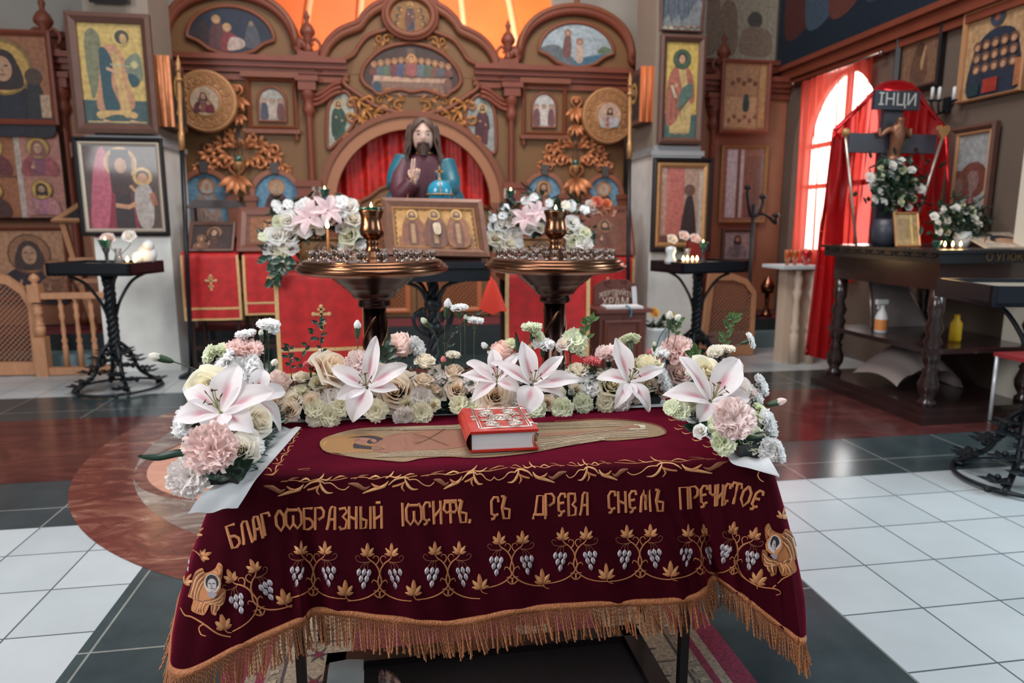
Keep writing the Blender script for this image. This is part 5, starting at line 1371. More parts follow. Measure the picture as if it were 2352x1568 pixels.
for kind,px,py,d,col,dr in[
('bud',638,884,66,PINKL,'u'),('spray',636,924,42,PEACH,'f'),('spray',663,942,44,PEACH,'F'),('spray',671,918,38,CREAM,'f'),('spray',594,872,42,WHITE,'u'),('ruff',689,894,46,YEL,'u'),('cup',711,833,24,CORAL,'u'),('cup',727,834,28,CORAL,'r'),
('spray',692,866,32,CREAM,'u'),('rose',766,848,82,PEACH,'r'),('spray',729,879,30,YEL,'f'),('spray',743,896,30,CREAM,'f'),('spray',716,921,38,PEACH,'F'),('ruff',724,937,40,YEL,'F'),('spray',758,890,34,PEACH,'f'),('ruff',764,917,46,BLUSH,'F'),('ruff',791,888,46,BLUSH,'F'),
('ruff',758,953,46,YEL,'c'),('ruff',785,936,38,YEL,'c'),('ruff',724,960,36,CREAM,'c'),('carn',823,830,52,PINKL,'f'),('tip',821,754,18,WHITE,'u'),('carn',863,804,36,WHITE,'u'),('bud',922,794,68,PINKL,'l'),('carn',960,793,42,WHITE,'R'),('tip',978,741,15,GRN,'l'),
('rose',909,899,82,PEACH,'F'),('ruff',863,942,46,YEL,'c'),('spray',935,928,34,YEL,'F'),('ruff',968,949,46,YEL,'c'),('ruff',968,914,48,BLUSH,'F'),('ruff',930,960,48,BLUSH,'d'),
('spray',976,829,42,CREAM,'u'),('spray',972,874,42,PEACH,'u'),('spray',996,894,30,PEACH,'u'),('tip',1018,831,14,CORAL,'u'),('ruff',1007,859,44,BLUSH,'f'),('spray',1042,853,40,PEACH,'u'),('cup',1041,812,30,CREAM,'u'),('spray',1049,893,46,PEACH,'F'),('ruff',1055,930,40,YEL,'c'),('ruff',1090,930,38,GRN,'f'),('spray',996,928,28,YEL,'F'),
('tip',1027,706,20,WHITE,'u'),('cup',1053,704,38,WHITE,'u'),('cup',1092,733,34,WHITE,'u'),('tip',1069,733,11,GRN,'u'),('bud',1152,814,66,PINK,'u'),('spray',1173,790,34,GRN,'u'),('tip',1117,798,16,WHITE,'l'),('rose',1136,908,66,PEACH,'F'),('ruff',1085,878,40,BLUSH,'f'),('ruff',1176,916,42,BLUSH,'F'),('ruff',1183,868,34,BLUSH,'f'),
('cup',1221,748,42,GRN,'u'),('ruff',1236,764,36,GRN,'r'),('carn',1248,786,46,WHITE,'u'),('spray',1296,790,36,BLUSH,'l'),('ruff',1322,780,52,GRN,'f'),('ruff',1334,802,32,GRN,'R'),('spray',1326,851,44,CREAM,'u'),('spray',1325,894,34,CREAM,'F'),('carn',1357,881,50,WHITE,'f'),('cup',1361,826,36,CORAL,'u'),('carn',1398,806,54,PINKL,'u'),('rose',1404,884,66,YEL,'f'),
('ruff',1229,938,50,GRN,'c'),('spray',1259,925,34,PEACH,'F'),('ruff',1292,938,46,GRN,'c'),('ruff',1339,926,42,GRN,'c'),('ruff',1393,925,42,YEL,'c'),('carn',1428,925,42,BLUSH,'d'),('spray',1283,900,30,CREAM,'f'),('ruff',1445,776,44,GRN,'b'),('rose',1484,837,62,YEL,'u'),('tip',1491,813,13,CORAL,'u'),('tip',1516,834,13,CORAL,'u'),('cup',1515,807,40,WHITE,'u'),
('carn',1561,801,64,PINK,'f'),('spray',1560,858,50,MAUVE,'f'),('carn',1530,874,54,WHITE,'R'),('spray',1525,895,34,PEACH,'F'),('tip',1538,733,18,CREAM,'u'),('tip',1550,735,16,CREAM,'r'),('tip',1503,795,10,GRN,'u'),('spray',1200,930,30,GRN,'c'),('spray',1012,905,30,CREAM,'f'),('ruff',845,860,38,BLUSH,'f'),('spray',872,850,34,CREAM,'f'),('spray',1245,880,34,CREAM,'f'),('ruff',1465,905,38,BLUSH,'f'),('spray',1490,880,38,CREAM,'f')]:
 flower(kind,px,py,d,col,yb_(py),'back',dr)
for kind,px,py,d,col,dr in[
('rose',1621,854,64,YEL,'f'),('bud',1678,850,58,PINKL,'r'),('rose',1697,904,58,BLUSH,'F'),('cup',1753,883,44,WHITE,'R'),('carn',1733,902,44,WHITE,'r'),('tip',1732,914,18,PINK,'u'),('tip',1785,924,18,PINK,'R'),('carn',1689,960,80,PINKL,'F'),('carn',1770,972,56,WHITE,'R'),('ruff',1741,955,42,GRN,'r'),('ruff',1749,936,32,GRN,'r'),
('ruff',1729,1004,60,GRN,'f'),('ruff',1665,1014,52,GRN,'F'),('ruff',1641,974,36,GRN,'L'),('carn',1770,1031,46,WHITE,'F'),('cup',1795,1036,42,WHITE,'R'),('ruff',1541,934,34,GRN,'L'),('ruff',1565,942,40,GRN,'F'),('ruff',1595,921,44,GRN,'F'),('cup',1727,781,32,WHITE,'R'),('cup',1670,798,32,CREAM,'u'),('cup',1642,804,32,CREAM,'l'),('spray',1608,990,28,WHITE,'L')]:
 flower(kind,px,py,d,col,(yr(py)-(.10 if d>=80 else 0))if py>860 else min(1.85,yr(py)+.04),'right',dr)
 # lilies: six recurved petals, stamens and pistil as parts
def lily_petal(L,wd,rec,streak=1.0,seed=0):
 mb=MB();R=random.Random(seed);ph=R.uniform(0,6)
 def fn(u,v):
  s=u*2-1
  w=wd*math.sin(PI*min(1,(v*.96+.03))**.85)**.8*(1 if v<.97 else .5)
  x=L*(.04+v*.96-rec*.22*max(0,v-.55)**2)
  z=L*(.62*v-rec*.95*v*v)+.055*L*math.sin(9*v+ph+(2 if s>0 else 0))*s*s*v
  z+=w*(.35*s*s)-.035*L*max(0,1-abs(s)*3)*math.sin(PI*v)
  return V((x,s*w,z))
 wh,pk,mid=(.90,.84,.845),(.72,.22,.31),(.86,.66,.69)
 def colr(u,v):
  s=abs(u*2-1);k=max(0,1-s/(.12+.24*math.sin(PI*min(1,v*1.3))))*max(0,math.sin(PI*min(1,max(0,(v-.04)/.56))))*streak
  k2=max(0,1-s/.8)*max(0,math.sin(PI*min(1,v/.85)))*.28*streak
  c=[wh[i]+(mid[i]-wh[i])*k2 for i in range(3)];return tuple(c[i]+(pk[i]-c[i])*min(1,k*.85)for i in range(3))
 mb.grid(fn,14,18,colfn=colr)
 return mesh_only(mb,'lily_petal',M_petal)
def lily(px,py,rad,Y,place,dv,spec,label,streak=1.0):
 """spec: list of (angle deg in the flower's face plane, length factor, recurve, width)"""
 p=at(px,py,Y=Y);depth=(p-EYEV).length;L=rad*depth/F_PX;f=foot(p,place)
 t=thing('lily',label,'flower',f);dv=V(dv).normalized();q=V((0,0,1)).rotation_difference(dv)
 # make angle 0 point to the photo's right, 90 up the picture
 for i,(ang,lf,rec,wf)in enumerate(spec):
  o=bpy.data.objects.new('petal',lily_petal(L*lf,L*wf,rec,streak,i+int(px)));COL.objects.link(o);o.parent=t
  a=math.radians(ang);
  r=V((1,0,0));r=(r-dv*r.dot(dv)).normalized();up=dv.cross(r)
  xd=r*math.cos(a)+up*math.sin(a);yd=dv.cross(xd)
  M=Matrix((xd,yd,dv)).transposed().to_4x4();M.translation=p-f;o.matrix_local=M;o.color=(1,1,1,1)
 r=V((1,0,0));r=(r-dv*r.dot(dv)).normalized();up=dv.cross(r)
 for i in range(6):
  a=i*PI/3+.4;e=p+dv*L*(.50+.04*(i%3))+(r*math.cos(a)+up*math.sin(a))*L*.15
  k=MB();k.tube(bez(p,p+dv*L*.2,p+dv*L*.4+(e-p-dv*L*.5)*.6,e,8),.0011,5)
  k.mi=1;k.tube([e-(r*math.sin(a)+up*math.cos(a))*L*.05,e,e+(r*math.sin(a)+up*math.cos(a))*L*.05],[.0008,.0019,.0008],6);k.build('stamen',[M_pistil,M_pollen],t)
 k=MB();e=p+dv*L*.62+up*L*.1;k.tube(bez(p,p+dv*L*.25,p+dv*L*.45,e,8),.0016,6);k.mi=1;k.ball(e,.0034,8,5);k.build('pistil',[M_pistil,M_pollen],t)
 base=p-dv*L*.04;stem_obj(t,f,base,.003,dv)
FD=(0,-.72,.62)
def yL(Y):return Y
lily(507,948,112,1.55,'left',(-.05,-.66,.72),[(75,1.0,.42,.30),(140,1.05,.75,.20),(190,.85,.6,.26),(15,1.05,.45,.28),(-38,.85,.6,.28),(-95,.5,.5,.3)],'largest pink-streaked white lily, above the big pink carnation in the left tray')
lily(577,918,84,1.70,'left',(.4,-.55,.6),[(80,1.0,.5,.25),(30,1.0,.7,.26),(-30,1.1,1.0,.22),(150,.8,.8,.22),(200,.7,.7,.22),(260,.8,.9,.22)],'pink-streaked lily tucked behind the largest lily of the left tray')
lily(843,890,92,1.84,'back',(-.02,-.78,.55),[(78,1.25,.35,.20),(28,1.15,.62,.24),(-10,.8,.5,.16),(150,1.0,.5,.22),(200,.8,.6,.2),(248,.95,.7,.32)],'pale lily of the back tray, furthest left, its broad petal hanging over the tray edge')
lily(1141,876,80,1.86,'back',(-.05,-.68,.68),[(92,1.0,.35,.22),(140,1.1,.6,.2),(168,1.1,.6,.2),(48,1.1,.5,.18),(-30,.8,.8,.22),(215,1.0,.85,.2)],'pink-streaked lily just left of centre, under the half closed pink rose')
lily(1222,884,92,1.82,'back',(.02,-.76,.58),[(100,1.1,.35,.24),(148,1.2,.6,.18),(40,1.15,.5,.17),(2,1.3,.55,.22),(-18,.9,.9,.16),(252,.85,.85,.34)],'pink-streaked lily right of centre, behind the corner of the red book')
lily(1444,878,82,1.84,'back',(.02,-.74,.60),[(103,1.25,.35,.28),(160,.9,1.0,.22),(18,1.2,.6,.2),(235,.9,.8,.2),(-62,1.0,.75,.22),(-100,.6,.7,.2)],'pink-streaked lily of the back tray, furthest right, its lower petals over the tray edge')
lily(1632,922,104,1.52,'right',(.0,-.70,.66),[(118,1.15,.4,.18),(165,1.05,.8,.24),(48,1.25,.5,.32),(-2,.85,.55,.26),(-45,.7,.6,.26),(230,.6,.9,.22)],'large pink-streaked white lily, above the pale pink carnation in the right tray')
# sprigs of leaves
def sprig(label,pts,Y,place,leaves,m,lsize,wsize=.3,name='leaf_sprig'):
 P_=[at(x,y,Y=Y+i*.004)for i,(x,y)in enumerate(pts)];f=foot(P_[0],place)if place else P_[0]
 t=thing(name,label,'greenery',f);c=crom([f]+P_ if place else P_,6);k=MB();k.tube(c,[.0014-.0008*i/len(c)for i in range(len(c))],5);k.build('stem',mat('twig',(70,52,46),.6),t)
 R=random.Random(int(pts[0][0]));n=len(c)
 for i in range(leaves):
  k=MB();j=int(n*(.45+.53*i/leaves));p=c[min(n-1,j)];a=i*2.4;d=V((math.cos(a),-.3+.4*math.sin(a*1.7),.55+.3*math.sin(a))).normalized()
  s_=d.cross(V((0,-1,.3))).normalized();leaf3(k,p,d,s_,s_.cross(d)*-1,0,lsize*R.uniform(.7,1.15),lsize*wsize,.25);k.build('leaf',m,t)
sprig('tall thin leafy twig rising in front of the red lectern cloth',[(667,904),(690,830),(722,760),(737,735)],1.95,'back',12,M_leafd,.022)
sprig('short leafy twig left of the coral carnation pair',[(672,872),(667,840),(662,812),(668,795)],1.95,'back',10,M_leafd,.02)
sprig('leafy twig hanging close to the tall red lectern cloth cross',[(742,850),(738,800),(736,775),(748,745)],1.96,'back',8,M_leafd,.018)
sprig('fresh green twig between the donation box and the right candle stand',[(1362,812),(1345,770),(1350,745),(1362,732)],1.97,'back',13,M_leafl,.026)
sprig('bright green twig at the back tray end beside closed cream buds',[(1548,790),(1552,765),(1556,745),(1562,738)],1.96,'back',9,M_leafl,.024)
sprig('tall bright green twig at the far end of the right tray',[(1640,834),(1662,785),(1678,745),(1688,724)],1.86,'right',16,M_leafl,.028)
sprig('glossy dark leaf cluster beside the pale pink bud left of centre',[(890,850),(888,822),(884,800)],1.93,'back',12,M_leafd,.04,.3)
sprig('drooping dark twig in the gap left of the tall white carnations',[(1030,830),(1028,790),(1060,745),(1098,719)],1.97,'back',9,M_leafd,.022)
sprig('light green leaves beside the pink carnation near the right end of the back tray',[(1594,840),(1596,818),(1600,806)],1.93,'back',8,M_leafl,.034,.36)
sprig('dark broad leaves spilling over the front end of the left tray',[(470,1078),(500,1082),(535,1098)],1.42,None,12,M_leafd,.052,.36)
sprig('olive leaves under the lily of the right tray',[(1605,962),(1611,945),(1622,936)],1.55,None,7,M_leafl,.034,.4)
sprig('green leaves at the front end of the right tray',[(1690,1040),(1704,1022),(1722,1014)],1.42,None,9,M_leafl,.036,.4)
sprig('dark leaves on the inner side of the right tray',[(1632,1002),(1612,992),(1600,985)],1.47,None,6,M_leafd,.036,.34)
def blade(label,pts,w,Y):
 P_=crom([at(x,y,Y=Y)for x,y in pts],6);k=MB();n=len(P_);prev=None
 for i,p in enumerate(P_):
  d=(P_[min(n-1,i+1)]-P_[max(0,i-1)]).normalized();s_=d.cross(V((0,-1,.2))).normalized();ww=w*math.sin(PI*min(1,(.12+.88*i/(n-1))))**.7+.0004
  row=[k.P(p+s_*ww),k.P(p+V((0,.003,-.001))),k.P(p-s_*ww),k.P(p+V((0,.0045,-.0025)))]
  if prev:
   for q in range(4):k.face([prev[q],row[q],row[(q+1)%4],prev[(q+1)%4]])
  prev=row
 k.build('long_leaf',M_leafd,None,label,'greenery',org=P_[0])
blade('single long dark blade leaf pointing left out of the left tray',[(435,1046),(410,1040),(360,1050),(315,1047)],.008,1.46)
blade('upright dark blade leaf behind the half closed pink rose',[(1195,860),(1192,810),(1184,762)],.008,1.93)
# dark greenery filling the trays between the stems
for place,(a,b)in TRAYS.items():
 a,b=V((*a,TB+.034)),V((*b,TB+.034));k=MB();R=random.Random(len(place));L=(b-a).length;wv=.05 if place=='back' else .042
 for i in range(int(2400*L)):
  t_=R.random();u=R.uniform(-1,1);d=(b-a).normalized();s_=V((-d.y,d.x,0))
  p=a.lerp(b,t_)+s_*(u*wv)+V((0,0,R.random()**1.5*(.10 if place=='back' else .03)*(1-.35*abs(u))-(.012 if abs(u)>.9 else 0)))
  an=R.uniform(0,6.28);dd=V((math.cos(an),math.sin(an),R.uniform(-.3,.9))).normalized();sd=dd.cross(V((R.uniform(-.3,.3),R.uniform(-.3,.3),1))).normalized()
  k.mi=0 if R.random()<.8 else 1
  leaf3(k,p,dd,sd,sd.cross(dd)*-1,0,R.uniform(.016,.032),R.uniform(.004,.0075),.25,3)
 k.build('foliage',[M_leafd,mat('leaf_mid',(48,74,50),.45,vary=.2,scale=25)],None,{'left':'dark greenery filling the left flower tray','right':'dark greenery filling the right flower tray','back':'dark greenery filling the long back flower tray'}[place],'greenery',kind='stuff',org=a)
 # labels that say which flower
ORD=['first','second','third','fourth','fifth','sixth','seventh','eighth','ninth','tenth','eleventh','twelfth','thirteenth','fourteenth','fifteenth','sixteenth','seventeenth','eighteenth','nineteenth','twentieth']
PL={'left':'in the left tray','right':'in the right tray','back':'in the long back tray'}
keys={}
for t,size,cn,word,place,px in FLOWERS:keys.setdefault((size,cn,word,place),[]).append((px,t))
for(size,cn,word,place),L_ in keys.items():
 L_.sort(key=lambda a:a[0])
 for i,(px,t)in enumerate(L_):
  base_=f'{size} {cn} {word}'
  t['label']=f'the only {base_} {PL[place]}' if len(L_)==1 else f'{base_}, {ORD[i]} such from the left {PL[place]}'
  t['group']={'rose':'roses','carnation':'carnations','carnation bud':'carnation buds'}[word]+' of the table trays'
  # =========== THE MIDDLE OF THE CHURCH
M_brass=mat('dark_brass',(126,88,66),.22,1.0,vary=.10,scale=12)
M_brass_dk=mat('bowl_bronze',(66,49,46),.24,1.0,vary=.1,scale=8)
M_nickel=mat('socket_metal',(150,138,132),.22,1.0)
M_greenglass=mat('green_glass',(16,96,78),.08,trans=.55,coat=.6)
M_wax=mat('beeswax',(226,158,96),.5,translucent=.3)
M_flame=mat('flame',(255,220,150),.5,emit=(255,226,160),estr=9)
M_wick=mat('wick',(30,24,22),.9)
M_iron=mat('wrought_iron',(30,36,42),.42,.4,vary=.15,scale=20)
def flame_mesh(mb,p,h,r):
 mb.lathe([(.0,0),(r*.7,h*.12),(r,h*.3),(r*.75,h*.55),(r*.3,h*.82),(.0,h)],p,10,cap=False)
def candle(p,h,r,label,fl=.022,group=None,wax=None,light=0):
 p=V(p);t=thing('candle',label,'candle',p,group)
 k=MB();k.lathe([(r,0),(r,h*.98),(r*.5,h)],p,10);k.build('wax',wax or M_wax,t)
 k=MB();k.tube([p+V((0,0,h)),p+V((0,0,h+.006))],.0008,5);k.build('wick',M_wick,t)
 k=MB();flame_mesh(k,p+V((0,0,h+.003)),fl,fl*.24);k.build('flame',M_flame,t)
 if light:point('candle_glow',p+V((0,-.0,h+fl+.012)),light,(1,.62,.28),.012)
 return t
def lamp_glass(p,r,h,label,group=None,flame=True):
 p=V(p);t=thing('lamp_glass',label,'oil lamp',p,group)
 k=MB();k.lathe([(.0,0),(r*.5,.002),(r*.72,h*.3),(r*.9,h*.7),(r*1.04,h*.93),(r*1.06,h),(r*.97,h),(r*.8,h*.6),(r*.5,h*.2),(.0,h*.15)],p,20,cap=False);k.build('glass',M_greenglass,t)
 if flame:
  k=MB();flame_mesh(k,p+V((0,0,h*.97)),.024,.006);k.build('flame',M_flame,t)
 return t
 # ---- the two big candle stands
SOCK=None
def candle_stand(name,label,x,y,zr,R_):
 global SOCK
 t=thing(name,label,'candle stand',(x,y,0))
 s=R_/.3125;b=(x,y,0)
 L_=lambda prof:[(r*s,zr+z*s)for r,z in prof]
 k=MB();k.lathe([(.0,0),(.20,0),(.20,.03),(.15,.05),(.09,.09),(.06,.14),(.048,.17)],b,40);k.build('base',M_brass_dk,t)
 k=MB();k.lathe([(.048,.17)]+L_([(.048,-.165)]),b,32);k.build('column',M_brass_dk,t)
 k=MB()
 for q in range(3):
  k.tube([V((x+.05*s*math.cos(a+q*2*PI/3),y+.05*s*math.sin(a+q*2*PI/3),.2+(zr-.40)*a/9.0))for a in[9.0*i/80 for i in range(81)]],.0045,6)
 k.build('spiral_band',M_brass,t)
 k=MB();k.lathe(L_([(.048,-.17),(.066,-.165),(.068,-.15),(.062,-.135),(.085,-.128),(.090,-.118),(.10,-.105),(.118,-.088),(.126,-.084),(.130,-.076),(.146,-.068),(.152,-.060),(.166,-.050),(.172,-.042),(.182,-.036),(.186,-.030)]),b,64,cap=False);k.build('bowl',M_brass_dk,t)
 k=MB();k.lathe(L_([(.17,-.030),(.25,-.032),(.285,-.026),(.304,-.016),(.3125,-.005),(.310,.002),(.300,.005),(.302,.011),(.292,.016),(.286,.017),(.287,.023),(.276,.029),(.264,.030),(.10,.030),(.05,.034)]),b,72,cap=False);k.build('tray',M_brass,t)
 k=MB();k.lathe(L_([(.058,.030),(.050,.045),(.034,.062),(.026,.078),(.024,.095),(.030,.102),(.022,.108),(.030,.115),(.048,.132),(.0505,.150),(.046,.170),(.0425,.190),(.045,.210),(.052,.226),(.0525,.231),(.046,.231),(.030,.20),(.0,.19)]),b,40,cap=False);k.build('lamp_holder',M_brass,t)
 if SOCK is None:
  m=MB();m.lathe([(.0,0),(.007,0),(.008,.004),(.0035,.008),(.004,.013),(.0085,.018),(.0095,.024),(.0085,.030),(.0105,.034),(.0085,.034),(.005,.026),(.0,.026)],seg=12,cap=False)
  for q in range(4):m.ball(V((.0105*math.cos(q*PI/2),.0105*math.sin(q*PI/2),.036)),.0028,6,5)
  m.tube([V((0,0,.012)),V((.004,0,.016))],.001,4);SOCK=mesh_only(m,'candle_socket',M_nickel)
 for rr,n,ph in((.252,22,.07),(.195,16,.15),(.14,10,.1)):
  for i in range(n):
   o=bpy.data.objects.new('candle_socket',SOCK);COL.objects.link(o);o.parent=t;a=2*PI*i/n+ph;o.location=(rr*s*math.cos(a),rr*s*math.sin(a),zr+.0295*s);o.rotation_euler=(0,0,a)
 return t
cl_=at(857,612,Y=2.9);CSL=(cl_.x,2.9);ZR=1.118
candle_stand('candle_stand','large brass candle stand left of centre, holding the single burning taper',CSL[0],CSL[1],ZR,.3125)
cr_=at(1275,612,Y=2.95);CSR=(cr_.x,2.95)
candle_stand('candle_stand','large brass candle stand right of centre, with no candle on it',CSR[0],CSR[1],ZR,.312)
lamp_glass((CSL[0],CSL[1],ZR+.19),.050,.052,'green glass lamp in the cup of the brass candle stand with the burning taper')
lamp_glass((CSR[0],CSR[1],ZR+.19),.048,.046,'green glass lamp in the cup of the brass candle stand without candles')
ca=2*PI*12/22+.07;cpos=V((CSL[0]+.252*math.cos(ca),CSL[1]+.252*math.sin(ca),ZR+.056))
# the burning taper stands in the socket under the flame seen at the left of the stand
best=min(((i,rr,n,ph)for rr,n,ph in((.252,22,.07),(.195,16,.15),(.14,10,.1))for i in range(n)),key=lambda q:abs(proj((CSL[0]+q[1]*math.cos(2*PI*q[0]/q[2]+q[3]),CSL[1]+q[1]*math.sin(2*PI*q[0]/q[2]+q[3]),ZR+.056))[0]-753)+(200 if math.sin(2*PI*q[0]/q[2]+q[3])>.3 else 0))
ca=2*PI*best[0]/best[2]+best[3];cpos=V((CSL[0]+best[1]*math.cos(ca),CSL[1]+best[1]*math.sin(ca),ZR+.0555))
candle(cpos,.098,.0048,'single burning beeswax taper in the left brass candle stand',.036,light=1.2)
# ---- wrought iron table with the slanted icon of three saints
IBL,IBR,ITL=at(886,590,Y=3.78),at(1127,596,Y=3.66),at(876,466,Y=3.96)
iu,iv=IBR-IBL,ITL-IBL
zt=IBL.z-.025
it=thing('icon_table','black wrought iron table carrying the icon of three saints','table',(.27,3.95,0))
k=MB();k.box2((-.10,3.62,zt-.10),(.46,4.44,zt-.03));k.box2((-.12,3.60,zt-.03),(.48,4.46,zt));k.build('tabletop',M_iron,it)
def twisted(k,x,y,z0_,z1_,r,n=3,turns=4):
 for q in range(n):
  k.tube([V((x+r*.55*math.cos(turns*2*PI*i/40+q*2*PI/n),y+r*.55*math.sin(turns*2*PI*i/40+q*2*PI/n),z0_+(z1_-z0_)*i/40))for i in range(41)],r*.55,6)
cx_=at(995,700,Y=4.0).x
k=MB();twisted(k,cx_,4.0,.1,zt-.1,.035);k.ball((cx_,4.0,zt-.26),.055,12,8);k.ball((cx_,4.0,zt-.40),.05,12,8);k.build('column',M_iron,it)
for a in range(4):
 an=a*PI/2+.6;k=MB();d=V((math.cos(an),math.sin(an),0));c0=V((cx_,4.0,0))
 k.tube(crom([c0+d*.03+V((0,0,.35)),c0+d*.12+V((0,0,.30)),c0+d*.2+V((0,0,.12)),c0+d*.3+V((0,0,.02))],6),.014,6);k.build('foot',M_iron,it)
 k=MB();k.tube(crom([c0+d*.03+V((0,0,zt-.45)),c0+d*.12+V((0,0,zt-.40)),c0+d*.14+V((0,0,zt-.32)),c0+d*.09+V((0,0,zt-.30)),c0+d*.08+V((0,0,zt-.36))],6),.011,6)
 k.tube(crom([c0+d*.03+V((0,0,zt-.3)),c0+d*.1+V((0,0,zt-.16)),c0+d*.3+V((0,0,zt-.1))],6),.011,6);k.build('scroll_bracket',M_iron,it)
def draw_three(p):
 p.rect(.03,.04,.97,.96,(206,152,84))
 for i in range(7):
  for(x,y)in((.02,.1+.13*i),(.98,.1+.13*i)):p.oval(x,y,.045,(88,74,58))
 for i in range(9):p.oval(.1+.1*i,.97,.04,(96,80,60))
 p.rect(.06,.04,.94,.26,(150,96,56))
 for x,m_ in((.24,(140,84,56)),(.51,(120,72,54)),(.78,(146,92,62))):
  p.curve([(x-.11,.04),(x-.13,.45),(x-.08,.72),(x,.78),(x+.08,.72),(x+.13,.45),(x+.11,.04)],m_);p.curve([(x-.05,.04),(x-.06,.5),(x,.68),(x+.06,.5),(x+.05,.04)],shade(m_,.78))
  p.rect(x-.025,.1,x+.025,.58,(176,132,96));head(p,x,.80,.075,(110,78,60),(222,170,96),True)
 p.curve([(.5,.32),(.49,.55),(.57,.57),(.57,.32)],(214,190,160))
M_iconframe=mat('old_icon_frame',(104,66,48),.4,.2,vary=.2,scale=30)
e=.13;p00=IBL+iu*e*.75+iv*e
framed('icon','slanted icon of three haloed monks on gold, in a broad brown frame','icon',p00+V((0,0,.012)),iu*(1-1.5*e),iv*(1-2*e),iu.length*e*.72,.022,draw_three,(120,78,50),M_iconframe,inner=.012,imat=M_frame_gold)
# wedge under the icon
k=MB();a_,b_=IBL+V((0,.006,-.004)),IBR+V((0,.006,-.004));t_=ITL+V((0,.02,-.03));k.prism([V((a_.x+.03,a_.y+.03,zt)),V((a_.x+.03,t_.y+.04,zt)),V((a_.x+.03,t_.y+.01,t_.z-.03))],(1,-.3,0),.5)
k.build('icon_rest',M_wood_dk,None,'dark wooden wedge holding up the icon of three monks','rest',org=(a_.x+.2,a_.y+.1,zt))
# ---- painted half-length statue
SX,SY=at(975,400,Y=4.22).x,4.22
zs=zt
SCL=.00268
st_=thing('statue','painted half-length statue of a bearded long-haired man with raised hand and blue orb','statue',(SX,SY,zs))
def sp(px,py,dy=0.0):return at(px,py,Y=SY+dy)
M_robe=mat('statue_robe',(84,36,48),.5,vary=.08);M_mantle=mat('statue_mantle',(26,92,108),.45,vary=.08);M_flesh=mat('statue_flesh',(206,166,148),.5);M_hair=mat('statue_hair',(84,60,50),.55,bump=.4,bscale=60,stretch=(2,2,.4))
z_sh,z_top=sp(975,365).z,sp(975,275).z
# torso: elliptical cross-sections with pleats
k=MB()
sec=[(zs,.20,.13),(zs+.08,.21,.135),(sp(975,470).z,.185,.125),(sp(975,430).z,.170,.115),(sp(975,395).z,.165,.105),(sp(975,375).z,.150,.095),(sp(975,362).z,.115,.08),(sp(975,354).z,.07,.06),(sp(975,348).z,.048,.048)]
def tor(u,v):
 f=v*(len(sec)-1);i=min(int(f),len(sec)-2);f-=i;z,a,b=[sec[i][q]+(sec[i+1][q]-sec[i][q])*f for q in range(3)]
 an=2*PI*u;pl=1+.03*math.sin(an*14+3*v)*(1-v)
 return V((SX+a*math.cos(an)*pl,SY+b*math.sin(an)*pl,z))
k.grid(tor,72,32,cu=True);k.build('robe',M_robe,st_)
# mantle over both shoulders, open in front
def mantle(sx):
 k=MB()
 def fn(u,v):
  an=-PI/2+sx*(.42+(PI-.42)*u)*1.0
  f=v;z=sp(975,362).z+(zs-sp(975,362).z)*f;w=.072+.150*min(1,f*2.6)**.75+.02*f;d=.085+.06*min(1,f*2.5)
  pl=1+.05*math.sin(an*9+f*5)*min(1,f*2)
  if sx<0 and f>.45:w*=1-.0
  return V((SX+w*math.cos(an)*pl,SY+d*math.sin(an)*pl,z+.02*(1-f)*math.cos(an*1)*0))
 k.grid(fn,40,20);k.grid(lambda u,v:fn(u,v)*1.0+V((0,.004,-.004)),4,4)
 return k.build('mantle',M_mantle,st_)
mantle(1);mantle(-1)
def arm(pts,rs,m,name='sleeve'):
 k=MB();k.tube(crom(pts,6),[rs[0]+(rs[-1]-rs[0])*i/(6*(len(pts)-1))for i in range(6*(len(pts)-1)+1)],14);return k.build(name,m,st_)
 # raised right arm (photo left): shoulder, elbow, wrist
arm([sp(932,378,-.02),sp(918,415,-.08),sp(922,446,-.14),sp(938,432,-.17),sp(948,418,-.18)],[.062,.05],M_robe)
arm([sp(930,370,-.0),sp(915,400,-.04),sp(912,430,-.08)],[.066,.062],M_mantle,'mantle_sleeve')
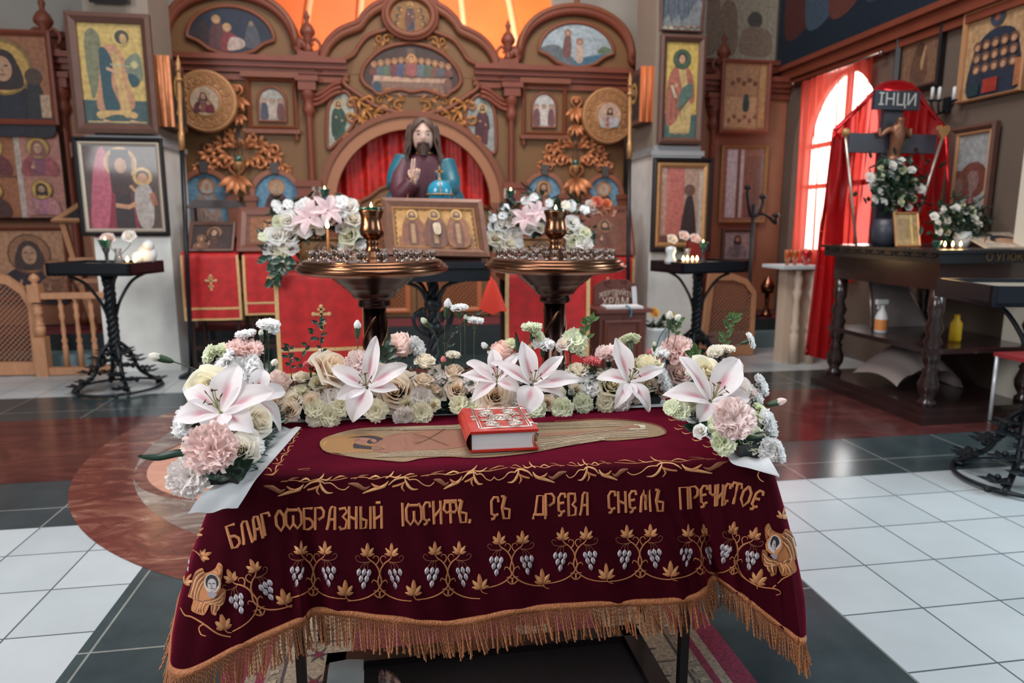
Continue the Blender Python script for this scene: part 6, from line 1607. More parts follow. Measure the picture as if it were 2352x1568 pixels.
# lowered left arm resting on the orb (photo right)
arm([sp(1022,378,-.02),sp(1034,410,-.07),sp(1036,430,-.13),sp(1022,432,-.18)],[.064,.046],M_mantle,'mantle_sleeve')
def hand(name,wrist,palmdir,side,fingers,s,thumb):
 """palm grown from the wrist, five separate tapering fingers bent at the knuckles"""
 k=MB();w=V(wrist);pd=V(palmdir).normalized();sd=V(side).normalized();nn=pd.cross(sd).normalized()
 k.grid(lambda u,v:w+pd*(s*.9*v)+(sd*math.cos(2*PI*u)*(.30+.16*math.sin(PI*min(1,v+.1)))+nn*math.sin(2*PI*u)*.19)*s*(.75+.3*math.sin(PI*v*.6)),14,8,cu=True)
 k.ball(w+pd*s*.88,s*.36,12,8,(1,.5,.5),(sd,nn,pd))
 for i,(ln,b1,b2)in enumerate(fingers):
  p=w+pd*s*.86+sd*(s*(-.33+.22*i));d=pd.copy();pts=[p-d*s*.15,p]
  for seg,bend in((.42,b1),(.32,b2),(.26,b2*.8)):
   d=(Quaternion(sd,bend)@d);p=p+d*(s*ln*seg);pts.append(p.copy())
  k.tube(crom(pts,3),[s*(.125-.045*q/(3*4))for q in range(13)],8);k.ball(pts[-1],s*.082,8,6)
 p=w+pd*s*.30-sd*s*.36;pts=[p+sd*s*.15,p,p+(pd*thumb[0]-sd*thumb[1]+nn*thumb[2])*s*.4,p+(pd*thumb[0]*1.9-sd*thumb[1]*.9+nn*thumb[2]*1.6)*s*.4]
 k.tube(crom(pts,3),[s*(.15-.05*q/9)for q in range(10)],8);k.ball(pts[-1],s*.10,8,6)
 k.tube([w-pd*s*.4,w,w+pd*s*.2],[s*.26,s*.25,s*.28],12)
 return k.build(name,M_flesh,st_)
hand('hand',sp(951,415,-.185),(.12,-.1,1),(1,.1,-.1),[(1.0,-.05,-.02),(1.08,-.02,-.03),(.95,1.0,1.2),(.78,1.0,1.2)],.062,(.7,.35,.6))
hand('hand',sp(1026,428,-.16),(-.75,-.55,-.05),(.15,.1,1),[(.8,.35,.3),(.95,.35,.3),(.95,.35,.3),(.85,.3,.3)],.058,(.8,.2,-.3))
# neck, head with face, beard and hair
k=MB();k.tube([sp(973,360,-.01),sp(972,340,-.015)],[.048,.042],16);k.build('neck',M_flesh,st_)
hc=sp(971,316,-.03);hr=.098
def headpt(u,v,sc=1.0):
 th=PI*v;ph=2*PI*u
 x=math.sin(th)*math.cos(ph);y=math.sin(th)*math.sin(ph);z=math.cos(th)
 r=hr*sc;fx=x*.74;fy=y*.86;fz=z*1.08
 if z<0:fx*=1-.32*(-z)**1.5
 front=max(0,-y)
 fy-=front**2*(.16*math.exp(-(x/.13)**2-((z+.02)/.2)**2)+.20*math.exp(-(x/.12)**2-((z+.17)/.10)**2)+.07*math.exp(-((z-.28)/.1)**2-(x/.5)**2))
 fy+=front**2*.07*math.exp(-((abs(x)-.30)/.13)**2-((z-.10)/.09)**2)
 fy-=front**2*(.05*math.exp(-(x/.2)**2-((z+.42)/.05)**2)+.06*math.exp(-(x/.2)**2-((z+.72)/.14)**2))
 return hc+V((fx,fy,fz))*r
k=MB();k.grid(lambda u,v:headpt(u,.02+.96*v),48,36,cu=True)
for sx in(-1,1):k.ball(hc+V((sx*.72*hr,.1*hr,-.05*hr)),hr*.2,8,6,(.4,.7,1.2))
k.build('head',M_flesh,st_)
for sx in(-1,1):
 e_=hc+V((sx*.30*hr,-.80*hr,.10*hr));k=MB();k.ball(e_,hr*.085,10,6,(1.3,.6,.55));k.build('eye',mat('eye_white',(206,196,188),.3),st_)
 k=MB();k.ball(e_+V((0,-.055*hr,0)),hr*.055,8,6,(1,.5,1));k.build('iris',mat('iris_dark',(38,26,24),.3),st_)
 k=MB();k.tube(bez(e_+V((-.17*hr,-.02*hr,.15*hr)),e_+V((-.06*hr,-.06*hr,.21*hr)),e_+V((.06*hr,-.06*hr,.21*hr)),e_+V((.17*hr,-.02*hr,.15*hr)),6),hr*.028,5);k.build('eyebrow',M_hair,st_)
k=MB();k.ball(hc+V((0,-.84*hr,-.44*hr)),hr*.12,10,6,(1.3,.5,.4));k.build('mouth',mat('lip',(158,96,90),.45),st_)
k=MB();k.grid(lambda u,v:hc+V((math.cos(PI+PI*u)*hr*(.60-.30*v),math.sin(PI+PI*u)*hr*(.80-.12*v)*(.62+.38*math.sin(PI*u))-hr*.10*math.sin(PI*u),-hr*(.50+.60*v-.16*math.sin(PI*u)*(1-v))+.01*hr*math.sin(40*u))),28,10)
k.tube(bez(hc+V((-.34*hr,-.80*hr,-.52*hr)),hc+V((-.14*hr,-.95*hr,-.33*hr)),hc+V((.14*hr,-.95*hr,-.33*hr)),hc+V((.34*hr,-.80*hr,-.52*hr)),8),hr*.055,6);k.build('beard',M_hair,st_)
k=MB()
def hairpt(u,v):
 tt=min(1,v/.4);og=PI*.29*min(1,max(0,(tt-.42)/.5))**.8;a=-PI*.5+og+(2*PI-2*og)*u
 if v<.4:
  t=v/.4*PI*.5;rr=math.sin(t);zz=math.cos(t)*1.18
  ca=a*rr+(PI/2)*(1-rr)*0+a*(1-rr)
  return hc+V((math.cos(ca)*.92*rr*hr,math.sin(ca)*1.04*rr*hr-.02*hr,zz*hr))
 t=(v-.4)/.6;wv=1+.08*math.sin(11*t+9*u)+.06*math.sin(u*50+5*t)
 return hc+V((math.cos(a)*(.92+.34*t)*hr*wv,math.sin(a)*(1.04+.12*t)*hr*wv+.12*hr*t,-hr*1.85*t))
k.grid(hairpt,60,30)
for q in range(14):
 a=-PI*.5+PI*(.27+.02*(q%3))*(1 if q%2 else -1)-(0 if q%2 else 0);sx=1 if q%2 else -1;t0=.06*(q//2)
 k.tube([hc+V((sx*(.60+.035*(q//2)+.42*t+.05*math.sin(9*t+q))*hr,(-.62+.1*(q//2)+.15*t)*hr,(0.72-2.5*t)*hr))for t in[i/12 for i in range(13)]],[hr*(.10-.03*i/12)for i in range(13)],7)
k.build('hair',M_hair,st_)
k=MB();k.tube([V((SX+.052*math.cos(a),SY-.015+.055*math.sin(a),sp(975,356).z-.008*math.sin(a)))for a in[2*PI*i/24 for i in range(24)]],.008,6,closed=True);k.build('collar',M_frame_gold,st_)
oc=sp(1010,442,-.20)
k=MB();k.ball(oc,.072,28,18);k.build('orb',mat('orb_blue',(44,140,170),.25,coat=.4),st_)
k=MB();k.tube([oc+V((.0735*math.cos(a),.0735*math.sin(a),-.012))for a in[2*PI*i/32 for i in range(32)]],.009,6,closed=True,flat=.5);k.tube([oc+V((0,-.0735*math.cos(a),.0735*math.sin(a)))for a in[PI*i/16-.15 for i in range(17)]],.007,6,flat=.5);k.ball(oc+V((0,-.078,-.012)),.009,8,6);k.build('orb_band',M_frame_gold,st_)
k=MB();k.box(oc+V((0,0,.105)),(.010,.008,.085));k.box(oc+V((0,0,.118)),(.046,.008,.010));k.ball(oc+V((0,0,.072)),.012,8,6);k.build('orb_cross',M_frame_gold,st_)
k=MB();k.tube(crom([sp(948,405,-.2),sp(940,430,-.21),sp(936,455,-.2),sp(938,470,-.2)],6),.009,6,flat=.5);k.build('cord',M_frame_gold,st_)
# ---- cloth covered lecterns
M_redcloth=mat('red_brocade_cloth',(176,24,26),.6,vary=.22,scale=18,sheen=.3)
M_goldtrim=mat('gold_trim',(206,168,116),.5,.2,vary=.15,scale=60)
def lectern(lab,labc,pxl,pxr,ptop,pbot,Y,depth=.42,band=.85,rot=0,cross=True):
 """a four-legged slanted lectern and the red cloth hung down its front"""
 a,b_=at(pxl,ptop,Y=Y),at(pxr,ptop,Y=Y);zb=at((pxl+pxr)/2,pbot,Y=Y).z;w_=b_.x-a.x;cx=(a.x+b_.x)/2;z1=a.z
 t=thing('lectern',lab,'lectern',(cx,Y+depth/2,0))
 for x in(a.x+.04,b_.x-.04):
  for y in(Y+.04,Y+depth-.04):k=MB();k.lathe([(.022,0),(.026,.05),(.016,.09),(.02,.3),(.016,.5),(.022,z1-.12),(.022,z1-.03)],(x,y,0),10);k.build('leg',M_wood_dk,t)
 k=MB();k.prism([V((a.x,Y,z1-.05)),V((a.x,Y,z1-.003)),V((a.x,Y+depth,z1+.13)),V((a.x,Y+depth,z1-.05))],(1,0,0),w_);k.build('slanted_top',M_wood,t)
 for y in(Y+.04,Y+depth-.04):k=MB();k.box2((a.x+.05,y-.012,.2),(b_.x-.05,y+.012,.235));k.build('stretcher',M_wood_dk,t)
 L_=z1-zb
 c=thing('lectern_cloth',labc,'cloth',(cx,Y,z1))
 def cf_(u,v):
  if v<.25:f=v/.25;return V((a.x-.006+(w_+.012)*u,Y+depth*.85*(1-f)-.004*f,z1+.006+.13*.85*(1-f)))
  f=(v-.25)/.75;return V((a.x-.006+(w_+.012)*u+.006*math.sin(f*3)*(u-.5),Y-.012-.008*math.sin(u*11+1)*f-.006*f,z1-L_*f))
 k=MB();k.grid(cf_,24,24);k.build('cloth',M_redcloth,c)
 for i_,(u0,u1,v0,v1)in enumerate(((0,.045,.25,1),(.955,1,.25,1),(.03,.97,.25+.75*band,.25+.75*band+.025),(0,1,.978,1.0))):
  k=MB();k.grid(lambda u,v:cf_(u0+(u1-u0)*u,v0+(v1-v0)*v)+V((0,-.003,0)),12,16);k.build('gold_trim',M_goldtrim,c)
 if cross:
  k=MB();q=cf_(.5,.25+.75*.42)+V((0,-.004,0));s=w_*.12
  for(dx,dz,ww,hh)in((0,0,.26,2.2),(0,.35,1.5,.26),(0,.82,.7,.22),(0,-.55,.8,.22)):k.box(q+V((dx*s,-.001,dz*s)),(ww*s,.003,hh*s))
  for(dx,dz)in((.75,.35),(-.75,.35),(0,1.1),(0,-1.1)):k.ball(q+V((dx*s,0,dz*s)),s*.2,8,6,(1,.3,1))
  k.build('cross_emblem',M_goldtrim,c)
 return a,b_,z1
LA=lectern('slanted wooden lectern behind the left candle stand, under the flower arch','red brocade cloth with gold edging hanging below the left flower arch',632,836,632,860,4.0,.45,.72)
LB=lectern('slanted wooden lectern behind the right candle stand, under the flower arch','red brocade cloth with gold edging hanging below the right flower arch',1162,1352,628,850,4.1,.45,.72,cross=False)
LC=lectern('wooden lectern beside the left pillar under the roofed icon case','red cloth with gold cross beside the left pillar and the black pole',416,546,586,735,6.25,.42,.80)
LD=lectern('wooden lectern between the left pillar lectern and the left flower arch','red cloth partly hidden behind the left flower arch cloth',558,690,586,722,6.25,.42,.78)
LE=lectern('wooden lectern left of the right pillar under the orange bouquet','red cloth mostly hidden behind the right candle stand',1335,1456,594,740,6.25,.42,.8)
# icons standing on the lecterns
def lean_icon(lab,x0,x1,z,Y,h,lean,draw,bg,fm,fw=.03,group=None):
 p=V((x0+fw,Y,z+fw));d=V((0,math.sin(lean),math.cos(lean)))
 return framed('icon',lab,'icon',p,V((x1-x0-2*fw,0,0)),d*(h-2*fw),fw,.02,draw,bg,fm)
def draw_dark(p):bust(p,.55,.0,1.0,(86,52,48),(70,44,44),halo=(150,104,72),beard=False,veil=(64,40,42));bust(p,.25,.0,.6,(150,100,80),(130,90,70),halo=(150,104,72),beard=False)
def on_lectern(L,f):a,b_,z1=L;return z1+.010+.13*f
a,b_,z1=LC
lean_icon('small dark icon in a brown frame lying on the lectern beside the left pillar',a.x+.04,b_.x-.04,z1+.02,6.30,.30,.60,draw_dark,(60,42,40),M_frame_brown,.03)
ic=thing('icon_case','dark wooden roofed icon case standing at the back of the left pillar lectern','icon case',((a.x+b_.x)/2,6.60,z1+.13))
k=MB();zc0,zc1=z1+.12,at(495,478,Y=6.6).z
for x in(a.x+.03,b_.x-.03):k.box2((x-.015,6.56,zc0),(x+.015,6.66,zc1))
k.box2((a.x,6.55,zc0),(b_.x,6.67,zc0+.03));k.build('case_frame',M_wood_dk,ic)
k=MB();k.prism([V((a.x-.02,6.54,zc1)),V((a.x+.05,6.54,zc1+.07)),V((b_.x-.05,6.54,zc1+.07)),V((b_.x+.02,6.54,zc1))],(0,1,0),.14);k.build('roof',M_wood_dk,ic)
k=MB();k.ball(((a.x+b_.x)/2+.04,6.58,zc0+.07),.07,12,8,(1.5,.5,.6));k.build('dark_relief',mat('case_relief',(50,44,46),.4),ic)
a,b_,z1=LD
lean_icon('broad red-brown icon frame on the lectern between the left pillar and flower arch',a.x-.05,b_.x+.02,z1+.02,6.29,.42,.45,lambda p:(p.rect(.08,.08,.92,.92,(150,92,58)),bust(p,.5,.1,.8,(90,54,46),(110,62,48),halo=(190,140,84))),(120,70,46),mat('frame_redbrown',(108,58,42),.45,vary=.1),.07)
a,b_,z1=LE
lean_icon('red-brown icon leaning on the lectern left of the right pillar',a.x-.01,b_.x+.02,z1+.02,6.29,.50,.40,lambda p:(p.oval(.5,.5,.3,(120,74,54)),bust(p,.5,.15,.7,(110,66,50),(120,72,52),halo=(150,100,70))),(124,66,48),mat('frame_redbrown',(108,58,42)),.05)
# flower arches round the two small lectern icons
def arch_flowers(L,side,pts,seed,lilies):
 a,b_,z1=L;R=random.Random(seed)
 fill=MB()
 for(px,py,rad)in[(q[0],q[1],20)for q in pts]:
  for i in range(10):
   Yd=a.y+.10+R.uniform(-.02,.06);p=at(px+R.uniform(-rad,rad),py+R.uniform(-rad,rad),Y=Yd);dd=V((R.gauss(0,1),-.5,R.gauss(0,.7))).normalized();sd=dd.cross(V((R.uniform(-.3,.3),-.2,1))).normalized();leaf3(fill,p,dd,sd,sd.cross(dd)*-1,0,R.uniform(.05,.08),R.uniform(.014,.022),.25,3)
 c=at(sum(q[0]for q in pts)/len(pts),600,Y=a.y+.1)
 fill.build('foliage',M_leafd,None,f'dark greenery of the flower arch on the {side} red lectern','greenery',kind='stuff',org=c)
 for(px,py,d,c_,kd)in pts:
  p=at(px,py,Y=a.y+.055+R.uniform(-.02,.02));s=d*(p-EYEV).length/F_PX*1.08;dv=V((R.uniform(-.4,.4),-1,R.uniform(.1,.8))).normalized()
  ms=LOWROSE if kd=='r' else LOWCARN;o=bpy.data.objects.new('rose' if kd=='r' else 'carnation',ms[R.randrange(len(ms))]);COL.objects.link(o)
  o.location=p;o.rotation_mode='QUATERNION';o.rotation_quaternion=V((0,0,1)).rotation_difference(dv);o.scale=(s,)*3;o.color=(*c_,1)
  cn={id(WHITE):'white',id(CREAM):'cream',id(GRN):'greenish',id(PINK):'pink',id(PINKL):'pink'}[id(c_)]
  tag(o,f'small {cn} {"rose" if kd == "r" else "ruffled bloom"} in the flower arch on the {side} red lectern','flower',f'blooms of the {side} flower arch')
 for(px,py,d,ang)in lilies:
  p=at(px,py,Y=a.y+.02);s=d*(p-EYEV).length/F_PX;t=thing('lily',f'{"pale pink lily" if True else ""} at the {"left" if ang < 0 else "right"} side of the top of the {side} lectern flower arch','flower',p)
  dv=V((.3 if ang>0 else -.3,-.9,.5)).normalized();r=V((1,0,0));r=(r-dv*r.dot(dv)).normalized();up=dv.cross(r)
  for i in range(6):
   o=bpy.data.objects.new('petal',lily_petal(s,s*.24,.6,.35,i));COL.objects.link(o);o.parent=t;an=i*PI/3+.3;xd=r*math.cos(an)+up*math.sin(an);o.matrix_local=Matrix((xd,dv.cross(xd),dv)).transposed().to_4x4();o.color=(1,.85,.86,1)
W_,C__,G_,K_=WHITE,CREAM,GRN,PINKL
arch_flowers(LA,'left',[(605,543,20,G_,'c'),(622,535,26,W_,'r'),(640,478,20,W_,'c'),(634,468,18,W_,'c'),(662,468,20,W_,'c'),(641,508,24,G_,'r'),(660,505,36,W_,'r'),(672,492,26,W_,'r'),(688,476,26,W_,'c'),(702,466,24,W_,'c'),(636,540,34,W_,'r'),(664,540,38,W_,'r'),(650,522,28,C__,'r'),(632,572,40,W_,'r'),(645,586,26,G_,'r'),(668,568,28,W_,'r'),(680,522,26,C__,'c'),(701,532,24,W_,'r'),(724,510,28,G_,'r'),(736,530,20,C__,'c'),(757,500,28,K_,'r'),(786,488,24,W_,'c'),(783,462,30,W_,'c'),(803,472,34,W_,'r'),(812,500,34,C__,'r'),(822,490,28,W_,'c'),(788,522,28,W_,'r'),(800,540,38,G_,'r'),(826,530,30,W_,'c'),(790,565,26,W_,'c'),(810,572,38,C__,'r'),(830,560,26,W_,'c'),(652,562,24,C__,'r'),(622,552,22,W_,'c'),(772,478,24,W_,'c')],5,[(712,500,46,-1),(752,484,42,1)])
arch_flowers(LB,'right',[(1136,520,28,W_,'c'),(1153,515,30,W_,'r'),(1172,508,26,C__,'r'),(1138,545,36,C__,'r'),(1160,535,32,W_,'r'),(1182,540,34,W_,'r'),(1170,558,34,C__,'r'),(1150,568,28,G_,'r'),(1190,560,24,W_,'c'),(1155,494,20,W_,'c'),(1160,475,18,W_,'c'),(1174,490,18,C__,'c'),(1207,460,20,W_,'c'),(1226,452,20,W_,'c'),(1212,525,26,W_,'r'),(1222,512,24,W_,'r'),(1240,522,24,C__,'r'),(1262,466,18,W_,'c'),(1300,470,20,C__,'c'),(1313,472,24,W_,'c'),(1316,510,30,W_,'r'),(1326,525,28,W_,'r'),(1306,530,34,C__,'r'),(1318,550,30,G_,'r'),(1345,532,26,G_,'r'),(1342,555,36,W_,'r'),(1315,566,26,G_,'r'),(1330,540,22,W_,'c'),(1132,500,18,W_,'c'),(1344,480,22,W_,'c')],6,[(1206,502,36,-1),(1232,488,34,1)])
a,b_,z1=LA
def mini(L,px0,px1,lab):
 a,b_,z1=L;x0_,x1_=at(px0,560,Y=a.y+.12).x,at(px1,560,Y=a.y+.12).x;zt_=at(700,548,Y=a.y+.16).z
 framed('icon',lab,'icon',V((x0_+.015,a.y+.10,z1+.055)),V((x1_-x0_-.03,0,0)),V((0,.10,zt_-z1-.07)),.015,.012,lambda p:(p.oval(.5,.55,.4,(90,62,48)),bust(p,.5,0,.95,(74,50,44),(86,56,44),halo=(160,112,66))),(178,124,66),M_frame_gold)
mini(LA,686,800,'small gold icon set in the flower arch behind the left candle stand')
mini(LB,1196,1300,'small gold icon set in the flower arch behind the right candle stand')
# ivy trailing from the lower corner of the left arch, and hanging lamps on the screen
k=MB();Ri=random.Random(8);a,b_,z1=LA
for i in range(26):
 p=at(632+Ri.uniform(-20,34),606+Ri.uniform(-20,36),Y=a.y-.03-Ri.uniform(0,.03));dd=V((Ri.gauss(0,1),-.3,-abs(Ri.gauss(0,.8)))).normalized();sd=dd.cross(V((.1,-1,.2))).normalized();leaf3(k,p,dd,sd,sd.cross(dd)*-1,0,.06,.022,.15,4)
k.build('ivy',M_leafd,None,'dark ivy leaves trailing over the left edge of the flower arch cloth','greenery',kind='stuff',org=at(632,600,Y=a.y-.04))
for lab,px,py,ptop in(('small hanging oil lamp on a chain above the left pair of niche icons',548,372,290),('small hanging oil lamp on a chain above the right pair of niche icons',1322,380,302)):
 p=at(px,py,Y=YI-.16);q=at(px,ptop,Y=YI-.16);t=thing('hanging_lamp',lab,'lamp',q)
 k=MB();k.tube([q,V((q.x,YI+.001,q.z+.02))],.008,6);k.build('hook',M_iron,t)
 for sx in(-1,0,1):k=MB();k.tube([q,p+V((sx*.04,-.02*(1-abs(sx)),.03))],.004,5);k.build('chain',M_iron,t)
 k=MB();k.lathe([(.0,-.10),(.012,-.09),(.03,-.05),(.045,-.01),(.042,.0),(.0,-.01)],p,14,cap=False);k.build('lamp_bowl',M_frame_gold,t)
 k=MB();k.lathe([(.0,-.02),(.036,-.01),(.042,.02),(.046,.055),(.04,.055),(.0,.0)],p,14,cap=False);k.build('glass',M_greenglass,t)
 # small standing lamps with flames behind the arches
def standing_lamp(px,pyb,pyt,Y,lab,r=.035):
 p=at(px,pyt,Y=Y);t=thing('lamp_stand',lab,'lamp',(p.x,Y,0));k=MB();k.lathe([(.0,0),(.13,0),(.13,.02),(.03,.06),(.012,.1),(.012,p.z-.12),(.03,p.z-.10),(.014,p.z-.08),(.03,p.z-.05),(.034,p.z-.02),(.0,p.z-.02)],(p.x,Y,0),16,cap=False);k.build('stand',M_iron,t)
 lamp_glass((p.x,Y,p.z-.02),r,.05,lab.replace('slim dark lamp stand','green glass lamp burning on the slim stand'));return t
standing_lamp(746,470,445,4.75,'slim dark lamp stand rising behind the left flower arch');standing_lamp(1173,470,448,4.75,'slim dark lamp stand rising behind the right flower arch')
# orange bouquet on the lectern by the right pillar
a,b_,z1=LE
bq=at(1385,492,Y=6.36)
k=MB();k.lathe([(.0,0),(.05,0),(.06,.05),(.05,.1),(.045,.1),(.0,.02)],(bq.x,6.62,z1+.14),16,cap=False);vz=k.build('vase',mat('vase_dark',(60,40,36),.3),None,'dark vase on the lectern left of the right pillar','vase',org=(bq.x,6.62,z1+.14))
Rb=random.Random(9)
for i,(px,py,c_,kd)in enumerate([(1358,470,BLUSH,'lily'),(1372,462,(.86,.28,.18),'r'),(1392,468,(.84,.32,.16),'r'),(1385,482,(.9,.55,.40),'r'),(1402,484,(.88,.5,.36),'r'),(1366,484,BLUSH,'r'),(1346,482,WHITE,'r')]):
 p=at(px,py,Y=6.45);o=bpy.data.objects.new('rose',LOWROSE[i%3]);COL.objects.link(o);o.location=p;o.rotation_mode='QUATERNION';o.rotation_quaternion=V((0,0,1)).rotation_difference(V((Rb.uniform(-.4,.4),-1,.5)).normalized());o.scale=(.10,)*3;o.color=(*c_,1)
 tag(o,f'{"orange" if c_[2] < .5 and c_[0] > .8 and c_[1] < .6 else "pale"} bloom, {ORD[i]} of those in the bouquet left of the right pillar','flower','bouquet by the right pillar')
k=MB()
for i in range(40):
 p=at(1378+Rb.uniform(-34,34),492+Rb.uniform(-12,14),Y=6.5);dd=V((Rb.gauss(0,1),-.5,Rb.gauss(0,.7))).normalized();sd=dd.cross(V((.1,-.2,1))).normalized();leaf3(k,p,dd,sd,sd.cross(dd)*-1,0,.09,.02,.2,3)
k.build('foliage',M_leafd,None,'dark leaves of the orange bouquet left of the right pillar','greenery',kind='stuff',org=at(1378,492,Y=6.5))
# ---- donation box
DY=4.55
d0,d1=at(1378,712,Y=DY),at(1484,712,Y=DY)
dbx=thing('donation_box','dark red wooden donation box with lettered back board, left of the right pillar','donation box',((d0.x+d1.x)/2,DY+.14,0))
M_dwood=mat('donation_wood',(104,54,44),.4,vary=.14,scale=9,stretch=(5,5,1))
k=MB();k.box2((d0.x,DY,.0),(d1.x,DY+.28,d0.z-.02));k.build('cabinet',M_dwood,dbx)
k=MB();k.box2((d0.x-.03,DY-.03,d0.z-.02),(d1.x+.04,DY+.30,d0.z+.004));k.build('top_ledge',M_dwood,dbx)
k=MB();k.smooth=False;frame4(k,[V((d0.x+.06,DY,.12)),V((d1.x-.06,DY,.12)),V((d1.x-.06,DY,d0.z-.10)),V((d0.x+.06,DY,d0.z-.10))],.03,.015,NF);k.build('door_panel',M_dwood,dbx)
b0,b1=at(1364,706,Y=DY+.2),at(1462,640,Y=DY+.22)
k=MB();cxb=(b0.x+b1.x)/2;k.prism([V((b0.x,DY+.2,d0.z+.004)),V((b1.x,DY+.2,d0.z+.004)),V((b1.x,DY+.2,b1.z-.05)),V((b1.x-.06,DY+.2,b1.z-.01)),V((cxb,DY+.2,b1.z)),V((b0.x+.06,DY+.2,b1.z-.01)),V((b0.x,DY+.2,b1.z-.05))],(0,1,0),.03);k.build('back_board',M_dwood,dbx)
for q in(-1,1):k=MB();curl(k,V((cxb+q*.03,DY+.195,b1.z-.05)),UX*q,UZ,NF,.2,.06,1,1.1,.12);k.build('scroll_carving',M_dwood,dbx)
def flat_text(txt,center,h,parent,m,name='lettering',n=NF,arcr=0.0,width=None):
 cu_=bpy.data.curves.new(name,'FONT');cu_.body=txt;cu_.align_x='CENTER';cu_.align_y='CENTER';cu_.size=h;cu_.extrude=.0015
 o=bpy.data.objects.new(name,cu_);COL.objects.link(o);dg=bpy.context.evaluated_depsgraph_get();dg.update();me=bpy.data.meshes.new_from_object(o.evaluated_get(dg));bpy.data.objects.remove(o)
 xs=[v.co.x for v in me.vertices];w0=max(xs)-min(xs);s=(width/w0)if width else 1
 for v in me.vertices:
  x,y,z=v.co.x*s,v.co.y,v.co.z
  if arcr:y-=x*x/(2*arcr)
  v.co=V(center)+UX*x+UZ*y+V(n)*z-ORG[parent.name]
 me.materials.append(m);ob=bpy.data.objects.new(name,me);COL.objects.link(ob);ob.parent=parent;return ob
M_letter=mat('pale_lettering',(206,186,166),.6)
wb=b1.x-b0.x
flat_text('ЖЕРТВУЙТЕ',(cxb,DY+.198,at(1410,672,Y=DY+.2).z),.05,dbx,M_letter,arcr=.35,width=wb*.78)
flat_text('НА',(cxb,DY+.198,at(1410,681,Y=DY+.2).z),.036,dbx,M_letter,width=.032)
flat_text('ХРАМ',(cxb,DY+.198,at(1410,694,Y=DY+.2).z),.085,dbx,M_letter,width=wb*.62)
k=MB();p=at(1430,704,Y=DY+.06);k.box((p.x,DY+.08,d0.z+.012),(.27,.15,.014));k.build('paper_pad',mat('paper_white',(214,212,212),.8),None,'white paper pad on the ledge of the donation box','paper',org=(p.x,DY+.08,d0.z+.005))
k=MB();p=at(1452,684,Y=DY+.17);k.box((p.x+.02,DY+.18,d0.z+.075),(.035,.004,.14),(V((1,0,.1)).normalized(),V((0,1,0)),V((-.1,0,1)).normalized()));k.build('white_card',mat('paper_white',(214,212,212)),None,'narrow white card leaning at the right of the donation box board','card',org=(p.x+.02,DY+.18,d0.z+.005))
k=MB();k.tube(crom([at(1438,702,Y=DY+.0),at(1446,706,Y=DY-.035),at(1450,716,Y=DY-.038),at(1448,728,Y=DY-.036)],5),.006,6);k.build('pen',mat('pen_blue',(70,130,160),.3),None,'blue pen hanging over the ledge of the donation box','pen',org=at(1446,706,Y=DY-.035))
# ---- white floor vase with yellow flowers in front of the right pillar
VY=5.6;v0=at(1508,750,Y=VY);vx=v0.x
k=MB();k.lathe([(.0,0),(.085,0),(.09,.03),(.085,.3),(.10,v0.z-.03),(.105,v0.z),(.095,v0.z),(.08,v0.z-.1),(.0,v0.z-.12)],(vx,VY,0),24,cap=False);k.build('floor_vase',mat('white_ceramic',(206,210,212),.25),None,'tall white floor vase in front of the right pillar','vase',org=(vx,VY,0))
for i,(px,py,lab)in enumerate(((1503,717,'orange yellow rose in the white floor vase, nearer the donation box'),(1546,728,'yellow rose in the white floor vase, nearer the right iron table'))):
 p=at(px,py,Y=VY);t=thing('rose',lab,'flower',(vx,VY,v0.z-.06));put(bpy.data.objects.new('bloom',LOWROSE[i]),t,p-V((vx,VY,v0.z-.06)),(.1,-.8,.6),.085,0,(.86,.52,.12)if i==0 else(.84,.68,.22));stem_obj(t,V((vx,VY,v0.z-.06)),p-V((0,-.02,.03)),.003,(0,-.5,.8))
k=MB()
for i in range(40):
 p=at(1512+Rb.uniform(-34,34),740+Rb.uniform(-10,12),Y=VY);dd=V((Rb.gauss(0,1),-.5,Rb.gauss(0,.6))).normalized();sd=dd.cross(V((.1,-.2,1))).normalized();leaf3(k,p,dd,sd,sd.cross(dd)*-1,0,.10,.02,.2,3)
k.build('foliage',M_leafd,None,'dark leaves in the white floor vase','greenery',kind='stuff',org=(vx,VY,v0.z-.05))
# red bag hanging from the iron table
k=MB();tp=at(1130,642,Y=3.55);bt_=at(1132,716,Y=3.55);wv=.055
k.grid(lambda u,v:V((tp.x+(.012+.062*v**.8)*math.cos(2*PI*u)*(1+.12*math.sin(6*2*PI*u)*v),3.55+(.01+.03*v)*math.sin(2*PI*u),tp.z+(bt_.z-tp.z)*v+.008*math.sin(10*PI*u)*v)),40,14,cu=True)
k.tube([tp+V((0,0,-.004)),V((tp.x,3.59,tp.z+.004)),V((tp.x,3.62,tp.z+.006))],.005,6)
k.build('red_cloth',mat('orange_red_cloth',(214,52,30),.7,sheen=.3),None,'orange red cloth hanging in folds from the edge of the iron icon table','cloth',org=tp)
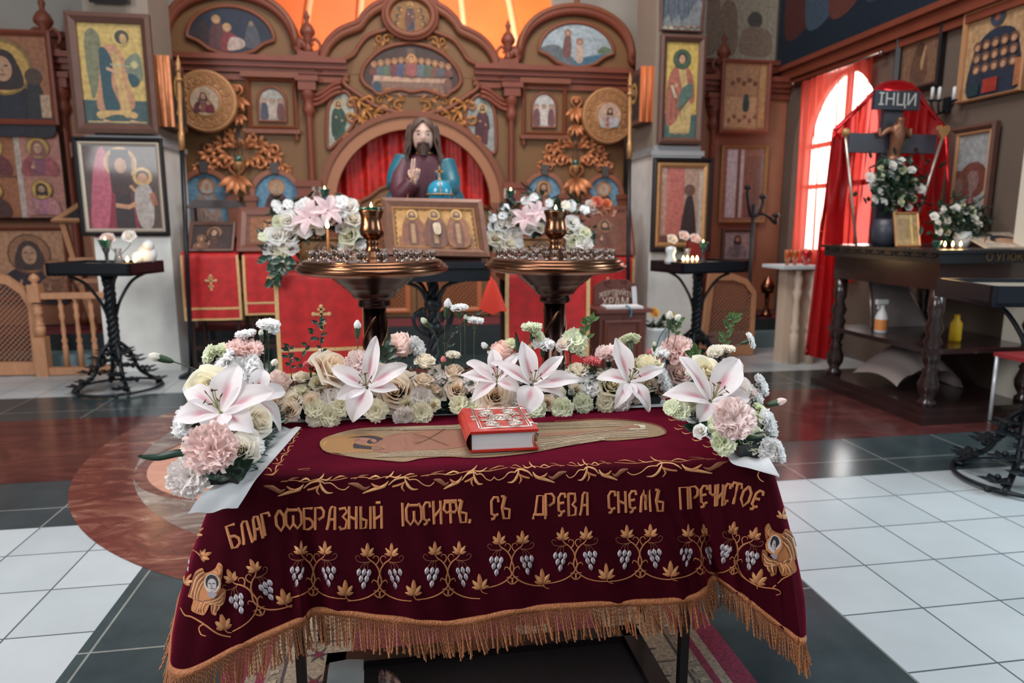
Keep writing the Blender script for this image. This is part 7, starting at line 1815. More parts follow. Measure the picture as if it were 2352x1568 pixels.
# =========== PILLAR ICONS, POLES, SIDE BAYS
def fic(lab,px0,py0,px1,py1,Y,fw,draw,bg,fm=None,depth=.03,**kw):
 """framed picture facing the nave; px box is its outer edge"""
 a,c=at(px0,py1,Y=Y),at(px1,py0,Y=Y)
 return framed('icon',lab,'icon',V((a.x+fw,Y,a.z+fw)),V((c.x-a.x-2*fw,0,0)),V((0,0,c.z-a.z-2*fw)),fw,depth,draw,bg,fm,**kw)
def angel(p):
 p.rect(0,0,1,.24,(56,84,86));p.rect(.04,.015,.96,.03,(206,176,110))
 p.curve([(.1,.86),(.22,.95),(.34,.84),(.3,.5),(.16,.25),(.1,.5)],(122,122,92));p.curve([(.66,.6),(.9,.72),(.96,.5),(.84,.42)],(120,128,108))
 p.curve([(.3,.72),(.5,.80),(.66,.70),(.72,.4),(.8,.2),(.6,.1),(.3,.12),(.2,.2),(.28,.5)],(196,140,104))
 p.curve([(.3,.72),(.4,.76),(.5,.62),(.46,.4),(.56,.16),(.34,.13),(.3,.4)],(34,74,84));p.curve([(.72,.5),(.84,.5),(.9,.42),(.78,.38)],(34,74,84))
 p.curve([(.5,.7),(.6,.68),(.66,.4),(.72,.1),(.6,.1),(.54,.4)],(206,168,108));p.curve([(.2,.12),(.5,.14),(.8,.12),(.78,.06),(.5,.1),(.24,.05)],(206,168,108))
 p.stroke([(.4,.56),(.56,.52)],.03,SKIN);p.stroke([(.46,.6),(.78,.58)],.018,(176,170,128));p.oval(.84,.6,.045,(150,156,128));p.oval(.84,.6,.03,(196,180,120))
 p.oval(.66,.87,.088,(206,178,108));p.oval(.68,.87,.07,(62,60,48));p.oval(.70,.855,.05,(196,156,108),.034);p.stroke([(.28,.04),(.4,.02)],.02,SKIN);p.stroke([(.7,.04),(.84,.02)],.02,SKIN)
fic('tall narrow icon of a winged figure in teal and gold, high on the left pillar',178,36,345,305,6.385,.075,angel,(206,174,100),M_frame_brown,.04)
def mother(p):
 p.rect(.0,0,1,1,(86,62,54));p.curve([(.1,0),(.12,.4),(.3,.62),(.46,.6),(.6,.4),(.64,0)],(150,40,66));p.curve([(.4,0),(.42,.5),(.56,.55),(.62,0)],(54,34,40));p.curve([(.08,0),(.16,.7),(.3,.95),(.36,.5),(.26,0)],(196,96,116))  # pink shape at the left is a reflection painted into the picture
 p.oval(.5,.77,.175,(214,168,104));p.oval(.5,.77,.15,(180,130,84));p.curve([(.38,.86),(.36,.6),(.4,.42),(.6,.44),(.62,.62),(.62,.86)],(70,40,40));p.rect(.39,.83,.61,.92,(44,32,34));p.oval(.5,.74,.085,(198,140,104),.062)
 p.oval(.76,.62,.105,(222,178,112));p.oval(.76,.625,.068,(62,42,38));p.oval(.76,.605,.055,(206,152,116));p.curve([(.68,.5),(.64,.3),(.7,.06),(.84,.06),(.88,.3),(.84,.52)],(190,178,172));p.stroke([(.66,.46),(.6,.52)],.035,(206,152,116));p.stroke([(.4,.3),(.56,.28),(.66,.32)],.05,(206,150,112));p.stroke([(.86,.44),(.9,.3)],.06,(176,110,80))
fic('dark framed icon of a crowned mother with a white robed child, on the left pillar',190,318,374,542,6.385,.035,mother,(90,66,56),M_frame_black,.03,glazed=True,inner=.028,imat=mat('slip_silver',(190,176,160),.35,.4))
fic('lower edge of a small dark frame at the very top of the left pillar',208,-90,292,6,6.385,.03,lambda p:bust(p,.5,0,.9,(90,60,50),(80,60,60)),(70,60,56),M_frame_black)
fic('pale icon of bluish standing figures at the very top of the right pillar',1514,-150,1622,72,6.385,.02,lambda p:[saint(p,x,.02,.8,(128,132,136),(92,100,112),halo=(190,190,180))for x in(.25,.5,.75)],(182,180,170),M_frame_brown)
def healer(p):
 p.rect(0,0,1,.25,(74,104,98));saint(p,.5,.03,.9,(206,176,116),(176,104,84),(56,46,36),(70,96,72),False,None,None);p.curve([(.42,.3),(.5,.5),(.8,.58),(.84,.46),(.62,.36)],(88,116,104));p.stroke([(.2,.55),(.34,.42)],.03,(206,190,160))
fic('tall yellow icon of a saint in red and green, high on the right pillar',1508,84,1620,330,6.385,.06,healer,(214,182,96),M_frame_brown,.04)
def relq(p):
 p.rect(.0,.0,1,1,(196,160,140));p.rect(.2,0,.55,1,(206,120,108));p.curve([(.5,0),(.54,.4),(.62,.62),(.72,.6),(.8,.3),(.8,0)],(62,50,52));p.oval(.66,.68,.07,(120,88,74));p.rect(.84,.0,.96,.9,(206,196,184));p.rect(.02,.1,.14,.8,(188,140,120));p.rect(.0,0,1,.14,(120,70,58))  # reddish upright band paints the red curtain's reflection into the picture
fic('black framed gilded icon behind glass on the lower right pillar',1492,364,1637,578,6.375,.045,relq,(190,150,130),M_frame_black,.04,glazed=True,inner=.045,imat=M_frame_gold)
# icons on the inner faces of both pillars, seen nearly edge-on
def edge_icon(lab,px,py0,py1,X,sx,y0,y1,edge,face):
 z1,z0=at(px,py0,Y=y0).z,at(px,py1,Y=y0).z;t=thing('icon',lab,'icon',(X,(y0+y1)/2,z0))
 k=MB();k.box2((X,y0,z0),(X+sx*.13,y0+.02,z1));k.tube([V((X+sx*.09,y0,z0)),V((X+sx*.09,y0,z1))],.018,8);k.tube([V((X+sx*.035,y0,z0)),V((X+sx*.035,y0,z1))],.014,8);k.build('near_edge',edge,t)
 k=MB();k.box2((X,y0+.02,z0),(X+sx*.11,y1,z1));k.build('case',face,t)
 k=MB();k.smooth=False;n=V((sx,0,0));ua=V((0,(y1-y0-.08)*sx,0));o=V((X+sx*.111,y0+.05 if sx>0 else y1-.03,z0+.05));P=Pic(o,ua,V((0,0,z1-z0-.1)),(70,54,48));bust(P,.5,0,.9,(60,44,44),(50,60,64));P.build('painting',t)
edge_icon('gold edged icon case seen edge-on, on the inner face of the left pillar',352,126,290,-2.018,1,6.44,6.88,M_copper,M_frame_brown)
edge_icon('orange edged dark icon case seen edge-on, on the inner face of the right pillar',1490,152,280,2.383,-1,6.44,6.88,mat('frame_orange',(196,104,54),.45),M_frame_brown)
# banner poles
def pole(lab,x0,y0,x1,y1,ysplit,Y):
 a,b=at(x0,y0,Y=Y),at(x1,y1,Y=Y);d=(a-b).normalized();b=b-d*(b.z/d.z)+d*.004;t=thing('banner_pole',lab,'pole',b);f=(at(x0,ysplit,Y=Y).z-b.z)/(a.z-b.z);m_=b.lerp(a,f)
 k=MB();k.tube([b,m_],.019,12);k.build('shaft',M_black,t)
 k=MB();k.tube([m_,m_+d*.14,m_+d*.145,a],[.024,.024,.017,.015],12);k.ball(a-d*.06,.03,12,8,(1,1,.6));k.lathe([(.0,0),(.026,.01),(.014,.03),(.02,.06),(.0,.13)],a,12,d,cap=False);k.build('gilded_top',M_frame_gold,t)
 k=MB();k.lathe([(.0,0),(.11,0),(.10,.02),(.03,.05),(.022,.09)],(b.x,b.y,0),16);k.build('foot',M_iron,t)
pole('black and gold banner pole leaning in front of the left pillar',410,165,438,790,345,6.1)
pole('black and gold banner pole standing in front of the right pillar',1447,200,1442,720,365,6.1)
# round carved discs
def carved_disc(lab,px,py,rpx,draw,bg):
 c=at(px,py,Y=7.20);r=rpx*.0046;t=thing('round_icon',lab,'icon',(c.x,7.23,c.z));k=MB();k.tube([c+V((0,.05,0)),V((c.x,YI-.001,c.z))],.03,10);k.build('mount',M_iron,t)
 k=MB();k.lathe([(r,-.06),(r,.0),(r*.93,.02),(r*.88,.004),(r*.52,.004),(r*.5,.02),(r*.44,.02),(r*.42,.0)],c+V((0,.0,0)),56,(0,-1,0));k.build('carved_rim',mat('disc_gilding',(170,122,80),.5,.25,vary=.12,scale=25),t)
 k=MB()
 for i in range(16):
  a=2*PI*i/16;q=c+V((math.cos(a),0,math.sin(a)))*r*.70+V((0,-.006,0));u_=V((math.cos(a),0,math.sin(a)));w_=V((-math.sin(a),0,math.cos(a)))
  k.tube([q+(u_*math.cos(b)+w_*math.sin(b))*r*.10 for b in[2*PI*j/12 for j in range(12)]],.009,5,closed=True);k.ball(q,.012,6,5);curl(k,q+w_*r*.12,u_,w_,NF,1.2,r*.16,1,1,.16)
 for rr in(.84,.56):k.tube([c+V((math.cos(a)*r*rr,-.006,math.sin(a)*r*rr))for a in[2*PI*j/48 for j in range(48)]],.008,5,closed=True)
 k.build('rosette_carving',mat('disc_gilding',()),t)
 s=r*.44;P=Pic(c+V((-s,-.022,-s)),UX*2*s,UZ*2*s,bg,[(.5+.5*math.cos(a),.5+.5*math.sin(a))for a in[2*PI*i/40 for i in range(40)]]);draw(P);P.build('painting',t)
carved_disc('round carved disc with a veiled mother and child, right of the left pillar',472,232,63,lambda p:(bust(p,.45,.08,.85,(150,90,84),(108,58,62),beard=False,veil=(104,60,60),halo=(206,180,150)),p.oval(.62,.42,.1,(112,76,60)),p.oval(.62,.41,.075,SKIN),p.curve([(.56,.1),(.54,.32),(.72,.32),(.74,.12)],(140,48,60))),(206,178,152))
carved_disc('round carved disc with a bearded bust, left of the right pillar',1398,266,62,lambda p:(bust(p,.52,.04,.9,(190,92,74),(196,190,190),halo=(222,186,166)),p.curve([(.5,.02),(.52,.4),(.9,.36),(.86,.1),(.6,.02)],(196,192,196))),(216,178,158))
# left bay
YB=7.37
fic('large dark icon of a veiled head with a child, in the upper left bay',-70,72,116,284,7.235,.05,lambda p:(p.oval(.42,.62,.36,(150,106,72)),p.oval(.44,.62,.30,(40,42,46)),bust(p,.42,-.2,1.2,(44,46,60),(38,38,48),beard=False,veil=(60,44,46),skin_=None)if False else bust(p,.42,-.2,1.2,(44,46,60),(38,38,48),beard=False,veil=(60,44,46)),p.curve([(.7,0),(.72,.45),(.82,.5),(.9,.3),(.86,0)],(50,48,54)),p.oval(.8,.52,.1,(90,66,54)),p.rect(.86,.02,.98,.3,(206,170,140))),(170,110,76),M_wood)
fic('board of four small icons in the left bay, with a pale reflection painted in',-60,298,140,504,7.28,.02,lambda p:(p.rect(.5,.0,.56,1,(206,190,178)),p.rect(.56,0,1,1,(200,136,120)),p.rect(.0,.46,.5,.49,(120,74,54)),bust(p,.26,.5,.46,(60,70,92),(120,60,60)),bust(p,.76,.5,.46,(150,90,110),(176,92,96),beard=False,veil=(150,96,90)),bust(p,.22,.02,.42,(70,44,44),(84,52,50),beard=False,veil=(64,42,44)),bust(p,.76,.04,.42,(196,130,150),(206,140,140))),(176,110,76),M_frame_black)  # the pale upright strip is a reflection painted as colour
fic('icon of a haloed figure in dark robes, low in the left bay behind the fence',-40,522,150,690,YB,.03,lambda p:(bust(p,.58,-.1,1.1,(66,52,62),(58,48,60),beard=False,veil=(84,62,62),halo=(176,122,88)),bust(p,.86,.0,.6,(150,100,80),(160,110,84),halo=(186,130,90))),(206,152,116),M_wood)
k=MB();q0=I(205,470);zc=q0.z;k.smooth=False
A=[PI*i/24 for i in range(25)];cx2=I(212,400).x
k.prism([V((cx2+.34*math.cos(a),YI,zc+.02+.62*math.sin(a)))for a in A]+[V((cx2+.25*math.cos(a),YI,zc+.02+.52*math.sin(a)))for a in A[::-1]],NF,.06);k.build('side_door_arch',mat('niche_frame',()),screen)
# wooden easel lectern
E0,E1=at(115,515,Y=6.75),at(235,515,Y=6.75);Et=at(160,458,Y=7.05)
t=thing('easel_lectern','light wooden reading stand with a dark cloth panel, left of the left pillar','lectern',((E0.x+E1.x)/2,6.85,.3))
k=MB();k.smooth=False;frame4(k,[E0+V((.10,0,.04)),E1+V((-.06,0,.04)),V((E1.x-.06,7.02,Et.z-.03)),V((E0.x+.22,7.02,Et.z-.03))],.05,.03,V((0,-.6,.6)));k.build('board_frame',M_wood_lt,t)
k=MB();k.poly([E0+V((.10,.01,.04)),E1+V((-.06,.01,.04)),V((E1.x-.06,7.03,Et.z-.03)),V((E0.x+.22,7.03,Et.z-.03))]);k.poly([V((p.x,p.y+.015,p.z))for p in(E0+V((.10,.01,.04)),E1+V((-.06,.01,.04)),V((E1.x-.06,7.03,Et.z-.03)))]);k.build('cloth_panel',mat('dark_panel',(46,46,50),.9,vary=.3,scale=40),t)
for(xa,xb)in((E0.x+.07,E0.x+.20),(E1.x-.12,E1.x-.12)):
 k=MB();k.bar((xa+.02,6.79,E0.z+.02),(xb,6.95,.31),.045);k.build('leg',M_wood_lt,t)
k=MB();k.bar((E0.x+.12,6.86,.78),(E1.x-.12,6.86,.78),.04);k.bar((E0.x+.09,6.83,.98),(E1.x-.12,6.83,.98),.03);k.build('crossbar',M_wood_lt,t)
# lattice panels and balustrade
def lattice_gate(lab,pts,Y,x_in):
 P_=[V((p.x,Y,max(p.z,.006)))for p in pts];c=sum(P_,V())/len(P_);t=thing('lattice_screen',lab,'lattice screen',V((c.x,Y,.0)));inner=[c+(p-c)*x_in for p in P_]
 k=MB();k.ring_prism(P_,inner,NF,.05);k.build('frame',M_wood_lt,t)
 k=MB();xs=[p.x for p in inner];zs_=[p.z for p in inner];x0_,x1_,z0_,z1_=min(xs),max(xs),min(zs_),max(zs_)
 def inside(x,z):
  r=False;n=len(inner)
  for i in range(n):
   a,b=inner[i],inner[(i+1)%n]
   if(a.z>z)!=(b.z>z)and x<(b.x-a.x)*(z-a.z)/(b.z-a.z)+a.x:r=not r
  return r
 for dr in(1,-1):
  s=x0_-(z1_-z0_)if dr==1 else x0_
  while s<x1_+(z1_-z0_):
   run=[V((s+dr*j*.01,Y-.02-.008*dr,z0_+j*.01))for j in range(int((z1_-z0_)/.01)+1)];ins=[p for p in run if inside(p.x,p.z)]
   if len(ins)>2:k.bar(ins[0],ins[-1],.013,.008)
   s+=.042
 k.build('lattice',mat('lattice_wood',(160,112,88),.55),t)
lattice_gate('arched lattice gate of light wood at the left edge beside the balustrade',[at(-60,860,Y=6.42),at(98,860,Y=6.42),at(84,700,Y=6.42),at(60,660,Y=6.42),at(20,632,Y=6.42),at(-60,620,Y=6.42)],6.42,.78)
lattice_gate('lattice screen of light wood with cut corners, right of the right pillar',[at(1602,850,Y=6.30),at(1722,848,Y=6.30),at(1732,670,Y=6.30),at(1712,640,Y=6.30),at(1680,628,Y=6.30),at(1625,628,Y=6.30)],6.30,.80)
bl0=at(104,862,Y=6.36);t=thing('balustrade','low light wooden balustrade between the lattice gate and left pillar','balustrade',(bl0.x+.3,6.36,0))
TURN=[(.7,0),(.7,.26),(.5,.28),(.8,.32),(.45,.36),(.6,.44),(.42,.55),(.75,.62),(.5,.66),(.7,.74),(.4,.78),(.7,.82)]
zr_=at(150,672,Y=6.36).z
k=MB();zp=at(104,665,Y=6.36).z;k.box((bl0.x,6.36,.17),(.095,.095,.34));k.lathe([(r*.06,.34+z*(zp-.40))for r,z in TURN],(bl0.x,6.36,0),16);k.box((bl0.x,6.36,zp-.03),(.09,.09,.15));k.lathe([(.03,0),(.02,.02),(.045,.05),(.03,.08),(.0,.10)],(bl0.x,6.36,zp+.04),14,cap=False);k.build('newel_post',M_wood_lt,t)
bx1=at(245,680,Y=6.36).x
k=MB();k.box2((bl0.x,6.33,zr_-.05),(bx1,6.39,zr_));k.build('top_rail',M_wood_lt,t)
k=MB();k.box2((bl0.x,6.33,.006),(bx1,6.39,.07));k.build('bottom_rail',M_wood_lt,t)
for px in(146,180,214):
 x=at(px,760,Y=6.36).x;k=MB();k.lathe([(r*.032,.07+z*(zr_-.12)/.82)for r,z in TURN],(x,6.36,0),12);k.build('baluster',M_wood_lt,t)
 # iron memorial tables
def kanun(lab,c,rot,w,d,zt_,sc_=1.0):
 t=thing('memorial_table',lab,'table',(c[0],c[1],0));o=V((c[0],c[1],0));ux,uy=V((math.cos(rot),math.sin(rot),0)),V((-math.sin(rot),math.cos(rot),0))
 k=MB();k.smooth=False;th=.095
 R_=lambda x,y,z:o+ux*x+uy*y+V((0,0,z))
 k.box(R_(0,0,zt_-th+.01),(w,d,.02),(ux,uy,UZ))
 for(x,y,a,b)in((0,d/2-.012,w,.024),(0,-d/2+.012,w,.024),(w/2-.012,0,.024,d),(-w/2+.012,0,.024,d)):k.box(R_(x,y,zt_-th/2),(a,b,th),(ux,uy,UZ))
 k.build('tray',mat('black_tray',(22,26,34),.35,.2),t)
 k=MB();k.box(R_(0,0,zt_-.03),(w-.05,d-.05,.02),(ux,uy,UZ));k.build('sand_bed',mat('sand',(120,110,96),.9,vary=.15,scale=40),t)
 k=MB();old=V((c[0],c[1],0));twisted(k,c[0],c[1],.26*sc_,zt_-.16,.042,3,4);k.ball((c[0],c[1],zt_-.14),.05,12,8);k.build('column',M_iron,t)
 for i in range(4):
  a=rot+PI/4+i*PI/2;dv=V((math.cos(a),math.sin(a),0))
  k=MB();k.tube(crom([o+dv*.03+V((0,0,zt_-.42)),o+dv*.07+V((0,0,zt_-.3)),o+dv*.16+V((0,0,zt_-.16)),o+dv*.26+V((0,0,zt_-.1))],6),.012,6);k.build('bracket',M_iron,t)
  k=MB();k.tube(crom([o+dv*.03+V((0,0,.38)),o+dv*.10+V((0,0,.30)),o+dv*.16+V((0,0,.14)),o+dv*.27+V((0,0,.05)),o+dv*.31+V((0,0,.025)),o+dv*.27+V((0,0,.018))],6),.016,6)
  sd=V((-dv.y,dv.x,0))
  for q in range(6):
   pc=o+dv*(.07+.04*q)+V((0,0,.30-.05*q))+sd*(.05*(-1)**q)
   for b in range(5):leaf3(k,pc,dv,sd,(UZ+dv*.4).normalized(),b*2*PI/5,.08,.034,.2,3)
   k.ball(pc+sd*.03,.016,6,5);k.ball(pc-dv*.02+V((0,0,.02)),.016,6,5)
  k.build('vine_foot',M_iron,t)
 k=MB();k.tube([o+V((.31*math.cos(a),.31*math.sin(a),.022))for a in[2*PI*i/40 for i in range(40)]],.011,6,closed=True);k.build('base_ring',M_iron,t)
 for i in range(4):a=i*PI/2+.3;k=MB();k.ball(o+V((.31*math.cos(a),.31*math.sin(a),.013)),.017,8,6,(1,1,.8));k.build('ball_foot',M_iron,t)
 return t
KL=(-2.25,5.72);KZ=at(290,602,Y=5.6).z
kanun('black iron memorial table on a twisted column, in front of the left pillar',KL,math.radians(-12),.64,.46,KZ)
KR=(2.54,5.62);KZR=at(1610,600,Y=5.5).z
kanun('black iron memorial table on a twisted column, in front of the right pillar',KR,math.radians(14),.68,.46,KZR)
KN=(3.10,2.86);KZN=at(2178,664,Y=2.62).z
kanun('black iron memorial table cut off by the right edge, nearest the camera',KN,math.radians(-14),.80,.50,KZN)
zk=KZ-.02
for i,px in enumerate((293,310)):p=at(px,604,Y=5.55);candle((p.x,5.55,zk),.022,.006,('left' if i==0 else 'right')+' one of the two short candles burning on the left iron table',.042,'candles on the left iron table',light=.6)
p=at(243,570,Y=5.68);t=thing('lamp_stand','dark stemmed lamp foot on the left iron table','lamp',(p.x,5.68,zk));k=MB();k.lathe([(.0,0),(.05,0),(.045,.012),(.012,.03),(.014,.08),(.03,.12),(.0,.12)],(p.x,5.68,zk),14,cap=False);k.build('stem',M_iron,t);lamp_glass((p.x,5.68,zk+.118),.048,.07,'green glass lamp burning on the left iron table')
def bud_vase(lab,x,y,z,h,m):
 k=MB();k.lathe([(.0,0),(.03,0),(.036,.02),(.022,h*.6),(.026,h),(.022,h),(.0,.02)],(x,y,z),14,cap=False);return k.build('vase',m,None,lab,'vase',org=(x,y,z))
M_clear=mat('clear_glass',(225,232,235),.05,trans=.9)
px_=at(272,590,Y=5.74);bud_vase('small clear glass vase with white roses on the left iron table',px_.x,5.74,zk,.12,M_clear)
def vase_rose(lab,px,py,Y,base,d,c_):
 p=at(px,py,Y=Y);t=thing('rose',lab,'flower',base);put(bpy.data.objects.new('bloom',LOWROSE[int(px)%3]),t,p-V(base),(.05,-.8,.6),d,0,c_);stem_obj(t,V(base),p+V((0,.03,-.03)),.003,(0,-.3,.9))
vase_rose('white rose standing up from the vase on the left iron table',296,541,5.72,(px_.x+.005,5.74,zk+.03),.09,WHITE);vase_rose('blush rose behind the green lamp on the left iron table',246,548,5.80,(px_.x-.005,5.745,zk+.03),.10,PINKL)
k=MB();p=at(338,580,Y=5.74);k.ball((p.x,5.74,zk+.075),.075,14,10,(1,.7,1));k.ball((p.x+.02,5.72,zk+.14),.045,12,8);k.ball((p.x-.06,5.72,zk+.05),.05,12,8);k.build('white_figurine',mat('white_ceramic',()),None,'small rounded white ceramic figurine on the left iron table','figurine',org=(p.x,5.74,zk))
zk=KZR-.02
for i,px in enumerate((1567,1577,1588,1599)):p=at(px,600,Y=5.50+.015*(i%2));candle((p.x,5.48+.02*(i%2),zk),.022,.007,f'{ORD[i]} from the left of the four short candles on the right iron table',.045,'candles on the right iron table',light=.5)
p=at(1615,560,Y=5.66);t=thing('lamp_stand','dark stemmed lamp foot on the right iron table','lamp',(p.x,5.66,zk));k=MB();k.lathe([(.0,0),(.05,0),(.045,.012),(.012,.03),(.014,.08),(.03,.12),(.0,.12)],(p.x,5.66,zk),14,cap=False);k.build('stem',M_iron,t);lamp_glass((p.x,5.66,zk+.118),.042,.06,'green glass lamp burning on the right iron table')
k=MB();p=at(1540,590,Y=5.52);k.lathe([(.0,0),(.045,0),(.05,.03),(.03,.07),(.045,.11),(.04,.14),(.0,.15)],(p.x,5.52,zk),14,cap=False);k.build('white_vase',mat('white_ceramic',()),None,'small white ceramic vase at the left end of the right iron table','vase',org=(p.x,5.52,zk))
p=at(1578,590,Y=5.70);bud_vase('clear vase of roses between white vase and lamp on the right iron table',p.x,5.70,zk,.12,M_clear)
for lab,px,py,c_ in(('pink rose, left of the pair in the right iron table vase',1572,540,PINKL),('pink rose, right of the pair in the right iron table vase',1598,546,PINKL),('cream rose lowest in the right iron table vase',1545,548,CREAM)):vase_rose(lab,px,py,5.70,(p.x,5.70,zk+.03),.085,c_)
k=MB();q=at(1600,545,Y=5.78);k.box((q.x,5.79,zk+.09),(.16,.05,.18));k.build('red_box',mat('red_card',(120,30,34),.5),None,'dark red box standing behind the roses on the right iron table','box',org=(q.x,5.79,zk))
# right bay
fic('tall icon of many small scenes in the right bay above the icon with painted reflections',1650,140,1772,305,7.235,.035,lambda p:(p.rect(.05,.04,.78,.5,(196,160,120)),p.rect(.05,.52,.78,.95,(176,136,100)),p.curve([(.46,.3),(.48,.52),(.58,.52),(.6,.3)],(50,74,72)),[p.oval(.2+.13*i,.7+.05*(i%2),.04,(120,80,60))for i in range(5)],[p.oval(.15+.12*i,.14+.06*(i%2),.035,(140,96,76))for i in range(6)],p.rect(.82,.04,.96,.96,(190,150,104))),(166,120,86),M_wood)
fic('icon under glass with painted pale upright reflections in the right bay',1648,335,1764,512,YB,.03,lambda p:(p.rect(.1,.04,.34,.98,(214,216,220)),p.rect(.36,.04,.42,.98,(110,84,76)),p.rect(.42,.04,.5,.98,(204,204,206)),p.rect(.55,.04,.95,.9,(130,96,84))),(150,110,92),M_frame_gold,glazed=True)  # pale bands are reflections painted into the panel under the glazing
fic('small portrait icon of a long-haired face, low in the right bay',1654,524,1732,602,YB,.04,lambda p:bust(p,.5,.05,.95,(120,120,130),(150,144,150),hair=(60,46,44),halo=None),(186,172,172),M_frame_brown)
# mural on the back wall over the right bay, painting band over the right wall
P=Pic(V((2.9,YW-.004,3.14)),V((1.40,0,0)),V((0,0,.9)),(186,172,152))
for(x0_,y0_,x1_,y1_)in((.05,.1,.3,.55),(.3,.12,.5,.8),(.5,.1,.66,.6)):P.curve([(x0_,y0_),(x0_+.02,y1_),((x0_+x1_)/2,y1_+.12),(x1_,y1_),(x1_,y0_)],(150,124,106))
P.oval(.82,.5,.1,(96,92,84));P.curve([(.7,.1),(.74,.4),(.95,.36),(.96,.08)],(160,136,116))
t=thing('mural','pale mural of buildings on the back wall, above the right bay cornice','mural',(3.6,YW-.002,3.14));P.build('painting',t)
P=Pic(V((XR-.003,7.7,3.02)),V((0,-3.4,0)),V((0,0,1.6)),(22,40,58));t=thing('mural','dark blue mural of figures along the top of the right-hand wall','mural',(XR-.002,6,3.02))
for x,c_ in((.1,(90,44,44)),(.22,(70,90,110)),(.34,(110,60,56)),(.5,(60,70,84))):P.curve([(x-.05,.2),(x-.06,.6),(x,.8),(x+.06,.6),(x+.08,.25)],c_);P.oval(x,.8,.05,(150,110,90))
P.build('painting',t)
# right wall pictures
def wpic(lab,pxl,pyb,pxr,pyt,fw,draw,bg,fm,off=.02,**kw):
 x=XR-off;a,c=at(pxl,pyb,X=x),at(pxl,pyt,X=x);b=at(pxr,0,X=x)
 return framed('picture',lab,'picture',V((x,a.y-fw,a.z+fw)),V((0,b.y-a.y+2*fw,0)),V((0,0,c.z-a.z-2*fw)),fw,.04,draw,bg,fm,**kw)
wpic('brown relief icon in a thick black frame, high on the right-hand wall',2056,225,2182,82,.045,lambda p:(p.rect(.06,.05,.94,.95,(140,104,82)),p.curve([(.3,.1),(.32,.6),(.5,.8),(.66,.6),(.68,.1)],(112,80,64)),p.oval(.5,.66,.12,(90,64,52)),p.curve([(.52,.4),(.6,.7),(.64,.66),(.58,.3)],(190,150,110))),(120,90,72),M_frame_black)
wpic('large icon of a crowd of haloed figures in blue and red, top right',2204,240,2380,42,.02,lambda p:(p.curve([(.1,.02),(.12,.5),(.3,.72),(.6,.76),(.84,.6),(.9,.02)],(40,52,72)),[(p.oval(.2+.15*(i%5),.34+.13*(i//5),.06,(120,84,64)),p.oval(.2+.15*(i%5),.33+.13*(i//5),.035,SKIN))for i in range(15)],p.rect(.36,.04,.6,.2,(170,56,44)),p.rect(.1,.03,.3,.16,(30,60,70)),p.oval(.5,.88,.1,(60,74,96)),p.oval(.5,.88,.04,(160,90,70)),p.rect(.86,.05,.97,.35,(190,120,80))),(196,158,116),mat('frame_tan',(176,128,88),.5))
wpic('tall framed icon of two haloed figures on pale grey, behind the cross',2165,560,2332,300,.05,lambda p:(p.curve([(.34,0),(.38,.3),(.5,.4),(.62,.38),(.7,.3),(.76,0)],(150,66,64)),p.oval(.55,.55,.17,(128,74,64)),p.oval(.55,.54,.10,(150,120,112),.075),p.rect(.51,.3,.59,.45,(160,130,118)),p.curve([(.0,0),(.0,.3),(.14,.36),(.24,.26),(.28,0)],(130,60,62)),p.oval(.1,.5,.15,(120,72,62)),p.oval(.1,.5,.08,(140,110,100))),(168,172,174),M_frame_brown,off=.03,inner=.02,imat=mat('frame_tan',(176,128,88)))
k=MB();a=at(2338,560,X=XR-.12);k.box2((XR-.16,a.y-.5,0),(XR,a.y,2.35));struct(k,'trim_4',mat('pale_trim',(206,200,186),.6))
sc0=at(2150,235,X=XR-.12);t=thing('wall_sconce','dark three-armed wall sconce with white candle sleeves, right of the black framed picture','sconce',V((XR-.01,sc0.y,sc0.z)))
k=MB();k.box((XR-.02,sc0.y,sc0.z-.02),(.03,.06,.12))
for j,px in enumerate((2140,2156,2190)):
 p=at(px,232,X=XR-.14);k.tube(crom([V((XR-.02,sc0.y,sc0.z-.04)),V((XR-.10,(sc0.y+p.y)/2,sc0.z-.09)),V((XR-.14,p.y,p.z-.03)),p],5),.008,6);k.lathe([(.0,-.01),(.025,0),(.03,.01),(.0,.01)],p,10,cap=False)
k.build('arm',M_iron,t)
for j,px in enumerate((2140,2156,2190)):p=at(px,232,X=XR-.14);k=MB();k.lathe([(.013,0),(.013,.10),(.0,.11)],p,10);k.build('candle_sleeve',mat('white_ceramic',()),t)
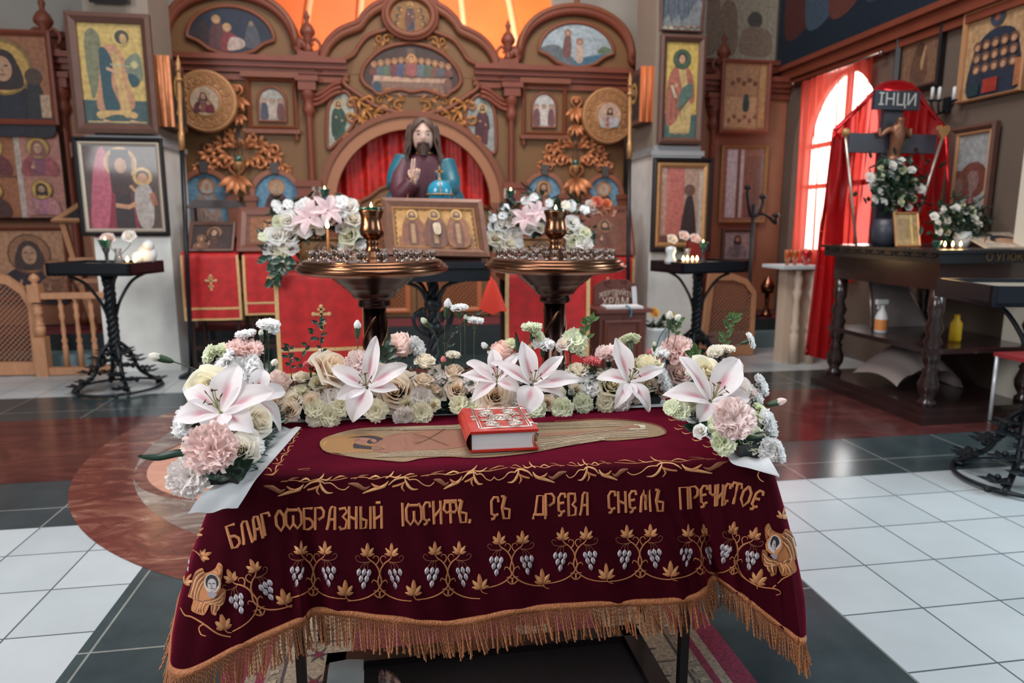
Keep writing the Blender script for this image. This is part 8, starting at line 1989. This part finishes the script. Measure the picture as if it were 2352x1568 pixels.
# window curtain and its rod
CXp=XR-.11
r0,r1=at(1822,192,X=CXp),at(2024,122,X=CXp)
rodz=(r0.z+r1.z)/2
t=thing('curtain_rod','thin metal curtain rod above the red window curtain','curtain rod',(XR,(r0.y+r1.y)/2,rodz));k=MB();k.tube([V((CXp,r0.y,rodz)),V((CXp,r1.y,rodz))],.011,8);k.ball((CXp,r0.y,rodz),.02,8,6);k.ball((CXp,r1.y,rodz),.02,8,6);k.build('rod',M_nickel,t)
k=MB();[k.bar((CXp,y,rodz),(XR+.01,y,rodz),.014)for y in(r0.y-.04,r1.y+.04)];k.build('bracket',M_nickel,t)
def sheer(name,col,tr_,transp,tint):
 m=bpy.data.materials.new(name);m.use_nodes=True;nt=m.node_tree;N=nt.nodes;L=nt.links;b=N['Principled BSDF'];b.inputs['Base Color'].default_value=(*lin(col),1);b.inputs['Roughness'].default_value=.4
 t_=N.new('ShaderNodeBsdfTranslucent');t_.inputs[0].default_value=(*lin(tr_),1);x=N.new('ShaderNodeBsdfTransparent');x.inputs[0].default_value=(*lin(tint),1);m1=N.new('ShaderNodeMixShader');m1.inputs[0].default_value=.6;m2=N.new('ShaderNodeMixShader')
 lw=N.new('ShaderNodeLayerWeight');lw.inputs[0].default_value=.5;r=N.new('ShaderNodeMapRange');r.inputs[1].default_value=.15;r.inputs[2].default_value=.75;r.inputs[3].default_value=transp;r.inputs[4].default_value=0;L.new(lw.outputs['Facing'],r.inputs[0]);L.new(r.outputs[0],m2.inputs[0])
 L.new(b.outputs[0],m1.inputs[1]);L.new(t_.outputs[0],m1.inputs[2]);L.new(m1.outputs[0],m2.inputs[1]);L.new(x.outputs[0],m2.inputs[2]);L.new(m2.outputs[0],N['Material Output'].inputs[0]);return m
M_sheer=sheer('sheer_red',(206,44,34),(255,96,76),.55,(255,196,184))
yl_,yr_=at(1836,300,X=CXp).y,at(1992,300,X=CXp).y;zb_=.75
def cfn(u,v):y=yl_+(yr_-yl_)*u;return V((CXp+.028*math.sin(u*62)*(1-.4*v)+.012*math.sin(u*23+v*4),y+.02*v*math.sin(u*9),zb_+(rodz-.012-zb_)*v))
k=MB();k.grid(cfn,150,14);k.build('curtain',M_sheer,None,'sunlit sheer red curtain drawn across the right-hand window','curtain',org=(CXp,(yl_+yr_)/2,zb_))
# low turned pedestal with red lamps under the window
pd=at(1848,610,Y=5.75);pz=pd.z;t=thing('pedestal_table','pale turned wooden side table under the red curtain','table',(pd.x,5.9,0))
k=MB();k.box2((pd.x-.22,5.72,pz-.03),(pd.x+.18,6.1,pz));k.build('top',mat('white_cloth',()),t)
for x in(pd.x-.02,pd.x+.14):k=MB();k.lathe([(r*.06,z*(pz-.03)/.82)for r,z in TURN],(x,5.8,0),14);k.build('leg',mat('pale_wood',(206,186,166),.5),t)
k=MB();k.box2((pd.x-.10,5.86,.0),(pd.x+.16,6.0,pz-.03));k.build('panel',mat('pale_wood',()),t)
for i,px in enumerate((1808,1826,1852)):
 p=at(px,600,Y=5.85);r=.02+.012*(i==2);lab=('small amber lamp at the left of the pale side table','small amber lamp in the middle of the pale side table','red glass lamp at the right of the pale side table')[i]
 k=MB();k.lathe([(.0,0),(r,.0),(r*.5,.02),(r*.6,.03),(r*1.3,.06),(r*1.5,.11),(r*1.4,.14),(r*1.2,.14),(.0,.06)],(max(p.x,pd.x-.18+.1*i),5.85,pz),16,cap=False);k.build('votive_lamp',mat('red_glass',(190,30,24),.1,trans=.5)if i==2 else mat('amber_glass',(206,110,40),.1,trans=.5),None,lab,'lamp',org=(p.x,5.85,pz))
 # tall black branched stand and brass censer at the right bay
s0=at(1718,700,Y=6.9);t=thing('candelabrum','tall black branched candlestick in the right bay beside the curtain','candlestick',(s0.x,6.9,.306))
k=MB();zt_=at(1745,470,Y=6.9).z;k.lathe([(.0,.306),(.14,.306),(.12,.33),(.03,.38),(.02,.5),(.02,zt_)],(s0.x,6.9,0),14);k.build('shaft',M_iron,t)
for px,py in((1718,436),(1752,458),(1782,500)):p=at(px,py,Y=6.88);k=MB();k.tube(crom([V((s0.x,6.9,zt_-.12)),V(((s0.x+p.x)/2,6.89,zt_-.10)),p-V((0,0,.06)),p],5),.016,6);k.lathe([(.0,0),(.035,.01),(.04,.03),(.02,.05),(.0,.05)],p,10,cap=False);k.build('branch',M_iron,t)
p=at(1752,655,Y=6.66)+V((.16,0,0));k=MB();k.lathe([(.0,.306),(.07,.306),(.05,.34),(.02,.42),(.03,.6),(.06,p.z-.1),(.075,p.z-.03),(.05,p.z+.02),(.0,p.z+.1)],(p.x,6.84,0),16,cap=False);k.build('brass_urn',M_brass,None,'slender brass urn on the step beside the black candlestick','urn',org=(p.x,6.84,.306))
# =========== THE MEMORIAL TABLE WITH THE CROSS, RIGHT
GX0,GX1,GY0,GY1=3.36,4.24,3.86,5.00
gt=thing('golgotha_table','massive dark carved table with turned posts and a shelf, carrying the cross','table',(3.8,4.4,0))
M_dark=mat('table_dark',(44,28,27),.25,vary=.2,scale=8,coat=.4)
M_darktop=mat('table_black',(24,26,30),.35,vary=.2,scale=12)
ZT=at(2180,573,Y=3.88).z;ZS=at(2165,800,Y=3.9).z
k=MB();k.box2((GX0-.05,GY0-.05,0),(GX1+.05,GY1+.05,.05));k.box2((GX0,GY0,.05),(GX1,GY1,.10));k.build('base',M_dark,gt)
k=MB();k.box2((GX0+.02,GY0+.02,ZS-.035),(GX1,GY1-.02,ZS));k.build('shelf',M_dark,gt)
k=MB();k.box2((GX0+.03,GY0+.03,ZT-.26),(GX1,GY1-.03,ZT-.08));k.build('apron',M_dark,gt)
k=MB();k.box2((GX0-.03,GY0-.03,ZT-.085),(GX1+.03,GY1+.03,ZT-.012));k.box2((GX0-.05,GY0-.05,ZT-.02),(GX1+.05,GY1+.05,ZT));k.build('top',M_darktop,gt)
for y in(GY0+.07,GY1-.07):
 for x in(GX0+.07,GX1-.07):
  k=MB();prof=[(.055,.10),(.055,.13),(.035,.15),(.06,.2),(.065,.25),(.04,.32),(.05,.34),(.032,.36),(.05,.40),(.055,ZS-.035),(.045,ZS),(.06,ZS+.04),(.04,ZS+.08),(.06,ZS+.13),(.035,ZS+.2),(.05,ZS+.24),(.05,ZT-.26)];k.lathe(prof,(x,y,0),18);k.build('turned_post',M_dark,gt)
k=MB()
for i in range(9):
 y=GY0+.06+i*.128
 for q in(1,-1):curl(k,V((GX0-.03,y,ZT-.05)),V((0,-1,0)),UZ,V((-1,0,0)),.0 if q==1 else PI,.07,q,1.1,.18)
k.build('leaf_carving',M_darktop,gt)
flat_text('О УПОКОЕНИИ',((GX0+GX1)/2+.12,GY0-.033,ZT-.05),.07,gt,mat('brass_letter',(120,92,62),.4,.5),width=.52)
# the cross
KY=4.66;c0=at(2047,330,Y=KY)
cr=thing('crucifix','dark wooden cross with a bronze figure and lettered board, on the dark table','crucifix',(c0.x,KY,ZT))
M_cross=mat('cross_wood',(62,60,70),.4,vary=.12,scale=8)
hw=.075;zc1=at(2047,238,Y=KY).z
k=MB();k.box2((c0.x-hw,KY,ZT),(c0.x+hw,KY+.04,zc1));k.build('upright',M_cross,cr)
b0,b1=at(1950,322,Y=KY),at(2150,322,Y=KY);k=MB();k.box2((b0.x,KY-.006,c0.z-.065),(b1.x,KY+.045,c0.z+.070));k.build('crossbeam',M_cross,cr)
s0,s1=at(1997,253,Y=KY),at(2104,213,Y=KY);k=MB();k.box2((s0.x,KY-.05,s0.z),(s1.x,KY-.02,s1.z));k.box2((c0.x-.03,KY-.02,s0.z+.02),(c0.x+.03,KY+.01,s1.z));k.build('title_board',mat('title_board',(40,44,54),.4),cr)
flat_text('ІНЦИ',((s0.x+s1.x)/2,KY-.0515,(s0.z+s1.z)/2),.12,cr,mat('silver_letter',(190,186,180),.35,.3),width=(s1.x-s0.x)*.82)
M_bronze=mat('figure_bronze',(128,84,62),.35,.5)
sk=[(0,-.02,-.02),(0,-.035,.06),(0,-.045,.13),(0,-.045,.185),(.0,-.06,.225),(.0,-.07,.26),(-.06,-.03,.185),(-.105,-.02,.14),(-.11,-.02,.2),(.06,-.03,.185),(.105,-.02,.14),(.11,-.02,.2),(.02,-.035,-.10),(.012,-.045,-.2),(-.02,-.035,-.10),(-.008,-.05,-.2),(.0,-.03,-.27)]
ed=[(0,1),(1,2),(2,3),(3,4),(4,5),(3,6),(6,7),(7,8),(3,9),(9,10),(10,11),(0,12),(12,13),(0,14),(14,15),(13,16)]
rr=[.036,.038,.042,.030,.018,.034,.020,.015,.012,.020,.015,.012,.026,.018,.026,.018,.014]
me=bpy.data.meshes.new('figure');zf=c0.z-.02
me.from_pydata([(x,y,z)for x,y,z in sk],ed,[]);me.materials.append(M_bronze);fo=bpy.data.objects.new('bronze_figure',me);COL.objects.link(fo);fo.parent=cr;fo.location=V((c0.x,KY-.006,zf-.1))-ORG[cr.name];fo.scale=(1.15,)*3
fo.modifiers.new('skin','SKIN');me.skin_vertices[0].data[0].use_root=True
for i,r in enumerate(rr):me.skin_vertices[0].data[i].radius=(r,r)
fo.modifiers.new('sub','SUBSURF').levels=2;fo.modifiers['sub'].render_levels=2
k=MB();k.lathe([(.0,-.05),(.05,-.045),(.055,.0),(.045,.035),(.0,.03)],(c0.x,KY-.04,zf-.10),14,cap=False);k.build('loincloth',M_bronze,cr)
for lab,pa,pb,heart in(('thin silver lance leaning at the left arm of the cross',(1942,312),(1966,556),False),('thin silver staff with a golden heart leaning at the right arm of the cross',(2164,318),(2112,480),True)):
 a,b=at(*pa,Y=KY-.09),at(*pb,Y=KY-.09);d=(b-a).normalized();b=a+d*((a.z-ZT-.004)/-d.z);t=thing('lance',lab,'lance',b);k=MB();k.tube([a,b],.0095,8);k.build('shaft',M_silver,t);k=MB()
 if heart:k.prism([a+V((x*.055,-.012,z*.055+.045))for x,z in[(0,-1),(.55,-.3),(.9,.25),(.8,.75),(.45,.85),(0,.45),(-.45,.85),(-.8,.75),(-.9,.25),(-.55,-.3)]],(0,1,0),.024)
 else:k.ball(a+V((0,0,.025)),.03,12,8)
 k.build('finial',M_frame_gold,t)
 # red drape with tinsel edges around the cross
M_drape=sheer('drape_red',(176,22,30),(220,30,36),.12,(255,120,110));M_tinsel=mat('red_tinsel',(206,44,50),.18,.7)
DYp=KY+.12
top=[at(1858,815,Y=4.95),at(1890,560,Y=4.88),at(1916,300,Y=DYp),at(1975,245,Y=DYp),at(2030,194,Y=DYp),at(2092,196,Y=DYp),at(2125,240,Y=DYp),at(2172,300,Y=DYp)]
drp=thing('red_drape','shiny red drape with tinsel edging hung like a tent behind the cross','drape',at(2045,400,Y=DYp))
ol=[at(1935,815,Y=4.97),at(1858,812,Y=5.08)]+crom(top[1:],3)+[at(2178,420,Y=DYp),at(2176,562,Y=DYp)]
mid=at(2045,380,Y=DYp+.02)
def dz(u,v):
 f=u*(len(edge_)-1);i=min(int(f),len(edge_)-2);p=edge_[i].lerp(edge_[i+1],f-i)
 q=base_[min(i,len(base_)-1)].lerp(base_[min(i+1,len(base_)-1)],f-i)
 r=p.lerp(q,v);return r+V((0,.035*math.sin(u*60+v*2)*math.sin(PI*min(1,v*1.2+.1)),0))
edge_=crom([at(1916,300,Y=DYp),at(1975,245,Y=DYp),at(2030,194,Y=DYp),at(2092,196,Y=DYp),at(2125,240,Y=DYp),at(2174,300,Y=DYp)],6)
base_=[V((p.x,DYp+.02,ZT+.01))for p in edge_]
for i,p in enumerate(base_):f=i/(len(base_)-1);p.x=edge_[0].x+(edge_[-1].x-edge_[0].x)*f
k=MB();k.grid(dz,120,20);k.build('back_cloth',M_drape,drp)
k=MB();ea=[at(1916,300,Y=DYp),at(1898,450,Y=DYp+.15),at(1883,560,Y=5.13),at(1852,815,Y=5.16)];eb=[at(1962,330,Y=DYp),at(1945,450,Y=DYp+.15),at(1938,560,Y=5.16),at(1935,835,Y=5.2)]
La,Lb=crom(ea,5),crom(eb,5);k.grid(lambda u,v:La[int(round(v*(len(La)-1)))].lerp(Lb[int(round(v*(len(Lb)-1)))],u)+V((0,.03*math.sin(u*20),0)),30,len(La)-1);k.build('side_panel',M_drape,drp)
k=MB();k.grid(lambda u,v:at(2034-30*v+(58+60*v)*u,193+24*v**1.5,Y=DYp-.06*math.sin(PI*u)*v-.01),24,10);k.build('canopy',M_drape,drp)
k=MB();k.tube(edge_,.016,7);k.tube(La,.014,7);k.tube([at(2172,300,Y=DYp),at(2178,430,Y=DYp),at(2176,555,Y=DYp)],.014,7)
k.tube(crom([at(2030,206,Y=DYp-.04),at(2065,209,Y=DYp-.10),at(2098,206,Y=DYp-.04)],6),.012,7);Rt=random.Random(2)
for P_ in(edge_,La):
 for i in range(260):
  q=P_[Rt.randrange(len(P_)-1)].lerp(P_[Rt.randrange(len(P_)-1)],0)if False else None;j=Rt.randrange(len(P_)-1);q=P_[j].lerp(P_[j+1],Rt.random());d=V((Rt.gauss(0,1),Rt.gauss(0,1),Rt.gauss(0,1))).normalized()*.03;s_=d.cross(UZ).normalized()*.002;k.poly([q-s_,q+s_,q+d+s_*.5,q+d-s_*.5])
k.build('tinsel',M_tinsel,drp)
# flowers on the cross and on the table
def posy(label,cx,cy,spx,spy,Y,n,seed,vase=None,d=.075,where='tied to the cross'):
 R=random.Random(seed);k=MB()
 for i in range(n*16):
  p=at(cx+R.gauss(0,spx*.5),cy+R.gauss(0,spy*.5),Y=Y+R.uniform(-.05,.08));dd=V((R.gauss(0,1),-.6,R.gauss(0,.8))).normalized();sd=dd.cross(V((.1,-.2,1))).normalized();leaf3(k,p,dd,sd,sd.cross(dd)*-1,0,R.uniform(.05,.09),.019,.2,3)
 k.build('foliage',M_leafd,None,f'dark green leaves of the {label}','greenery',kind='stuff',org=at(cx,cy,Y=Y+.05))
 for i in range(n):
  a=i*2.4;r=math.sqrt((i+.5)/n);px,py=cx+spx*r*math.cos(a),cy+spy*r*math.sin(a)
  o=bpy.data.objects.new('rose',LOWROSE[i%3]);COL.objects.link(o);o.location=at(px,py,Y=Y-.03+R.uniform(-.03,.03));o.rotation_mode='QUATERNION';o.rotation_quaternion=V((0,0,1)).rotation_difference(V((R.uniform(-.5,.5),-1,R.uniform(.1,.8))).normalized());s=d*R.uniform(.75,1.15);o.scale=(s,)*3;o.color=(*(WHITE if R.random()<.75 else(.78,.82,.62)),1)
  tag(o,f'small pale rose in the {label}','flower',label)
posy('white posy tied to the upright of the cross',2058,425,62,60,KY-.12,26,3,d=.058)
posy('white bouquet right of the cross',2200,508,56,40,4.3,26,4,d=.058)
k=MB();p=at(2030,560,Y=KY-.14);k.lathe([(.0,0),(.07,0),(.10,.04),(.11,.12),(.09,.19),(.07,.2),(.0,.1)],(p.x,KY-.15,ZT),18,cap=False);k.build('pot',mat('dark_pot',(52,54,66),.4,vary=.2),None,'dark grey pot at the foot of the cross','pot',org=(p.x,KY-.15,ZT))
k=MB();p=at(2206,560,Y=4.3);k.lathe([(.0,0),(.05,0),(.07,.05),(.06,.11),(.055,.11),(.0,.03)],(p.x,4.3,ZT),16,cap=False);k.build('vase',mat('white_ceramic',()),None,'white vase holding the bouquet right of the cross','vase',org=(p.x,4.3,ZT))
a,c=at(2056,562,Y=4.36),at(2110,488,Y=4.40)
framed('plaque','small gold framed text plaque leaning at the foot of the cross','plaque',V((a.x+.012,4.36,ZT+.016)),V((c.x-a.x-.024,0,0)),V((0,.05,c.z-ZT-.03)),.014,.012,lambda p:([p.stroke([(.14,.2+.07*i),(.8-.08*(i%3),.2+.07*i)],.018,(120,96,70))for i in range(10)],p.rect(.66,.02,.78,.98,(226,200,130))),(196,166,120),M_frame_gold)
for i,px in enumerate((2170,2188,2206)):p=at(px,566,Y=4.0);candle((p.x,4.0,ZT),.014,.006,('leftmost','middle','rightmost')[i]+' of the three candle stubs burning on the dark table',.034,'candle stubs on the dark table',light=.4)
p=at(2151,566,Y=4.02);lamp_glass((p.x,4.02,ZT),.028,.05,'green glass lamp left of the three candle stubs',flame=False)
b0_,b1_=at(2268,566,Y=4.05),at(2390,566,Y=4.05);b2_=at(2290,520,Y=4.35)
t=thing('painted_panel','pale painted panel of a reclining face lying on the dark table','panel',V((b0_.x+.1,4.1,ZT)))
k=MB();k.prism([V((b0_.x,4.05,ZT+.004)),V((b1_.x,4.05,ZT+.004)),V((b1_.x+.05,4.35,ZT+.10)),V((b0_.x+.05,4.35,ZT+.10))],(0,.3,-1),.012);k.build('board',mat('panel_edge',(206,190,170),.6),t)
P=Pic(V((b0_.x,4.05,ZT+.006)),V((b1_.x-b0_.x,0,0)),V((.05,.30,.097)),(206,186,166));P.curve([(.3,.4),(.5,.75),(.8,.7),(.95,.3),(.6,.35)],(52,44,46));P.oval(.62,.4,.2,SKIN,.3);P.stroke([(.1,.3),(.3,.6),(.5,.9)],.03,(176,80,70));P.build('painting',t)
# things on the shelf
k=MB();p=at(2022,765,Y=4.55);o_=V((p.x,4.55,ZS));t=thing('spray_bottle','white spray bottle with an orange label on the table shelf','bottle',o_)
k.lathe([(.0,0),(.042,0),(.045,.02),(.045,.12),(.03,.16),(.016,.19),(.016,.21)],o_,18);k.build('body',mat('white_plastic',(206,208,206),.35),t)
k=MB();k.box(o_+V((-.01,0,.235)),(.09,.025,.035));k.box(o_+V((-.035,0,.205)),(.012,.012,.05));k.build('trigger',mat('white_plastic',()),t)
k=MB();k.lathe([(.0458,.025),(.0458,.105)],o_,18,cap=False);k.build('label',mat('orange_label',(206,130,70),.5),t)
q=[at(1992,900,Y=4.86),at(2140,900,Y=4.86)];t=thing('easel_board','grey board with pale metal edges leaning behind the white spray bottle','board',V((q[0].x+.2,4.85,ZS)))
w0=[V((at(1992,760,Y=4.84).x,4.80,ZS+.002)),V((at(2106,760,Y=4.84).x+.06,4.80,ZS+.002)),V((at(2076,680,Y=4.86).x,4.88,ZT-.275)),V((at(1998,670,Y=4.86).x,4.88,ZT-.275))]
k=MB();k.prism(w0,(0,1,-.2),.01);k.build('panel',mat('grey_board',(136,126,124),.5,vary=.1),t);k=MB();[k.tube([w0[i]+V((0,-.008,0)),w0[(i+1)%4]+V((0,-.008,0))],.008,6)for i in(1,2,3)];k.build('edge',M_silver,t)
k=MB();o_=V((at(2196,800,Y=4.1).x,4.12,ZS));k.lathe([(.0,0),(.035,0),(.038,.02),(.036,.13),(.018,.16),(.018,.19),(.0,.19)],o_,14,cap=False);k.build('yellow_bottle',mat('yellow_plastic',(226,180,30),.3),None,'yellow plastic bottle on the shelf behind the near turned post','bottle',org=o_)
t=thing('wrapped_parcel','grey draped bundle on the lowest level of the dark table','bundle',(3.75,4.55,.10));k=MB();k.grid(lambda u,v:V((3.50+.55*u,4.30+.5*v,.101+(.30*math.sin(PI*min(1,u+.02))**.5*math.sin(PI*min(1,v*.9+.08))**.5+.012*abs(math.sin(15*u+4*v))))),40,20);k.build('cloth',mat('grey_cloth',(150,138,134),.8,bump=.3,bscale=12),t)
# white metal chair standing behind the near iron table
t=thing('metal_chair','white metal chair with curled frame, beyond the near iron table','chair',(4.02,3.62,0));M_wm=mat('white_metal',(206,210,214),.25,.3)
for(x,y)in((3.80,3.50),(4.20,3.50),(3.80,3.80),(4.20,3.80)):k=MB();k.tube([V((x,y,0)),V((x,y,.45))],.012,8);k.build('leg',M_wm,t)
k=MB();k.box((4.0,3.65,.46),(.42,.34,.025));k.build('seat',mat('chair_seat_red',(150,40,44),.7),t)
k=MB();k.tube(crom([V((3.80,3.50,.45)),V((3.78,3.49,.56)),V((3.84,3.49,.62)),V((3.95,3.49,.60)),V((4.05,3.49,.52)),V((4.2,3.50,.47))],6),.011,7);k.build('arm_scroll',M_wm,t)
